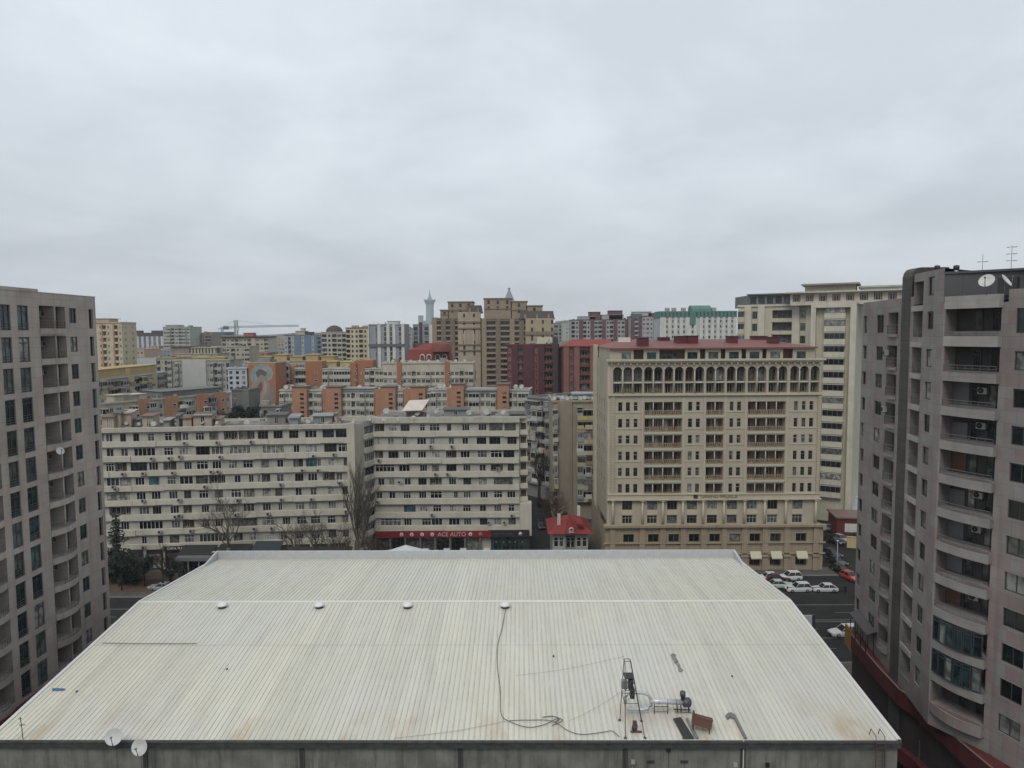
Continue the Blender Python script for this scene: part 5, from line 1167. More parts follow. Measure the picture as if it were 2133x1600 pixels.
# mid left
r, F, zt = block('residential_block', 'low beige block with white roof sheds below the ribbed towers', 250, 300, 728, 420, bays='wWwWw', rows=5, wall=PINKC, dep=20)
r, F, zt = block('residential_block', 'old block with a blank pale grey end panel and balconies, upper left', 286, 366, 746, 330, bays='pppppbwbgw', rows=8, wall=P_('old_greenish', (.33,.325,.27), streak=.45), acc=P_('blank_panel', (.37,.38,.38), var=.05, streak=.1), dep=14, cornice=P_('olive_cornice', (.33,.28,.16)))
r, F, zt = block('residential_block', 'cream block with a row of dark roof arches under a slab canopy', 356, 452, 737, 400, bays='bwwwwwwb', rows=6, wall=OLDB, dep=18); penthouse(r, F, 0, F.W*.4, 4.2, zt, 0, 12, P_('taupe_slab', (.22,.2,.17)), over=1.0)
for i in range(8): mb = MB(); u_ = F.W*(.42 + i*.07); fbox(mb, F, u_, u_ + 1.1, -3, -.5, zt, zt + 3.2); mb.obj('roof_pillar', OLDB, r)
mb = MB(); fbox(mb, F, F.W*.4, F.W, -9, -.2, zt + 3.2, zt + 3.7); fbox(mb, F, F.W*.4, F.W, -9, -5, zt, zt + 3.2); mb.obj('roof_canopy', OLDB, r)
r, F, zt = block('residential_block', 'beige block with bays and small windows behind the pale end wall', 440, 520, 722, 440, bays='wwgwbwwg', rows=9, wall=P_('dull_cream', (.36,.34,.26)), dep=16)
r, F, zt = block('residential_block', 'old block with a big blank grey end wall and a column of dark windows', 364, 478, 750, 290, bays='gwppppppwgbgwb', rows=8, wall=P_('old_grey_mix', (.31,.315,.29), streak=.45), acc=P_('blank_panel2', (.385,.385,.365), var=.05, streak=.1), dep=14, cornice=YPAN)
penthouse(r, F, F.W*.3, F.W*.9, .9, zt, .5, 8, P_('yellow_roof_edge', (.36,.31,.17)))
r, F, zt = block('residential_block', 'small white block with three columns of dark square windows', 474, 514, 767, 262, bays='www', rows=4, fl=1.95, win_h=1.1, wall=P_('cool_white', (.38,.40,.42)), dep=10, fm=DARKF, ph=.3, firstdrop=.8)
r, F, zt = block('residential_block', 'old yellow-topped block with tangled grey balconies at far left', 190, 348, 790, 235, 290, bays='bpbbgpbbgpgb', rows=4, wall=P_('old_grey_balconies', (.27,.265,.235), streak=.5), acc=P_('pale_yellow_stair', (.38,.35,.22)), dep=13, yt1=777, cornice=LGR)
infills.append((r, F, zt, 4, 14, .6, 3.0, 31, 0, 1, .5))
penthouse(r, F, 0, F.W*.42, 3.2, zt, .4, 10, YEL, 'attic'); penthouse(r, F, F.W*.47, F.W*.85, 3.2, zt, .4, 10, YEL, 'attic')
r, F, zt = block('residential_block', 'low block with orange stair panels and cluttered roofs, middle left', 208, 480, 842, 196, 232, bays='gwW.goobwoobgWooboow', rows=4, wall=P_('dusty_beige', (.34,.32,.26), streak=.45), acc=ORA, dep=12, yt1=818)
infills.append((r, F, zt, 4, 16, .7, 3.0, 32, .02, .98, .35))
penthouse(r, F, F.W*.5, F.W*1.0, 1.6, zt, 4, 14, P_('dark_flat_roof', (.14,.14,.135)), 'roof_cover'); penthouse(r, F, F.W*.12, F.W*.22, 1.8, zt, 2, 6, OLDB); penthouse(r, F, F.W*.26, F.W*.34, 1.6, zt, 2, 6, P_('pale_shed', (.42,.39,.33)))
# mural building
r, F, zt = block('residential_block', 'block with an orange end wall painted with a large mural', 518, 574, 756, 262, bays='p', rows=0, wall=ORD, acc=ORD, dep=12, cornice=OLDB)
def blob(F, pts, v, mat, root, name='mural_shape', cz=0):
    mb = MB(); P = [F(*(lambda q: (q[0], v, q[1]))(F.uz(x, y))) for x, y in pts]; Q = [p - Vector((F.n.x, F.n.y, 0))*.03 for p in P]; mb.quad(*P[::-1]); n = len(P)
    for i in range(n): j = (i+1) % n; mb.quad(P[j], P[i], Q[i], Q[j])
    return mb.obj(name, mat, root)
blob(F, [(519,757),(572,757),(572,762),(519,762)], .49, P_('mural_top_band', (.33,.17,.08)), r)
blob(F, [(519,812),(528,806),(536,822),(548,826),(558,812),(572,802),(572,884),(519,884)], .49, P_('mural_base_grey', (.215,.185,.16), streak=.5), r)
blob(F, [(522,780),(526,768),(534,761),(546,758),(558,760),(567,767),(570,778),(567,789),(558,795),(548,790),(538,797),(529,800),(524,792)], .50, P_('mural_blue', (.225,.27,.25), streak=.5), r)
blob(F, [(533,776),(540,769),(551,770),(557,777),(553,786),(544,783),(537,786)], .53, P_('mural_dark', (.10,.105,.105)), r)
blob(F, [(538,786),(546,780),(556,786),(564,800),(561,822),(552,838),(538,846),(524,842),(523,826),(531,808)], .54, P_('mural_pink', (.27,.205,.185), streak=.5), r)
blob(F, [(536,806),(545,794),(548,806),(543,820),(534,834),(526,838),(528,820)], .57, P_('mural_red', (.175,.075,.08)), r)
blob(F, [(552,792),(558,800),(556,818),(548,834),(543,832),(550,812)], .57, P_('mural_pale', (.33,.27,.235)), r)
blob(F, [(527,798),(534,797),(531,808),(525,820),(523,812)], .57, P_('mural_sand', (.30,.24,.17)), r)
blob(F, [(545,768),(553,764),(559,772),(555,775)], .57, P_('mural_pale', (.33,.27,.235)), r)
r, F, zt = block('residential_block', 'pale blue-grey balconied block right of the mural wall', 572, 602, 757, 264, 285, bays='gwbg', rows=5, wall=P_('pale_bluegrey', (.36,.38,.40)), dep=12)
r, F, zt = block('residential_block', 'block crowned with a row of mustard yellow attics behind the mural', 536, 700, 752, 318, bays='wbwwbwwgwwbww', rows=4, wall=OLDB, dep=14)
for i in range(5): penthouse(r, F, F.W*(i*.2 + .01), F.W*(i*.2 + .17), 1.9 + (i % 2)*.8, zt, .5, 9, YEL, 'attic')
r, F, zt = block('residential_block', 'second block with mustard yellow attics above the orange stair walls', 640, 742, 765, 300, bays='wwbwwbww', rows=3, wall=OLDB, dep=12)
for i in range(3): penthouse(r, F, F.W*(i*.33 + .01), F.W*(i*.33 + .26), 2.2, zt, .5, 9, YEL if i < 2 else YPAN, 'attic')
# right of centre-left skyline
r, F, zt = block('residential_tower', 'blue and cream tower with turrets on its roof', 592, 682, 698, 470, bays='wbwPPwPPwPbPw', rows=8, wall=P_('cream_lightblue', (.34,.35,.33)), acc=CREAM, acc2=BLU, dep=20, cornice=P_('brown_eave', (.13,.10,.09)), slabm=BLU); penthouse(r, F, F.W*.24, F.W*.46, 2.6, zt, 2, 10, P_('pale_turret', (.38,.35,.30))); penthouse(r, F, F.W*.46, F.W*.6, 1.8, zt, 2, 10, MANS); penthouse(r, F, F.W*.34, F.W*.42, 4.4, zt, 4, 8, P_('pale_turret', (.38,.35,.30)), 'turret')
r, F, zt = block('residential_tower', 'weathered cream tower with a domed roof corner', 670, 722, 692, 440, bays='bwbWb', rows=9, wall=P_('weathered_cream', (.38,.365,.31)), dep=18, fm=DARKF); 
mb = MB(); mb.lathe([(5.5, 0), (5.2, 1.5), (4, 3), (1.8, 4.1), (.01, 4.4)], F(6, -8, zt), 14); mb.obj('dome', MANS, r)
r, F, zt = block('residential_tower', 'cream tower with brown cornice beside the glass tower', 720, 774, 683, 430, bays='bwwbwt', rows=10, wall=CREAM, dep=18, cornice=P_('brown_eave', (.13,.10,.09)), fm=DARKF, side=2)
r, F, zt = block('office_tower', 'grey tower with tall glass strips and a dark waist band', 768, 842, 676, 410, bays='..tp.WpWp.Wp', rows=13, fl=2.9, win_h=2.3, wall=P_('pale_concrete', (.27,.28,.29)), acc=WHT, dep=20, fm=RAIL, gm=GLT); penthouse(r, F, F.W*.52, F.W*.83, 1.8, zt, 1, 8, WHT)
mb = MB(); fbox(mb, F, -.2, F.W + .2, -.1, .75, zt - 13.0, zt - 11.3); mb.obj('waist_band', DKG, r); mb = MB(); fbox(mb, F, -.3, 0.2, -20, .7, zt - 40, zt + .2); mb.obj('pier', WHT, r)
r, F, zt = block('residential_block', 'low pinkish block between the two glass towers', 840, 864, 684, 560, bays='wWw', rows=6, wall=P_('mauve_wall', (.30,.26,.26)), dep=15)
r, F, zt = block('office_tower', 'narrow glass tower with a dark waist band left of the tan towers', 860, 905, 676, 440, bays='WtWp', rows=12, fl=2.9, win_h=2.3, wall=P_('pale_concrete', (.27,.28,.29)), acc=WHT, dep=18, fm=RAIL, gm=GLT)
mb = MB(); fbox(mb, F, -.2, F.W + .2, -.1, .75, zt - 13.5, zt - 11.6); mb.obj('waist_band', DKG, r); mb = MB(); fbox(mb, F, F.W*.3, F.W*.42, -3, .5, zt - 30, zt + 1.4); mb.obj('dark_fin', MANS, r)
# hazy landmark tower and spire; part of the haze is put into their colours
SLM = P_('distant_hazy_glass', (.20,.30,.31))
c0 = at(896, 690, 3200); k = 3200/FPX; s_ = empty('landmark_tower', (c0.x, c0.y, 0), 'hazy green-blue tower with a flared crown and needle spire', 'tower')
zz = lambda y, Y=3200: at(896, y, Y).z
mb = MB(); mb.lathe([(9*k, 0), (8.6*k, zz(670)), (7.8*k, zz(640)), (8.3*k, zz(634)), (11.5*k, zz(627)), (11.8*k, zz(625.5)), (9*k, zz(625))], (c0.x, c0.y, 0), 20, smooth=False); mb.obj('shaft', SLM, s_)
mb = MB(); mb.lathe([(5*k, zz(626)), (4.4*k, zz(622)), (2.6*k, zz(618)), (1.3*k, zz(612)), (.35*k, zz(604))], (c0.x, c0.y, 0), 12); mb.obj('spire', SLM, s_)
for i in range(16): t = 2*math.pi*i/16; mb = MB(); x, y = c0.x + math.cos(t)*11.6*k, c0.y + math.sin(t)*11.6*k; mb.box(x - 1, x + 1, y - 1, y + 1, zz(627), zz(623.5)); mb.obj('crown_tooth', SLM, s_)
mb = MB(); mb.box(c0.x - 24*k, c0.x - 14*k, c0.y - 8, c0.y + 8, 0, zz(657)); mb.box(c0.x - 20*k, c0.x + 18*k, c0.y - 10, c0.y + 10, 0, zz(668)); mb.obj('annex', P_('distant_grey', (.2,.23,.25)), s_)
c0 = at(1061, 690, 2700); k = 2700/FPX; s_ = empty('spired_tower', (c0.x, c0.y, 0), 'hazy blue-grey pyramid spire behind the tan tower', 'tower'); zz2 = lambda y: at(1061, y, 2700).z
mb = MB(); mb.lathe([(13*k, 0), (13*k, zz2(634)), (12.5*k, zz2(630)), (3*k, zz2(607)), (1.6*k, zz2(605)), (3.2*k, zz2(601.5)), (2.6*k, zz2(600)), (.5*k, zz2(599.5))], (c0.x, c0.y, 0), 8, smooth=False); mb.obj('spire', P_('distant_hazy_slate', (.14,.17,.20)), s_)
# tan stepped towers
def stepped(label, steps, Yb, rows, mans, x0, x1, yt, bays):
    r, F, zt = block('residential_tower', label, x0, x1, yt, Yb, bays=bays, rows=rows, fl=2.95, wall=TAN, acc=TAN2, acc2=P_('tan_dark', (.17,.14,.105)), dep=22, win_h=1.6, fm=BROWNF, gm=GLB, slabm=TAN2)
    for (a, b_, y) in steps:
        G = Frame(xy(F(0, -1.2, 0)), xy(F(F.W, -1.2, 0))); ua, z1 = G.uz(a, y); ub, _ = G.uz(b_, y)
        mb = MB(); fbox(mb, G, ua, ub, -16, 0, zt - .3, z1 - .5); mb.obj('upper_block', TAN2, r)
        mb = MB(); fbox(mb, G, ua - .4, ub + .4, -16.4, .4, z1 - .5, z1); mb.obj('roof_slab', TAN, r)
        if z1 - zt > 5: mb = MB(); fbox(mb, G, ua - .1, ub + .1, -.1, .35, (z1 + zt)/2 - .3, (z1 + zt)/2 + .1); mb.obj('cornice', TAN, r)
        n_ = max(1, int((ub - ua)/4.5))
        for i in range(n_): 
            c_ = ua + (ub - ua)*(i + .5)/n_
            if z1 - zt > 6.5: win(r, G, c_ - .7, c_ + .7, z1 - 6.4, z1 - 4.4, .03, 1, 0, BROWNF, GLB)
            if z1 - zt > 3: win(r, G, c_ - .7, c_ + .7, z1 - 3.2, z1 - 1.2, .03, 1, 0, BROWNF, GLB)
    for (a, b_, y0, y1) in mans:
        G = Frame(xy(F(0, .5, 0)), xy(F(F.W, .5, 0))); ua, z1 = G.uz(a, y0); ub, z0 = G.uz(b_, y1); mb = MB()
        P = [G(ua, .3, z0), G(ub, .3, z0), G(ub - .6, -1.5, z1), G(ua + .6, -1.5, z1)]; mb.quad(*P); mb.quad(G(ub, .3, z0), G(ub, -12, z0), G(ub - .6, -12, z1), G(ub - .6, -1.5, z1)); mb.quad(G(ua, -12, z0), G(ua, .3, z0), G(ua + .6, -1.5, z1), G(ua + .6, -12, z1)); mb.quad(G(ua + .6, -1.5, z1), G(ub - .6, -1.5, z1), G(ub - .6, -12, z1), G(ua + .6, -12, z1)); fbox(mb, G, ua - .2, ub + .2, -12, .5, z0 - .5, z0)
        mb.obj('mansard', MANS, r)
        n_ = max(2, int((ub - ua)/5))
        for i in range(n_): c_ = ua + (ub - ua)*(i + .5)/n_; mb = MB(); fbox(mb, G, c_ - .6, c_ + .6, -1, .45, z0 + .1, z0 + 2.2); mb.obj('dormer', TAN2, r)
    return r, F, zt
r, F, zt = stepped('tan stepped residential tower with a brown mansard, left of the pair', [(917,935,645),(933,985,628),(902,918,662)], 392, 15, [(970,1004,636,650)], 900, 1004, 664, 'pbPbPbpbbPb')
# lighter raised front wing of the left tan tower
G = Frame(xy(at(954, 700, 389)), xy(at(1001, 700, 389))); za = G.uz(970, 650)[1]; mb = MB(); ops = []
for c_ in (.28, .72):
    for z1, h in ((za - 1, 2), (za - 5, 2), (za - 9, 3), (za - 16, 8), (za - 32, 6)): ops.append((G.W*c_ - .6, G.W*c_ + .6, z1 - h, z1, .3))
facade(mb, G, 0, G.W, 0, za, ops, 0, 1); q = G(G.W, 0, 0); facade(mb, Frame(xy(q), (q.x, q.y + 4)), 0, 4, 0, za, [], 0); q = G(0, 0, 0); facade(mb, Frame((q.x, q.y + 4), xy(q)), 0, 4, 0, za, [], 0); mb.obj('front_wing', [P_('pale_stone', (.36,.30,.23)), MANS], r)
for y in (671, 684, 718, 730): z = G.uz(970, y)[1]; mb = MB(); fbox(mb, G, -.3, G.W + .3, -.1, .5, z - .4, z + .4); mb.obj('cornice', TAN, r)
for i in range(5): mb = MB(); fbox(mb, G, G.W*(i + .4)/5.2, G.W*(i + .7)/5.2, -.05, .3, G.uz(970, 717)[1], G.uz(970, 688)[1]); mb.obj('pilaster', P_('paler_stone', (.42,.36,.28)), r)
r, F, zt = stepped('tan stepped residential tower with a dark mansard, right of the pair', [(1008,1066,621),(1064,1098,627),(1096,1130,636)], 378, 16, [(1082,1155,648,663)], 1003, 1150, 664, 'pbbPbbpbPbpbbPb')
G = Frame(xy(at(1095, 700, 375)), xy(at(1153, 700, 375))); za = G.uz(1120, 663)[1]; mb = MB(); ops = []
for c_ in (.23, .62, .95):
    for z1, h in ((za - 1, 2), (za - 5, 2), (za - 9, 3)): ops.append((G.W*c_ - .6, G.W*c_ + .6, z1 - h, z1, .3))
facade(mb, G, 0, G.W, 0, za, ops, 0, 1); q = G(G.W, 0, 0); facade(mb, Frame(xy(q), (q.x, q.y + 4)), 0, 4, 0, za, [], 0); q = G(0, 0, 0); facade(mb, Frame((q.x, q.y + 4), xy(q)), 0, 4, 0, za, [], 0); mb.obj('front_wing', [P_('sand_stone', (.34,.29,.20)), MANS], r)
z = G.uz(1120, 694)[1]; mb = MB(); fbox(mb, G, -.3, G.W + .3, -.1, .6, z - .9, z + .9); mb.obj('cornice', TAN, r); ua, z1 = G.uz(1118, 703); ub, z0 = G.uz(1151, 716); mb = MB(); fbox(mb, G, ua, ub, 0, 1.0, z0, z1); mb.obj('pale_canopy', P_('pale_canopy', (.50,.47,.36)), r)
# right skyline
r, F, zt = block('office_tower', 'small dark glazed tower just right of the tan towers', 1153, 1174, 673, 560, bays='WW', rows=8, wall=P_('pale_concrete', (.27,.28,.29)), dep=15, win_h=2.2, gm=GLT, fm=RAIL)
r, F, zt = block('residential_block', 'pale green block between the dark glazed tower and the maroon row', 1172, 1196, 671, 540, bays='.wWw', rows=7, wall=P_('pale_green', (.36,.39,.33)), dep=15)
MRW = P_('maroon_trim', (.13,.07,.078))
r, F, zt = block('residential_row', 'long grey and maroon stepped apartment row on the right skyline', 1190, 1318, 666, 480, bays='bwPbwPWbPwbPwWPb', rows=8, wall=P_('greyed_mauve', (.33,.335,.33)), acc=MRW, acc2=MRW, dep=16, cornice=MRW, fm=RAIL)
for a, b_, h in ((.12,.4,2.2),(.3,.48,5.2),(.5,.86,3.2),(.62,.84,6.0)): penthouse(r, F, F.W*a, F.W*b_, h, zt, 2, 10, MRW if h > 4.5 else P_('greyed_mauve', (.33,.335,.33)))
r, F, zt = block('residential_row', 'grey apartment row with a green canopy and maroon top floor, left of the teal roof', 1314, 1377, 659, 470, bays='PbPwWwPb', rows=8, wall=P_('greyed_lilac', (.34,.34,.35)), acc=MRW, acc2=MRW, dep=16, cornice=MRW); penthouse(r, F, F.W*.02, F.W*.36, 1.3, zt, -.6, 3, TEAL, 'canopy'); penthouse(r, F, F.W*.1, F.W*.7, 3.0, zt, 2, 10, P_('greyed_lilac', (.34,.34,.35))); penthouse(r, F, F.W*.6, F.W, 2.0, zt, 2, 10, MRW)
r, F, zt = block('residential_block', 'white block with a teal top storey and teal roof vault', 1375, 1534, 661, 400, bays='ppwpwpwpwppwp.ptpWpwpwpwpwp', rows=6, wall=P_('white_grey', (.42,.44,.43)), acc=WHT, dep=18, fm=DARKF, cornice=TEAL)
G = Frame(xy(F(-.2, .35, 0)), xy(F(F.W + .2, .35, 0))); mb = MB(); ops = [(G.W*(i + .3)/20, G.W*(i + .7)/20, zt + .4, zt + 2.7, .4, 1) for i in range(20)]; z1 = G.uz(1450, 648)[1]; facade(mb, G, 0, G.W, zt, z1, ops, 0, 1); mb.quad(G(0, 0, z1), G(G.W, 0, z1), G(G.W, -16, z1), G(0, -16, z1)); q = G(0,0,0); facade(mb, Frame((q.x, q.y + 16), xy(q)), 0, 16, zt, z1, [], 0); q = G(G.W,0,0); facade(mb, Frame(xy(q), (q.x, q.y + 16)), 0, 16, zt, z1, [], 0); mb.obj('top_storey', [TEAL, DKG], r)
mb = MB(); ua, ub = G.uz(1442, 645)[0], G.uz(1484, 645)[0]; zv = G.uz(1460, 635.5)[1]
for i in range(8):
    t0, t1 = math.pi*i/8, math.pi*(i+1)/8; R_ = (zv - z1); mb.quad(G(ua, -6 - 4*math.cos(t0), z1 + R_*math.sin(t0)), G(ub, -6 - 4*math.cos(t0), z1 + R_*math.sin(t0)), G(ub, -6 - 4*math.cos(t1), z1 + R_*math.sin(t1)), G(ua, -6 - 4*math.cos(t1), z1 + R_*math.sin(t1)))
mb.quad(*[G(ua, -6 - 4*math.cos(math.pi*i/8), z1 + (zv-z1)*math.sin(math.pi*i/8)) for i in range(9)]); mb.quad(*[G(ub, -6 - 4*math.cos(math.pi*i/8), z1 + (zv-z1)*math.sin(math.pi*i/8)) for i in range(9)][::-1]); mb.obj('roof_vault', TEAL, r)
for px in (1394, 1408, 1428, 1492): ua = G.uz(px, 645)[0]; mb = MB(); fbox(mb, G, ua - 1.2, ua + 1.2, -6, -4, z1, z1 + 2.0); mb.obj('roof_vent', GRY, r)
a_, b2_ = G.uz(1437, 650)[0], G.uz(1449, 650)[0]; mb = MB(); fbox(mb, G, a_, b2_, 0, .5, zt - 4, z1); mb.obj('teal_panel', TEAL, r)
# cream building with round balconies (right, behind the beige block)
CR1 = P_('ivory_stone', (.43,.405,.32)); CR2_ = P_('ivory_light', (.47,.45,.375))
r, F, zt = block('apartment_block', 'ivory stone block with a dark top terrace behind the beige block', 1538, 1696, 640, 190, 181, bays='gpWp.bbbpWp', rows=9, fl=3.25, wall=CR1, acc=CR2_, dep=16, win_h=2.0, fm=RAIL, yt1=632, cornice=CR2_)
ivory = r
G = Frame(xy(F(2.6, -1.2, 0)), xy(F(F.W + 3, -1.2, 0))); z1 = G.uz(1600, 614)[1]; ops = [(G.W*(i + .1)/9, G.W*(i + .85)/9, zt + .5, z1 - .5, .3) for i in range(9)]
mb = MB(); facade(mb, G, 0, G.W, zt - .3, z1, ops, 0, 0); fbox(mb, G, -.6, G.W + 1, -14, .8, z1, z1 + .3); q = G(0,0,0); facade(mb, Frame((q.x, q.y + 12), xy(q)), 0, 12, zt - .3, z1, [], 0); mb.obj('terrace_storey', [P_('dull_slate', (.17,.175,.17)), YPAN], r)
for i, (a, b_, z0, z1_, *d) in enumerate(ops): win(r, G, a, b_, z0, z1_, -.25, 3, 0, CREAMF if i > 5 else DARKF, GLT if i < 5 else GLB)
r2, F2, zt2 = block('apartment_tower', 'tall ivory tower with stacked curved balconies beside the grey right tower', 1697, 1786, 634, 177, 172, bays='..gggg..', rows=15, fl=3.2, wall=CR1, acc=CR2_, dep=18, win_h=1.6, fm=RAIL, yt1=629, ph=.4, cornice=CR2_, slabm=CR2_)
mb = MB(); fbox(mb, F2, F2.W - 1.3, F2.W, -.02, 1.6, 0, zt2 + .2); fbox(mb, F2, -.6, .5, -.02, 1.4, 0, zt2 + .2); fbox(mb, F2, 0, F2.W, -.02, 1.5, zt2 - 1.1, zt2 + .25); mb.obj('corner_frame', CR2_, r2)
G = Frame(xy(F2(-6, -1, 0)), xy(F2(F2.W + 12, -2.5, 0))); z1 = G.uz(1740, 609)[1]; mb = MB(); ops = [(G.W*(i + .2)/9, G.W*(i + .8)/9, zt2 + .6, z1 - .4, .3) for i in range(9)]; facade(mb, G, 0, G.W, zt2 - .3, z1, ops, 0, 1); fbox(mb, G, -1, G.W + 1, -14, 1.3, z1, z1 + .35); mb.obj('loft_storey', [CR2_, P_('salmon_recess', (.30,.17,.13))], r2)
for i, (a, b_, z0, z1_, *d) in enumerate(ops): win(r2, G, a + .3, b_ - .3, z0, z1_ - .2, -.25, 2, 0, WHITE, GLB)
a, b_ = G.uz(1668, 600)[0], G.uz(1790, 600)[0]; z2 = G.uz(1730, 590)[1]; mb = MB(); fbox(mb, G, a + .8, b_ - .8, -11, -2, z1 + .3, z2 - .3); fbox(mb, G, a, b_, -12, -1, z2 - .3, z2 + .1); mb.obj('roof_house', P_('olive_grey', (.24,.235,.19)), r2)
a, b_ = G.uz(1790, 600)[0], G.uz(1880, 600)[0]; z2 = G.uz(1830, 594)[1]; mb = MB(); fbox(mb, G, a, b_, -11, -3, z1 + .3, z2 - .3); fbox(mb, G, a - .3, b_, -12, -2.5, z2 - .3, z2 + .1); mb.obj('roof_house', P_('greenish_white', (.36,.37,.33)), r2)

# --- red and orange rows in the middle
r, F, zt = block('residential_block', 'dark red brick block with black balconies, left of the red-roofed one', 1056, 1189, 718, 262, bays='wPbPPtPbbPbP', rows=9, wall=DKR, acc=DKR2, acc2=P_('dark_plum', (.085,.035,.045)), dep=15, fm=CREAMF, cornice=DKR); 
mb = MB(); q = at(1157, 702, 258); mb.box(q.x - 1, q.x + 1, q.y, q.y + 2, 20, q.z); mb.obj('chimney', MANS, r)
r, F, zt = block('residential_block', 'dark red block with a bright red sheet roof behind the beige block', 1174, 1262, 722, 248, bays='PwPbbPwP', rows=9, wall=DKR, acc=DKR2, acc2=DKR2, dep=15, fm=CREAMF, cornice=DKR)
z1 = at(1215, 707, 256).z; mb = MB(); mb.quad(F(-.5, .6, zt), F(F.W + 3, .6, zt), F(F.W + 3, -9, z1), F(4, -9, z1)); mb.quad(F(-.5, .6, zt), F(4, -9, z1), F(4, -10, z1), F(-.5, -18, zt)); mb.quad(F(4, -9, z1), F(F.W + 3, -9, z1), F(F.W + 3, -18, zt), F(-.5, -18, zt)); mb.obj('pitched_roof', P_('bright_red_sheet', (.21,.05,.042), dirt=(.19,.06,.05)), r)
# mansard with white arches
p0 = at(846, 752, 300); p1 = at(938, 752, 300); F = Frame(xy(p0), xy(p1)); rm = empty('mansard_building', (p0.x, p0.y, 0), 'brick red mansard roof with white arched dormers behind the orange rows', 'building')
zb, zm, zt = at(890, 752, 300).z, at(890, 729, 300).z, at(890, 716, 300).z
mb = MB(); facade(mb, F, 0, F.W, 0, zb, [], 0); facade(mb, Frame(xy(p1), (p1.x, p1.y + 14)), 0, 14, 0, zb, [], 0); mb.obj('wall', OLDB, rm)
mb = MB(); L_ = F.W; 
mb.quad(F(0, .3, zb), F(L_, .3, zb), F(L_ - .8, -1.2, zm), F(.8, -1.2, zm)); mb.quad(F(.8, -1.2, zm), F(L_ - .8, -1.2, zm), F(L_*.62, -7, zt), F(L_*.38, -7, zt)); mb.quad(F(L_, .3, zb), F(L_, -14, zb), F(L_ - .8, -13, zm), F(L_ - .8, -1.2, zm)); mb.quad(F(L_ - .8, -1.2, zm), F(L_ - .8, -13, zm), F(L_*.62, -7, zt)); mb.quad(F(.8, -13, zm), F(.8, -1.2, zm), F(L_*.38, -7, zt)); mb.obj('mansard_roof', REDR, rm)
mb = MB(); q = at(918, 713, 296)
mb.lathe([(4.3, -3), (4.2, 0), (3.6, .8), (.01, 1.1)], (q.x, q.y + 3, q.z - 1), 16); mb.obj('round_tower', P_('brown_red_tile', (.17,.06,.05)), rm)
for px in (880, 894, 912, 926):
    u_ = F.uz(px, 745)[0]; mb = MB(); pts = [F(u_ - .95, .45, zb + .2), F(u_ - .95, .45, zb + 1.8)] + [F(u_ - .95*math.cos(t), .45, zb + 1.8 + .95*math.sin(t)) for t in (.5, 1.05, 1.57, 2.1, 2.64)] + [F(u_ + .95, .45, zb + 1.8), F(u_ + .95, .45, zb + .2)]
    mb.tube(pts, .24, 5); mb.obj('arched_dormer', WHT, rm)
mb = MB(); fbox(mb, F, -.4, L_ + .4, -.2, .7, zb - .4, zb + .15); mb.obj('cornice', WHT, rm)
# row B
r, F, zt = block('residential_block', 'upper orange and white stair-walled block, left end', 590, 742, 768, 283, bays='oobbooogWgggo', rows=3, fl=3.0, wall=P_('offwhite_row', (.42,.41,.34)), acc=ORD, dep=12, ph=.5)
for a, b_, h in ((0,.16,1.3),(.31,.54,3.0),(.92,1.0,2.2)): mb = MB(); fbox(mb, F, F.W*a, F.W*b_, -6, .44, zt + .5, zt + h); mb.obj('stair_head', ORA if a < .1 else ORD, r)
r, F, zt = block('residential_block', 'upper white block with a deep orange stair wall, middle', 740, 800, 768, 284, bays='oogbWg', rows=3, wall=P_('offwhite_row', (.42,.41,.34)), acc=ORD, dep=12, ph=.5); mb = MB(); fbox(mb, F, 0, F.W*.62, -8, .44, zt + .5, zt + 3.4); mb.obj('stair_head', ORD, r)
r, F, zt = block('residential_block', 'upper long cream block with a plain top band and two narrow orange strips', 797, 986, 756, 282, bays='WWWoWWbWWgWWWoWWbWg', rows=4, wall=P_('warm_offwhite', (.42,.385,.31)), acc=ORD, dep=12, ph=3.1, firstdrop=.5, side=2, band=P_('pale_band', (.43,.42,.36)))
for i in range(9): dishlet(r, F, F.W*(.1 + i*.1), 3, zt - .3, .7)
# row A
r, F, zt = block('residential_block', 'lower row of white flats with orange stair towers, left half', 583, 900, 813, 246, 242, bays='gWWooobWgooogWWbWgWgooobWgooobWg', rows=4, fl=3.0, wall=P_('offwhite_row2', (.41,.40,.345)), acc=ORA, dep=11, ph=.6, band=P_('pale_band2', (.43,.425,.36)), fm=WHITE)
for a, b_ in ((3,6),(10,13),(21,24),(27,30)):
    a, b_ = F.W*a/31 - 0.3, F.W*b_/31 - .3; mb = MB(); fbox(mb, F, a, b_, -4, 1.6, 12, zt + 1.2); mb.obj('stair_tower', ORA, r); mb = MB(); fbox(mb, F, a - .3, b_ + .3, -4.4, 1.9, zt + 1.2, zt + 1.5); mb.obj('stair_roof', BROWNG, r)
    for k in range(6): win(r, F, (a + b_)/2 + .3, (a + b_)/2 + 1.6, zt - 1.6 - k*1.55, zt - .9 - k*1.55, 1.63, 2, 0, DARKF, GL)
penthouse(r, F, F.W*.4, F.W*.62, .5, zt, -.4, 6, P_('grey_gutter', (.24,.25,.25)), 'roof_canopy')
for u_ in (.03,.07,.16,.27,.29,.52,.66,.78,.9,.93): dishlet(r, F, F.W*u_, 1.5, zt, .9)
r, F, zt = block('residential_block', 'lower row of white flats with orange stair towers, right half', 898, 1102, 812, 240, 236, bays='gWWoooWggWWgoobWgg', rows=4, fl=3.0, wall=P_('offwhite_row3', (.38,.375,.33)), acc=ORA, dep=11, ph=.6, band=P_('pale_band2', (.43,.425,.36)))
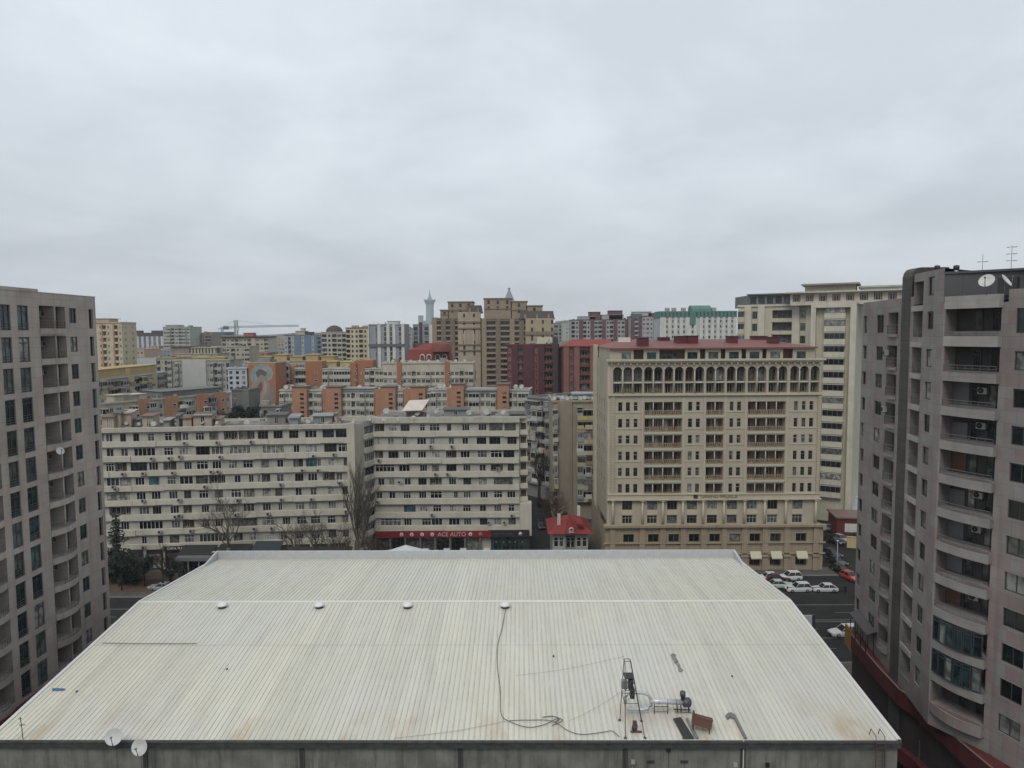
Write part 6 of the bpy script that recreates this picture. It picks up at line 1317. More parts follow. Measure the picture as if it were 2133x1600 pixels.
for a, b_ in ((3.9,6.2),(12.4,14.4)):
    a, b_ = F.W*a/18, F.W*b_/18; mb = MB(); fbox(mb, F, a, b_, -4, 1.6, 12, zt + 1.9); mb.obj('stair_tower', ORA, r); mb = MB(); fbox(mb, F, a - .3, b_ + .3, -4.4, 1.9, zt + 1.9, zt + 2.2); mb.obj('stair_roof', BROWNG, r)
    for k in range(7): win(r, F, (a + b_)/2 - .2, (a + b_)/2 + 1.1, zt - 1.2 - k*1.55, zt - .5 - k*1.55, 1.63, 2, 0, DARKF, GL)
mb = MB(); fbox(mb, F, F.W*.36, F.W*.68, -4, .9, zt - .2, zt + .5); mb.obj('glass_canopy', P_('metal_canopy', (.30,.31,.33)), r)
for u_ in (.08,.12,.2,.75,.86,.92): dishlet(r, F, F.W*u_, 1.5, zt, .9)
# blocks of the alley
r, F, zt = block('apartment_block', 'grimy grey block with makeshift balconies on the left side of the alley', 1098, 1154, 829, 205, 196, bays='ggbg', rows=8, fl=3.05, wall=P_('grimy_grey', (.19,.19,.175), streak=.6), dep=26, ph=.5, fm=RAIL, win_h=1.4, side=3, slabm=P_('grimy_pale', (.30,.30,.28), streak=.5))
infills.append((r, F, zt, 8, 4, .4, 3.05, 5, 0, 1, .8))
for k, (c_) in enumerate((LGR, LGR, GRY, DKG, GRY, OLD, OLD)): mb = MB(); hd = zt - 1.1 - k*3.05; fbox(mb, F, F.W*.05*(k % 3), F.W*(.45 + .2*(k % 3)), 1.0, 1.12, hd - 2.6, hd - 1.35); mb.obj('balcony_cladding', c_, r)
r, F, zt = block('apartment_block', 'tan block with a blank stair wall and patched yellow balconies by the alley', 1151, 1252, 836, 178, bays='gppp.ggggg', rows=8, fl=3.0, wall=P_('stained_tan', (.27,.235,.185), streak=.5), acc=P_('blank_stair_tan', (.25,.215,.175), streak=.5), dep=18, ph=1.6, fm=RAIL, slabm=P_('patched_cream', (.36,.33,.24), streak=.5))
cl = [(YPAN, YPAN), (OLDB, GRY), (CREAM, YPAN), (LGR, CREAM), (OLDB, OLDB), (BLG, BLG), (OLDB, BROWNG), (CREAM, BROWNG)]
for k, (c1x, c2x) in enumerate(cl):
    hd = zt - 2.2 - k*3.0
    for (a, b_, c_) in ((.02,.09,cl[(k+2) % 8][0]), (.5,.72,c1x), (.73,.98,c2x)): mb = MB(); fbox(mb, F, F.W*a, F.W*b_, 1.0, 1.14, hd - 2.62, hd - 1.46); mb.obj('balcony_cladding', c_, r)
infills.append((r, F, zt, 8, 3, 1.4, 3.0, 9, .48, 1, .8)); infills.append((r, F, zt, 8, 1, 1.4, 3.0, 10, 0.01, .12, .8))
for i in range(10): dishlet(r, F, F.W*(.05 + i*.09), 2 + (i % 3), zt - .3, .6)
penthouse(r, F, F.W*.45, F.W*.95, 1.4, zt, 4, 9, P_('bluegrey_shed', (.25,.28,.30)), 'roof_shed')
def infill(r, F, zt, rows, cols, top, fl, seed, u0=0.0, u1=1.0, p=.75):
    """home-made balcony boxes of odd size, reach and colour"""
    rn = random.Random(seed); mats = (OLDB, OLD, GRY, LGR, YPAN, CREAM, BLG, DKG, BROWNG, WHT, TAN2)
    for k in range(rows):
        for j in range(cols):
            if rn.random() > p: continue
            cw_ = F.W*(u1 - u0)/cols; a = F.W*u0 + cw_*(j + rn.uniform(.02, .15)); b_ = F.W*u0 + cw_*(j + rn.uniform(.8, .98)); z0 = zt - top - (k + 1)*fl + rn.uniform(.1, .4); v = rn.uniform(1.05, 1.75); full = rn.random() < .6; h = 1.05 + rn.uniform(-.1, .15)
            mb = MB(); fbox(mb, F, a, b_, 0, v, z0, z0 + h); 
            if full: fbox(mb, F, a, b_, 0, v + .04, z0 + fl - .5, z0 + fl - .3); fbox(mb, F, a, a + .15, v - .15, v - .01, z0 + h, z0 + fl - .5); fbox(mb, F, b_ - .15, b_, v - .15, v - .01, z0 + h, z0 + fl - .5)
            mb.obj('makeshift_balcony', rn.choice(mats), r)
            if full: win(r, F, a + .15, b_ - .15, z0 + h, z0 + fl - .5, v - .1, rn.choice((2, 3, 4)), 0, rn.choice((WHITE, RAIL, DARKF)), GL, name='balcony_glazing', pane=False, ft=.1)
# red-roofed little house
p0 = at(1151, 1110, 143); p1 = at(1225, 1110, 143); F = Frame(xy(p0), xy(p1)); hh = empty('small_house', (p0.x, p0.y, 0), 'little grey house with a bright red hipped roof at the alley mouth', 'house')
ze, zr = p0.z, at(1188, 1074, 147).z; HG = P_('house_grey', (.30,.30,.285)); W_h = F.W
ops = [(W_h*c_ - .45, W_h*c_ + .45, ze - 3.0, ze - 1.0, .2) for c_ in (.1, .25, .74, .9)] + [(W_h*.37, W_h*.64, ze - 3.6, ze - .6, .8, 1)]
mb = MB(); facade(mb, F, 0, W_h, 0, ze, ops, 0, 0); q = F(W_h,0,0); facade(mb, Frame(xy(q), (q.x, q.y + 10)), 0, 10, 0, ze, [], 0); q = F(0,0,0); facade(mb, Frame((q.x, q.y + 10), xy(q)), 0, 10, 0, ze, [], 0); mb.obj('wall', [HG, P_('porch_dark', (.10,.10,.10))], hh)
for a, b_, z0, z1, *d in ops[:4]: win(hh, F, a, b_, z0, z1, -.15, 1, .65, WHITE, GL)
for c_ in (.45, .57): win(hh, F, W_h*c_ - .4, W_h*c_ + .4, ze - 3.4, ze - 1.2, -.75, 1, .65, WHITE, GL)
mb = MB(); e = 1.0; A = [F(-e, e, ze), F(W_h + e, e, ze), F(W_h + e, -10 - e, ze), F(-e, -10 - e, ze)]; T0, T1 = F(W_h*.34, -5, zr - .2), F(W_h*.62, -5, zr)
mb.quad(A[0], A[1], T1, T0); mb.quad(A[1], A[2], T1); mb.quad(A[2], A[3], T0, T1); mb.quad(A[3], A[0], T0)
g0, g1, gt = F(W_h*.33, e + .05, ze + .05), F(W_h*.70, e + .05, ze + .05), F(W_h*.515, e - .8, ze + 2.7); gb = F(W_h*.515, -5, ze + 2.75)
mb.quad(g0, gt, gb); mb.quad(gt, g1, gb); mb.quad(g0, g1, gt)
mb.obj('roof', P_('house_red_roof', (.195,.038,.034), dirt=(.16,.03,.03)), hh)
mb = MB(); mb.quad(F(W_h*.68, .2, ze + 1.9), F(W_h*.88, .2, ze + 1.8), F(W_h*.8, -2.4, ze + 2.9), F(W_h*.62, -2.4, ze + 2.9)); mb.quad(F(W_h*.68, .2, ze + 1.4), F(W_h*.88, .2, ze + 1.3), F(W_h*.88, .2, ze + 1.8), F(W_h*.68, .2, ze + 1.9)); mb.obj('side_dormer', flat('deep_red_sheet', (.16,.012,.015)), hh)
mb = MB(); fbox(mb, F, W_h*.45, W_h*.58, e - .3, e + .1, ze + .3, ze + .55); mb.lathe([(.3, 0), (.5, 0), (.5, .12), (.3, .12)], F(W_h*.515, e + .02, ze + .95), 10, axis=(F.n.x, F.n.y, 0)); mb.obj('gable_window', WHT, hh)
for c_ in (.17, .22): mb = MB(); q = F(W_h*c_, -1.8, 0); mb.box(q.x - .12, q.x + .12, q.y - .1, q.y + .1, ze + .8, ze + 3.6); mb.obj('chimney', WHT, hh)
mb = MB(); q = F(W_h*.83, -7.5, 0); mb.box(q.x - .3, q.x + .3, q.y - .3, q.y + .3, 3, zr + 1.2); mb.obj('chimney', WHT, hh)

r, F, zt = block('residential_block', 'low dim grey block with small windows in front of the mural wall foot', 538, 586, 846, 215, bays='wbwwg', rows=3, wall=P_('dim_grey_render', (.17,.16,.145), streak=.5), dep=10)
infills.append((r, F, zt, 3, 5, .6, 3.0, 41, 0, 1, .5))
r, F, zt = block('residential_block', 'plain dull grey-green end wall right of the orange panelled block', 482, 519, 812, 240, bays='w.p', rows=3, wall=P_('dull_greygreen', (.15,.155,.14), streak=.5), dep=10)
for q in infills: infill(*q)
# far mass of small rooftops that fills the plain towards the hills
m, nt, bs, N, L = newmat('distant_facades')
at_ = N.new('ShaderNodeAttribute'); at_.attribute_name = 'tone'; uvn = N.new('ShaderNodeUVMap'); uvn.uv_map = 'uv'
bk = N.new('ShaderNodeTexBrick'); bk.offset = 0; bk.inputs['Scale'].default_value = 1; bk.inputs['Brick Width'].default_value = 3.2; bk.inputs['Row Height'].default_value = 3.0; bk.inputs['Mortar Size'].default_value = .8; bk.inputs['Mortar Smooth'].default_value = 0
bk.inputs['Color1'].default_value = (.35,.35,.35,1); bk.inputs['Color2'].default_value = (.6,.6,.6,1); bk.inputs['Mortar'].default_value = (1,1,1,1); L.new(uvn.outputs[0], bk.inputs['Vector'])
mx = N.new('ShaderNodeMix'); mx.data_type = 'RGBA'; mx.blend_type = 'MULTIPLY'; mx.inputs[0].default_value = 1; L.new(at_.outputs['Color'], mx.inputs[6]); L.new(bk.outputs['Color'], mx.inputs[7]); L.new(mx.outputs[2], bs.inputs['Base Color']); bs.inputs['Roughness'].default_value = .85
rn = random.Random(77); b = MB(); tones = []
for i in range(520):
    Y = rn.uniform(480, 2400); px = rn.uniform(150, 1900); x = at(px, 700, Y).x; w_, d_ = rn.uniform(7, 26), rn.uniform(8, 18)
    top = rn.uniform(699, 716) if rn.random() < .75 else rn.uniform(694, 701)
    h = min(at(px, top, Y).z, 46 + rn.uniform(-4, 3)); h = max(h, 12)
    if Y < 700: h = min(h, 36)
    b.box(x - w_, x + w_, Y, Y + d_, 0, h, 0, bottom=False); 
    if rn.random() < .5: b.box(x - w_*.4, x + w_*.1, Y + 2, Y + d_ - 2, h + .02, h + 2.5, 0, bottom=False); k = 2
    else: k = 1
    c = rn.choice(((.33,.30,.25),(.28,.28,.27),(.36,.35,.32),(.24,.22,.20),(.34,.27,.2),(.20,.22,.24),(.26,.16,.13),(.4,.39,.36)))
    tones += [c]*(5*k)
me = b.mesh('distant_rooftops', [m]); ca = me.color_attributes.new('tone', 'FLOAT_COLOR', 'CORNER'); buf = []
for f, c in zip(me.polygons, tones): buf += [c[0], c[1], c[2], 1]*f.loop_total
ca.data.foreach_set('color', buf)
o = bpy.data.objects.new('distant_rooftops', me); COL.objects.link(o); tag(o, 'hazy mass of small far buildings below the skyline', kind='stuff')
# ================================================================ cars
CARM = {}
def paint(nm, c): 
    if nm in MC: return MC[nm]
    m = flat(nm, c, .28, 0, .03); m.node_tree.nodes['Principled BSDF'].inputs['Coat Weight'].default_value = .4; return m
CG_ = flat('car_glass', (.012,.014,.016), .08); TY = flat('tyre_rubber', (.015,.015,.015), .9); RIM = flat('wheel_rim', (.25,.25,.26), .4, .6); HLM = flat('headlight_glass', (.45,.46,.47), .15); TLM = flat('tail_light_red', (.25,.01,.01), .3)
def car_parts(kind, pm):
    k = (kind, pm.name)
    if k in CARM: return CARM[k]
    suv = kind == 'suv'; L_ = 4.7 if not kind == 'hatch' else 4.1; W_ = .93 if suv else .88; H_ = 1.68 if suv else 1.45
    bel = .98 if suv else .88   # belt line
    # lower body: stations (x, half width, bottom, top)
    st = [(-L_/2, W_*.72, .38, .62), (-L_/2 + .12, W_*.88, .25, .74), (-L_/2 + .55, W_*.97, .22, bel - .12), (-L_*.22, W_, .2, bel - .02), (0, W_, .2, bel), (L_*.25, W_, .2, bel + .02), (L_/2 - .35, W_*.96, .24, bel), (L_/2 - .08, W_*.88, .3, bel - .1), (L_/2, W_*.8, .4, bel - .3)]
    b = MB(); sec = []
    for x, w_, z0, z1 in st: sec.append([(x, -w_*.92, z0), (x, -w_, (z0+z1)*.5), (x, -w_*.95, z1 - .05), (x, -w_*.82, z1), (x, w_*.82, z1), (x, w_*.95, z1 - .05), (x, w_, (z0+z1)*.5), (x, w_*.92, z0)])
    for s0, s1 in zip(sec, sec[1:]):
        for i in range(8): j = (i + 1) % 8; b.quad(s0[i], s0[j], s1[j], s1[i], smooth=False)
    b.quad(*sec[0][::-1]); b.quad(*sec[-1])
    c = MB(); r0 = -L_*.17; r1 = -L_*.02; r2 = L_*.27 if not suv else L_*.38; r3 = L_*.42 if not suv else L_*.475; wt, wb_ = W_*.70, W_*.86
    if kind == 'hatch': r2, r3 = L_*.33, L_*.46
    for s_ in (-1, 1):
        q = [(r0, s_*wb_, bel - .02), (r3, s_*wb_, bel - .02), (r2, s_*wt, H_ - .05), (r1, s_*wt, H_ - .05)]; c.quad(*(q if s_ < 0 else q[::-1]))
        for (xa, xb) in ((r0, r1), (r3, r2), ((r0+r3)/2, (r1+r2)/2 + .05)):   # pillars
            b.tube([(xa, s_*(wb_ + .005), bel - .02), (xb, s_*(wt + .005), H_ - .05)], .035, 4)
    c.quad((r0, -wb_, bel - .02), (r1, -wt, H_ - .05), (r1, wt, H_ - .05), (r0, wb_, bel - .02)); c.quad((r3, wb_, bel - .02), (r2, wt, H_ - .05), (r2, -wt, H_ - .05), (r3, -wb_, bel - .02))
    b.box(r1 - .06, r2 + .08, -wt - .03, wt + .03, H_ - .06, H_ - .01); b.box(r1 + .1, r2 - .1, -wt + .08, wt - .08, H_ - .01, H_ + .02)
    wl = MB(); wr = MB(); wl.lathe([(.001,-.11),(.21,-.11),(.22,-.10),(.32,-.11),(.335,-.06),(.335,.06),(.32,.11),(.001,.11)], (0,0,0), 14, 0, axis=(0,1,0)); wr.lathe([(.001,-.125),(.19,-.12),(.21,-.10),(.21,.10),(.19,.12),(.001,.125)], (0,0,0), 10, 0, axis=(0,1,0))
    hl = MB(); hl.box(-L_/2 - .0, -L_/2 + .3, -.17, .17, .60, .74); tl = MB(); tl.box(L_/2 - .12, L_/2 - .0 + .02, -.14, .14, bel - .28, bel - .10)
    bp = MB(); bp.box(-L_/2 - .03, -L_/2 + .1, -.5, .5, .33, .5); 
    CARM[k] = dict(body=b.mesh('body', [pm]), cabin_glass=c.mesh('cabin_glass', [CG_]), wheel=wl.mesh('wheel', [TY]), rim=wr.mesh('rim', [RIM]), headlight=hl.mesh('headlight', [HLM]), tail_light=tl.mesh('tail_light', [TLM]), grille=bp.mesh('grille', [BLACK]), L=L_, W=W_)
    return CARM[k]
def car(x, y, rz, kind, pm, label, group=None, z=.02):
    P = car_parts(kind, pm); r = empty('parked_car', (x, y, z), label, 'car', group, R(rz)); L_, W_ = P['L'], P['W']
    def ch(me, nm, loc=(0,0,0)): o = bpy.data.objects.new(nm, me); COL.objects.link(o); o.parent = r; o.location = loc; return o
    ch(P['body'], 'body'); ch(P['cabin_glass'], 'cabin_glass'); ch(P['grille'], 'grille')
    for sx in (-1, 1):
        for sy in (-1, 1): wo = ch(P['wheel'], 'wheel', (sx*L_*.30, sy*(W_ - .1), .335)); ro = bpy.data.objects.new('rim', P['rim']); COL.objects.link(ro); ro.parent = wo
    for sy in (-1, 1): ch(P['headlight'], 'headlight', (0, sy*W_*.66, 0)); ch(P['tail_light'], 'tail_light', (0, sy*W_*.70, 0))
    return r
PW, PDK, PRD, PSV, PMR, PGN = paint('car_white', (.55,.56,.56)), paint('car_black', (.012,.013,.015)), paint('car_red', (.38,.03,.02)), paint('car_silver', (.26,.27,.28)), paint('car_maroon', (.05,.012,.018)), paint('car_pale_green', (.42,.50,.46))
g_ = 'cars parked on the forecourt by the road'
for px, py, rz, k, p, lb, gr in (
  (1598,1208,0,'hatch',PW,'white hatchback half hidden by the hall roof, in the back row',g_), (1644,1208,4,'suv',PW,'white sport utility car in the back row before the beige block',g_),
  (1626,1224,180,'sedan',PGN,'pale greenish white saloon squeezed between two rows',g_), (1620,1211,180,'sedan',PMR,'dark maroon car between the white back row cars',g_),
  (1662,1232,2,'suv',PW,'white sport utility car at the black railing, left one',g_), (1717,1232,-2,'sedan',PW,'white saloon at the black railing, right one',g_),
  (1758,1324,5,'suv',PW,'white car on the road passing the right tower podium',None), (1770,1207,108,'hatch',PRD,'bright red hatchback at the side street corner',None),
  (1752,1192,112,'sedan',PDK,'black car nearest the corner in the side street',None), (1743,1175,110,'sedan',PDK,'black car second from the corner in the side street',None), (1733,1158,110,'sedan',paint('car_navy',(.02,.025,.05)),'dark navy car third from the corner in the side street',None),
  (1738,1132,112,'suv',PDK,'black car in the side street beside the red kiosk',None), (1727,1105,20,'sedan',PSV,'silver car parked by the beige block corner, far in the side street',None), (1752,1127,112,'sedan',PSV,'grey car beside the black one at the red kiosk',None),
  (1127,1100,95,'suv',PDK,'dark car with its pale bonnet driving in the alley',None), (336,1229,-8,'sedan',PSV,'silver car on the left road behind the hall roof edge',None)):
    q = atz(px, py, 0); car(q.x, q.y, rz, k, p, lb, gr, .03)
for i, (px, p, lb) in enumerate(((884,PW,'leftmost white car below the red shop fascia'),(906,PW,'second white car below the red shop fascia'),(930,PW,'third white car below the red shop fascia'),(948,PDK,'black car in the gap below the red shop fascia'),(964,PW,'fourth white car below the red shop fascia'),(985,PSV,'silver car below the red shop fascia'),(1013,PW,'rightmost white car below the red shop fascia'),(800,PSV,'silver car at the far left shop pillars'))):
    q = at(px, 1140, 146.5); car(q.x, 146.5, 90 + (i % 3 - 1)*3, 'hatch' if i % 2 else 'suv', p, lb, 'cars parked before the shops', .13)
sheet('parking_forecourt', 28, 64, 126.2, 134.6, .03, asph)
b = MB(); b.box(20, 68, 134.6, 134.9, 0, .17); tag(b.obj('forecourt_kerb', kerbm), kind='structure')
# black railing by the road
fr_ = empty('road_railing', (46, 126.0, 0), 'black picket railing between the forecourt and the road', 'railing')
q0, q1 = atz(1648, 1242, 0), atz(1772, 1242, 0); x0, x1 = q0.x, q1.x
n = 5
for i in range(n + 1): x = x0 + (x1 - x0)*i/n; b = MB(); b.box(x - .12, x + .12, 125.9, 126.1, 0, 1.15); b.obj('post', BLACK, fr_)
for i in range(n):
    xa, xb = x0 + (x1 - x0)*i/n + .12, x0 + (x1 - x0)*(i+1)/n - .12; b = MB(); b.box(xa, xb, 125.97, 126.03, .95, 1.02); b.box(xa, xb, 125.97, 126.03, .15, .22); k = int((xb - xa)/.16)
    for j in range(k): x = xa + (j + .5)*(xb - xa)/k; b.box(x - .015, x + .015, 125.985, 126.015, .22, .95)
    b.obj('picket_panel', BLACK, fr_)
# street lamps
def lamp(px, py, Y, h, arm, label, dbl=False, mat=None):
    q = at(px, py, Y); zt = q.z; r = empty('street_lamp', (q.x, q.y, 0), label, 'street lamp'); mt = mat or flat('lamp_pole_grey', (.33,.34,.33))
    b = MB(); b.tube([(q.x, q.y, 0), (q.x, q.y, zt*.8), (q.x + arm*.15, q.y, zt*.93), (q.x + arm*.6, q.y, zt), (q.x + arm, q.y, zt + .15)] if arm else [(q.x, q.y, 0), (q.x, q.y, zt)], .09, 6, r1=.05); b.obj('pole', mt, r)
    b = MB(); x = q.x + arm; b.lathe([(.001, -.1), (.22, -.06), (.26, .05), (.1, .14), (.001, .15)], (x, q.y, zt + .1), 10); b.obj('lamp_head', flat('lamp_white', (.48,.48,.46)), r); return r
lamp(1745, 1128, 137, 8, 0, 'slim grey street lamp in front of the side street')
lamp(432, 1152, 97, 9, .9, 'white street lamp with a bent arm behind the left hall edge')
lamp(1806, 1036, 140, 8, -2.0, 'street lamp with a pale head beside the right tower edge')
# ---- low things at the side street
q = atz(1742, 1118, 0); kk = empty('red_kiosk', (q.x, q.y, 0), 'dark red flat-roofed kiosk with a white panel in the side street', 'kiosk')
F = Frame((q.x, q.y), (q.x + 12, q.y - 2)); b = MB(); fbox(b, F, 0, F.W, -7, 0, 0, 4.4); b.obj('wall', flat('kiosk_red', (.10,.016,.016), .7), kk)
b = MB(); fbox(b, F, -.3, F.W + .3, -7.3, .4, 4.4, 4.75); b.obj('roof', flat('kiosk_roof', (.16,.10,.09)), kk); b = MB(); fbox(b, F, 1.8, 5.6, .0, .06, 1.2, 3.2); b.obj('panel', WHT, kk)
q = atz(1764, 1141, 0); yl = empty('boundary_wall', (q.x, q.y, 0), 'low yellowish boundary wall beside the red kiosk', 'wall'); F = Frame((q.x, q.y), (q.x + 9, q.y - 3)); b = MB(); fbox(b, F, 0, F.W, -.3, 0, 0, 2.4); b.obj('wall_panel', YPAN, yl); b = MB(); fbox(b, F, -.1, F.W, -.4, .1, 2.4, 2.55); b.obj('coping', OLDB, yl)
q = at(1719, 1040, 178); sh_ = empty('storage_shed', (q.x, q.y, 0), 'long low shed with a pale blue-grey sheet roof behind the beige block', 'shed')
b = MB(); zt = q.z; b.quad((q.x, 172, zt - 2), (q.x + 18, 170, zt - 2.6), (q.x + 19, 190, zt + .4), (q.x, 190, zt + .6)); b.obj('roof', P_('shed_sheet', (.30,.34,.38)), sh_); b = MB(); b.box(q.x + .3, q.x + 17.5, 172.3, 188, 0, zt - 2.7); b.box(q.x, q.x + 1.0, 171.8, 172.2, 0, zt - 2.05); b.obj('wall', DKG, sh_)
b = MB(); 
for i in range(3): p = (q.x + 8 + i*1.0, 173, zt - 2.4); b.tube([p, (q.x + 9, 173, zt + 1.6)], .05, 4)
b.lathe([(.001,0),(.5,.1),(.001,.6)], (q.x + 9, 173, zt + 1.4), 8); b.obj('roof_mast', WHT, sh_)
q = at(1722, 1062, 150); b = MB()
# hall side sign
q = at(1681, 1290, 97); sg = empty('sign_board', (q.x, 97, 0), 'pale blank sign board on a dark post beside the hall', 'sign board'); b = MB(); b.box(q.x - 1.0, q.x + .7, 96.9, 97.05, q.z - 1.6, q.z + .6); b.obj('board', LGR, sg); b = MB(); b.box(q.x + .75, q.x + 1.05, 96.8, 97.1, 0, q.z + .7); b.obj('post', flat('navy_post', (.02,.025,.05)), sg)
# ---- things below the left white block
sheet('brown_verge', -95, -50, 127.8, 139, .13, wall_mat('bare_soil', (.085,.062,.042), .98, .4, 0, .3))
q0, q1 = at(383, 1190, 137), at(492, 1190, 137); kx = empty('glazed_pavilion', (q0.x, 137, 0), 'dark glazed pavilion with a grey flat fascia below the left white block', 'pavilion')
F = Frame((q0.x, 134.5), (q1.x, 134.5)); b = MB(); fbox(b, F, 0, F.W, -4, -1.0, .1, 3.9); b.obj('wall', DARKIN, kx); b = MB(); fbox(b, F, -.3, F.W + .3, -4.3, .3, 3.9, 4.6); b.obj('fascia', flat('fascia_grey', (.13,.13,.135)), kx)
for i in range(6): x = F.W*i/5; b = MB(); fbox(b, F, x - .1, x + .1, -.15, .05, .1, 3.9); b.obj('post', flat('post_grey', (.2,.2,.2)), kx)
for i in range(5): win(kx, F, F.W*i/5 + .15, F.W*(i+1)/5 - .15, .3, 3.7, -.9, 3, .75, DARKF, GL)
b = MB(); fbox(b, F, -.2, F.W, .1, .35, 0, .45); b.obj('plinth', kerbm, kx)
# shop level of the left white block
b = MB(); z8 = hz6[7] - zh6 - 1.15
fbox(b, WF, 0, WF.W - 1, -.02, .3, 0, z8); b.obj('shop_level', DARKIN, wb)
for i in range(14): x = 2 + i*(WF.W - 4)/13; b = MB(); fbox(b, WF, x - .25, x + .25, .2, .55, 0, z8); b.obj('shop_pillar', WPLAIN, wb)
for i in range(13): x = 2 + i*(WF.W - 4)/13; win(wb, WF, x + .5, x + (WF.W - 4)/13 - .5, .3, z8 - .9, .36, 3, .8, DARKF, GL, name='shop_window')
u0_, u1_ = WF.uz(349, 1140)[0], WF.uz(393, 1140)[0]; z_ = WF.uz(370, 1140.5)[1]
sgn = empty('shop_sign', WF((u0_ + u1_)/2, .6, z_), 'small white lettered sign on black under the left white block', 'shop sign'); b = MB(); fbox(b, WF, u0_ - .6, u1_ + .6, .38, .6, z_ - .5, z_ + .5); b.obj('panel', flat('fascia_black', (.014,.015,.016)), sgn); text3d('CARAL PLAZA', .62, WF((u0_ + u1_)/2, .66, z_), WF.a, TXT, sgn)
def canopy(pxa, pxb, py, Y, dep, mat, label, drop=1.0, pt=.12):
    a, c = at(pxa, py, Y), at(pxb, py, Y); r = empty('shop_canopy', (a.x, Y, 0), label, 'canopy'); b = MB(); z = a.z
    b.quad((a.x, Y - dep, z - drop), (c.x, Y - dep, z - drop), (c.x, Y, z), (a.x, Y, z)); b.quad((a.x, Y, z - pt), (c.x, Y, z - pt), (c.x, Y - dep, z - drop - pt), (a.x, Y - dep, z - drop - pt)); b.quad((a.x, Y - dep, z - drop - pt - .25), (c.x, Y - dep, z - drop - pt - .25), (c.x, Y - dep, z - drop), (a.x, Y - dep, z - drop)); b.obj('cover', mat, r)
    for x in (a.x + .3, (a.x + c.x)/2, c.x - .3): b = MB(); b.tube([(x, Y - dep + .1, 0), (x, Y - dep + .1, z - drop - pt)], .06, 5); b.obj('post', BLACK, r)
canopy(385, 455, 1135, 139.3, 3.6, flat('dark_green_cover', (.018,.022,.02), .6), 'dark sloping canopy left of the slate blue awning')
canopy(460, 528, 1133, 139.6, 3.8, flat('grey_cover', (.022,.024,.023), .6), 'charcoal sloping canopy adjoining the slate blue awning')
canopy(534, 592, 1127, 139.8, 3.2, flat('slate_blue_cover', (.03,.042,.05), .5), 'slate blue awning standing over the hall roof edge')
canopy(598, 735, 1139, 141.5, 2.6, flat('dark_brown_cover', (.04,.038,.03), .7), 'long dark brown canopy behind the bare trees')
# white block roof clutter (parts of the blocks they stand on)
def hut(root, F, Z, a, b_, v, top, mat, roofm, d=3.0, wn=False, tilt=0):
    G = Frame(xy(F(0, -v, 0)), xy(F(F.W, -v, 0))); ua, z1 = G.uz(a, top); ub, _ = G.uz(b_, top); b = MB(); fbox(b, G, ua, ub, -d, 0, Z - .6, z1 - .2); b.obj('roof_hut', mat, root)
    b = MB(); P = [G(ua - .3, .4, z1 - .2 - tilt), G(ub + .3, .4, z1 - .2 - tilt), G(ub + .3, -d - .3, z1 + .05), G(ua - .3, -d - .3, z1 + .05)]; b.quad(*P); b.quad(*[p - Vector((0,0,.14)) for p in P[::-1]]); b.quad(P[0] - Vector((0,0,.14)), P[1] - Vector((0,0,.14)), P[1], P[0]); b.quad(P[3] - Vector((0,0,.14)), P[0] - Vector((0,0,.14)), P[0], P[3]); b.quad(P[1] - Vector((0,0,.14)), P[2] - Vector((0,0,.14)), P[2], P[1]); b.obj('hut_roof', roofm, root)
    if wn and ub - ua > 1.6 and z1 - Z > 1.2: win(root, G, ua + (ub-ua)*.4, ua + (ub-ua)*.4 + .8, Z + .3, z1 - .45, .02, 2, 0, WHITE, GL)
Hb = P_('hut_beige', (.36,.30,.235), streak=.5); Hg = P_('hut_grey', (.22,.215,.20), streak=.5); Ht = P_('hut_tin', (.24,.245,.25), streak=.4); Hr = P_('hut_roof_rusty', (.17,.12,.095)); Hd = P_('hut_roof_dark', (.10,.10,.095))
ZB_ = WTOP
for a, b_, v, top, m1, m2, w_ in ((212,236,3,866,Hb,Hr,1),(236,250,4,858,Hb,Hd,0),(250,272,5,856,Hb,Hb,0),(278,290,6,870,Hg,Hd,0),(296,318,3,864,Hb,Hr,1),(340,352,3,873,Hg,Ht,0),(366,372,4,862,Hg,Hd,0),(380,398,4,868,Hb,Hr,0),(402,440,4,862,Hb,Hd,1),(448,458,5,870,Hb,Hr,0),(556,594,5,862,Hg,Hd,1),(602,620,4,866,Ht,Ht,0),(652,692,5,864,Hg,Ht,1),(698,702,5,858,Hb,Hd,0)):
    hut(wb, WF, ZB_ - .6, a, b_, v, top, m1, m2, 2.6 + (a % 3)*.4, w_, (a % 4)*.1)
rn = random.Random(17)
for i in range(40):
    u_, v_ = rn.uniform(1, WF.W - 2), rn.uniform(1.5, 12.5); s = rn.uniform(.2, .6); p = WF(u_, -v_, ZB_ - .55); b = MB(); Mx = Matrix.Translation(p + Vector((0, 0, s*.35))) @ Matrix.Rotation(rn.uniform(0, 3), 4, 'Z'); b.box(-s*rn.uniform(.5, 1.8), s*rn.uniform(.5, 1.8), -s, s, -s*.35, s*rn.uniform(.1, .8), 0, lambda x, y, z: Mx @ Vector((x, y, z))); b.obj('roof_debris', rn.choice((Hb, Hg, Ht, Hr, Hd, WPLAIN)), wb)
for i in range(22): dishlet(wb, WF, WF.W*(.03 + i*.06), rn.uniform(2, 9), ZB_ - .55, rn.uniform(.35, .65))
hut(cb_, CF, CTOP - .5, 846, 884, 4, 855, P_('hut_brown', (.17,.13,.105), streak=.4), Hb, 3.4); 
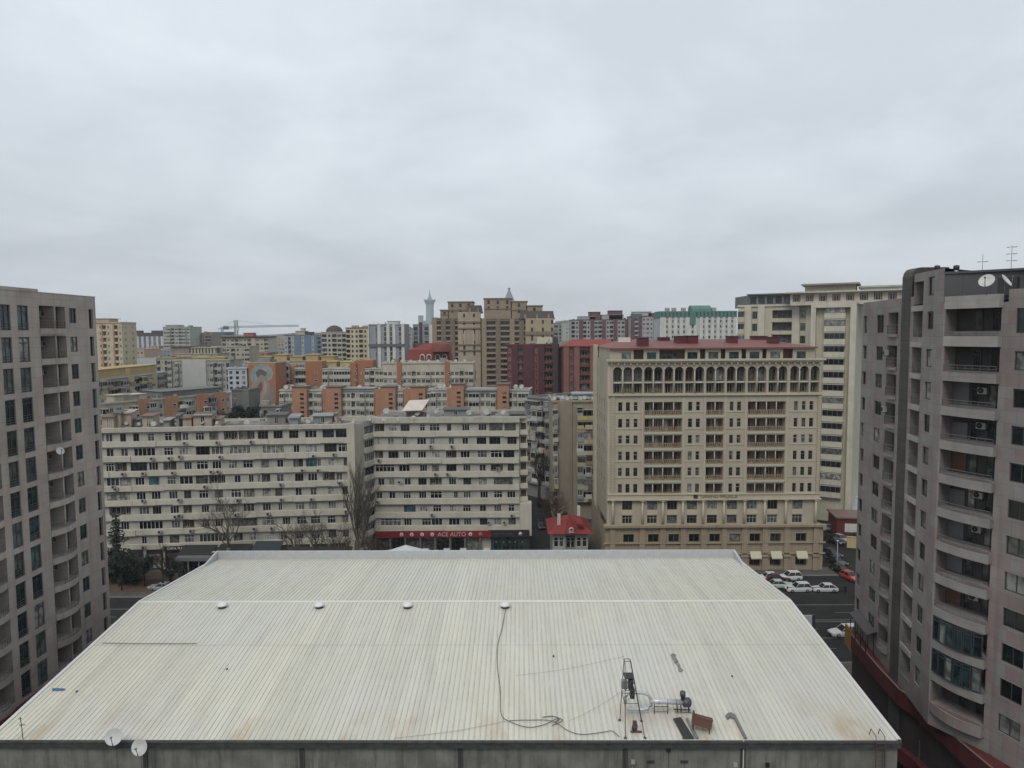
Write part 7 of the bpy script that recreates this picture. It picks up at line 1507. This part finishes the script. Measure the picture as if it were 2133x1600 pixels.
G = Frame(xy(CF(0, -3.2, 0)), xy(CF(CF.W, -3.2, 0))); ua, z0 = G.uz(838, 855); ub, z1 = G.uz(890, 841); ud = G.uz(880, 853)[0]; b = MB(); P = [G(ua, .5, z0), G(ud, .5, z0 + .1), G(ub, -4.0, z1 + .6), G(ua + 1, -4.0, z1 + .4)]; b.quad(*P); b.quad(*[p - Vector((0,0,.12)) for p in P[::-1]]); b.quad(P[0] - Vector((0,0,.12)), P[1] - Vector((0,0,.12)), P[1], P[0]); b.obj('slanted_canopy', P_('pinkish_white_sheet', (.50,.44,.39), streak=.1), cb_)
hut(cb_, CF, CTOP - .5, 925, 976, 5, 851, Hg, Hd, 3, 1); hut(cb_, CF, CTOP - .5, 1062, 1092, 4, 860, P_('hut_green', (.17,.21,.19)), Hd, 3)
for i in range(22):
    u_, v_ = rn.uniform(1, CF.W - 1), rn.uniform(1.5, 12); s = rn.uniform(.2, .5); p = CF(u_, -v_, CTOP - .45); b = MB(); Mx = Matrix.Translation(p + Vector((0, 0, s*.35))) @ Matrix.Rotation(rn.uniform(0, 3), 4, 'Z'); b.box(-s*rn.uniform(.5, 1.8), s*rn.uniform(.5, 1.8), -s, s, -s*.35, s*rn.uniform(.1, .8), 0, lambda x, y, z: Mx @ Vector((x, y, z))); b.obj('roof_debris', rn.choice((Hb, Hg, Ht, Hd)), cb_)
for i in range(8): dishlet(cb_, CF, CF.W*(.05 + i*.12), rn.uniform(2, 8), CTOP - .45, rn.uniform(.5, .85))

# ================================================================ trees
BARK = wall_mat('grey_bark', (.12,.105,.085), .95, .3, 0, 2); BARKD = wall_mat('dark_bark', (.035,.03,.026), .95, .3, 0, 2); BARKR = wall_mat('reddish_twigs', (.11,.06,.042), .95, .3, 0, 2)
def bare_tree(px, Y, ytop, spread, seed, label, mat=BARK, group=None, x=None, up=.55, lv=5, r0=None, zb=0.12, cat='tree', name='bare_tree', dens=1.0):
    q = at(px, ytop, Y); H = q.z - zb; rn = random.Random(seed); r = empty(name, (q.x, Y, zb), label, cat, group)
    tr = MB(); cr_ = MB(); r0 = r0 or H*.016 + .06; base = Vector((q.x, Y, zb)); split = H*.28
    pts = [base, base + Vector((rn.uniform(-.1,.1), 0, split*.5)), base + Vector((rn.uniform(-.25,.25), rn.uniform(-.2,.2), split))]
    tr.tube(pts, r0*1.3, 7, r1=r0); tr.obj('trunk', mat, r)
    def grow(p, d, L_, rad, k):
        a = p + d*L_*.5 + Vector((rn.uniform(-1,1), rn.uniform(-1,1), rn.uniform(-.3,.6)))*L_*.09; e = p + d*L_
        cr_.tube([p, a, e], rad, 3 if k > 2 else 5, r1=rad*.62, cap=False)
        if k >= lv: return
        nb = 3 if k < 2 else rn.choice((2, 3, 3))
        for i in range(int(nb*dens + .5)):
            t = rn.uniform(.45, 1.0) if i else 1.0; s = p.lerp(e, t) if t < 1 else e
            ax = Vector((rn.gauss(0,1), rn.gauss(0,1), rn.gauss(0,.6))); nd = (d + ax.normalized()*spread*(.75 if i == 0 else 1.15) + Vector((0,0,up*.35))).normalized()
            grow(s, nd, L_*rn.uniform(.6, .82), max(rad*.6, .016), k + 1)
    n0 = 4
    for i in range(n0):
        t = 2*math.pi*(i + rn.random()*.5)/n0; d = Vector((math.cos(t)*spread*.7, math.sin(t)*spread*.7, 1)).normalized(); grow(pts[-1], d, H*.25*rn.uniform(.8, 1.1), r0*.62, 1)
    grow(pts[-1], Vector((rn.uniform(-.1,.1), rn.uniform(-.1,.1), 1)).normalized(), H*.30, r0*.75, 1)
    # scale the crown so its top reaches H
    zm = max(v[2] for v in cr_.v); kz = (zb + H - pts[-1].z)/(zm - pts[-1].z); c0 = pts[-1]
    cr_.v = [(c0.x + (v[0]-c0.x)*min(1.3, kz), c0.y + (v[1]-c0.y)*min(1.3, kz), c0.z + (v[2]-c0.z)*kz) for v in cr_.v]
    cr_.obj('crown', mat, r); return r
gt_ = 'bare trees before the white blocks'
bare_tree(470, 136, 985, .75, 3, 'large bare tree spreading before the middle of the left white block', group=gt_, lv=6)
bare_tree(738, 138, 952, .33, 5, 'tallest narrow bare tree where the two white blocks meet', group=gt_, lv=6, up=.9)
bare_tree(752, 136, 985, .4, 15, 'bare poplar close behind the tallest narrow one', group=gt_, lv=6, up=.9)
bare_tree(655, 137, 1048, .6, 8, 'middling bare tree left of the tallest narrow one', group=gt_, lv=6)
bare_tree(612, 136, 1062, .7, 9, 'small bare tree above the slate blue awning', group=gt_, lv=6)
bare_tree(700, 136, 1075, .7, 13, 'low bushy bare tree between the middling and the tallest ones', group=gt_, lv=6)
bare_tree(335, 129, 1118, .6, 12, 'dark bare tree on the brown verge at left', BARKD, lv=6)
bare_tree(352, 133, 1140, .6, 22, 'small dark bare tree right behind the verge tree', BARKD, lv=5)
bare_tree(768, 139, 1095, .8, 14, 'reddish bare bush below the angled wing', BARKR, lv=6, name='bare_bush', cat='bush'); bare_tree(715, 138, 1118, .9, 16, 'low reddish bare bush behind the hall parapet', BARKR, lv=5, name='bare_bush', cat='bush')
bare_tree(1158, 168, 1012, .8, 18, 'reddish bare tree in the alley behind the little house', BARKR, lv=6); bare_tree(1140, 174, 1030, .8, 28, 'second reddish bare tree at the left of the alley', BARKR, lv=6)
bare_tree(1122, 190, 900, .6, 19, 'tall dark bare tree in front of the grimy balconies', BARKD, lv=6)
FOL = None
def leaf_mat(name, c1, c2):
    if name in MC: return MC[name]
    m, nt, bs, N, L = newmat(name); geo = N.new('ShaderNodeNewGeometry'); n = N.new('ShaderNodeTexNoise'); n.inputs['Scale'].default_value = 1.1; n.inputs['Detail'].default_value = 5; L.new(geo.outputs['Position'], n.inputs['Vector'])
    mx = N.new('ShaderNodeMix'); mx.data_type = 'RGBA'; mx.inputs[6].default_value = rgb(c1); mx.inputs[7].default_value = rgb(c2); L.new(n.outputs['Fac'], mx.inputs[0]); L.new(mx.outputs[2], bs.inputs['Base Color']); bs.inputs['Roughness'].default_value = .8; MC[name] = m; return m
LF1 = leaf_mat('dark_conifer_needles', (.010,.016,.012), (.028,.042,.030)); LF2 = leaf_mat('olive_leaves', (.02,.026,.016), (.05,.06,.035))
def cloud_tree(px, Y, ytop, wpx, label, seed, mat=LF1, cone=True, n=4200, zb=.12, ybot=None, name='conifer_tree', group=None, cat='tree', ls=.34):
    q = at(px, ytop, Y); H = q.z - zb; rn = random.Random(seed); r = empty(name, (q.x, Y, zb), label, cat, group); Rm = wpx/2*Y*1.02/FPX
    b = MB(); b.tube([(q.x, Y, zb), (q.x, Y, zb + H*(.97 if cone else .6))], .05 + H*.014, 7, r1=.05); b.obj('trunk', BARKD, r); c = MB()
    if cone:
        tiers = int(H/.75); 
        for i in range(tiers):
            t = (i + .5)/tiers; z = zb + H*(.08 + .92*t); rad = Rm*(1 - t)**.75*rn.uniform(.75, 1.15) + .15
            for j in range(max(6, int(16*(1 - t) + 6))):
                a = rn.uniform(0, 6.283); rl = rad*rn.uniform(.7, 1.1)
                for k in range(max(3, int(rl/.16))):
                    s = rl*(k + rn.random())/max(3, int(rl/.16)); p = Vector((q.x + math.cos(a)*s, Y + math.sin(a)*s, z - s*.28 + rn.uniform(-.1, .1))); w_ = ls*rn.uniform(.6, 1.2)
                    d1 = Vector((rn.uniform(-1,1), rn.uniform(-1,1), rn.uniform(-.6,.3))).normalized()*w_; d2 = Vector((rn.uniform(-1,1), rn.uniform(-1,1), rn.uniform(-.8,.2))).normalized()*w_*.6; c.quad(p, p + d1, p + d1 + d2, p + d2)
    else:
        lobes = [(Vector((q.x + rn.uniform(-1,1)*Rm*.6, Y + rn.uniform(-1,1)*Rm*.5, zb + max(H*.45, H - Rm*2.2) + (H - max(H*.45, H - Rm*2.2))*rn.uniform(.1, .72))), Rm*rn.uniform(.32, .5)) for _ in range(10)]
        for i in range(n):
            c0, rr = rn.choice(lobes); d = Vector((rn.gauss(0,1), rn.gauss(0,1), rn.gauss(0,.75))).normalized(); p = c0 + d*rr*rn.random()**.35; w_ = ls*rn.uniform(.6, 1.2)
            d1 = Vector((rn.uniform(-1,1), rn.uniform(-1,1), rn.uniform(-1,1))).normalized()*w_; d2 = Vector((rn.uniform(-1,1), rn.uniform(-1,1), rn.uniform(-1,1))).normalized()*w_*.6; c.quad(p, p + d1, p + d1 + d2, p + d2)
    c.obj('crown', mat, r); return r
gc_ = 'dark evergreens beside the left tower'
cloud_tree(240, 134, 1062, 62, 'tallest dark conifer touching the left tower edge', 2, group=gc_, ls=.55)
cloud_tree(268, 133, 1140, 56, 'shorter dark conifer right of the tallest one', 4, group=gc_, ls=.5); cloud_tree(250, 129, 1150, 60, 'bushy dark evergreen at the road edge, lowest left', 6, cone=False, name='evergreen_bush', group=gc_); cloud_tree(298, 131, 1150, 52, 'rounded dark evergreen by the brown verge', 7, cone=False, name='evergreen_bush', group=gc_)
cloud_tree(372, 134, 1165, 30, 'small dark shrub left of the glazed pavilion', 9, mat=LF2, cone=False, n=900, name='shrub', cat='shrub'); cloud_tree(352, 131, 1182, 26, 'low dark shrub on the brown verge', 10, mat=LF2, cone=False, n=700, name='shrub', cat='shrub')
for i, (px, yt, w_, lb) in enumerate(((490,842,30,'left one of the three black pines behind the white block roof'),(508,838,36,'middle one of the three black pines behind the white block roof'),(528,841,30,'right one of the three black pines behind the white block roof'))): cloud_tree(px, 180, yt, w_, lb, 30 + i, cone=False, n=2200, name='pine_tree', group='black pines behind the left white block', ls=.4)
cloud_tree(1176, 152, 1062, 14, 'small olive shrub behind the little red-roofed house', 41, mat=LF2, cone=False, n=500, name='shrub', cat='shrub'); cloud_tree(1785, 158, 1110, 22, 'small dark palm-like shrub before the yellowish wall', 42, mat=LF2, cone=False, n=500, name='shrub', cat='shrub')
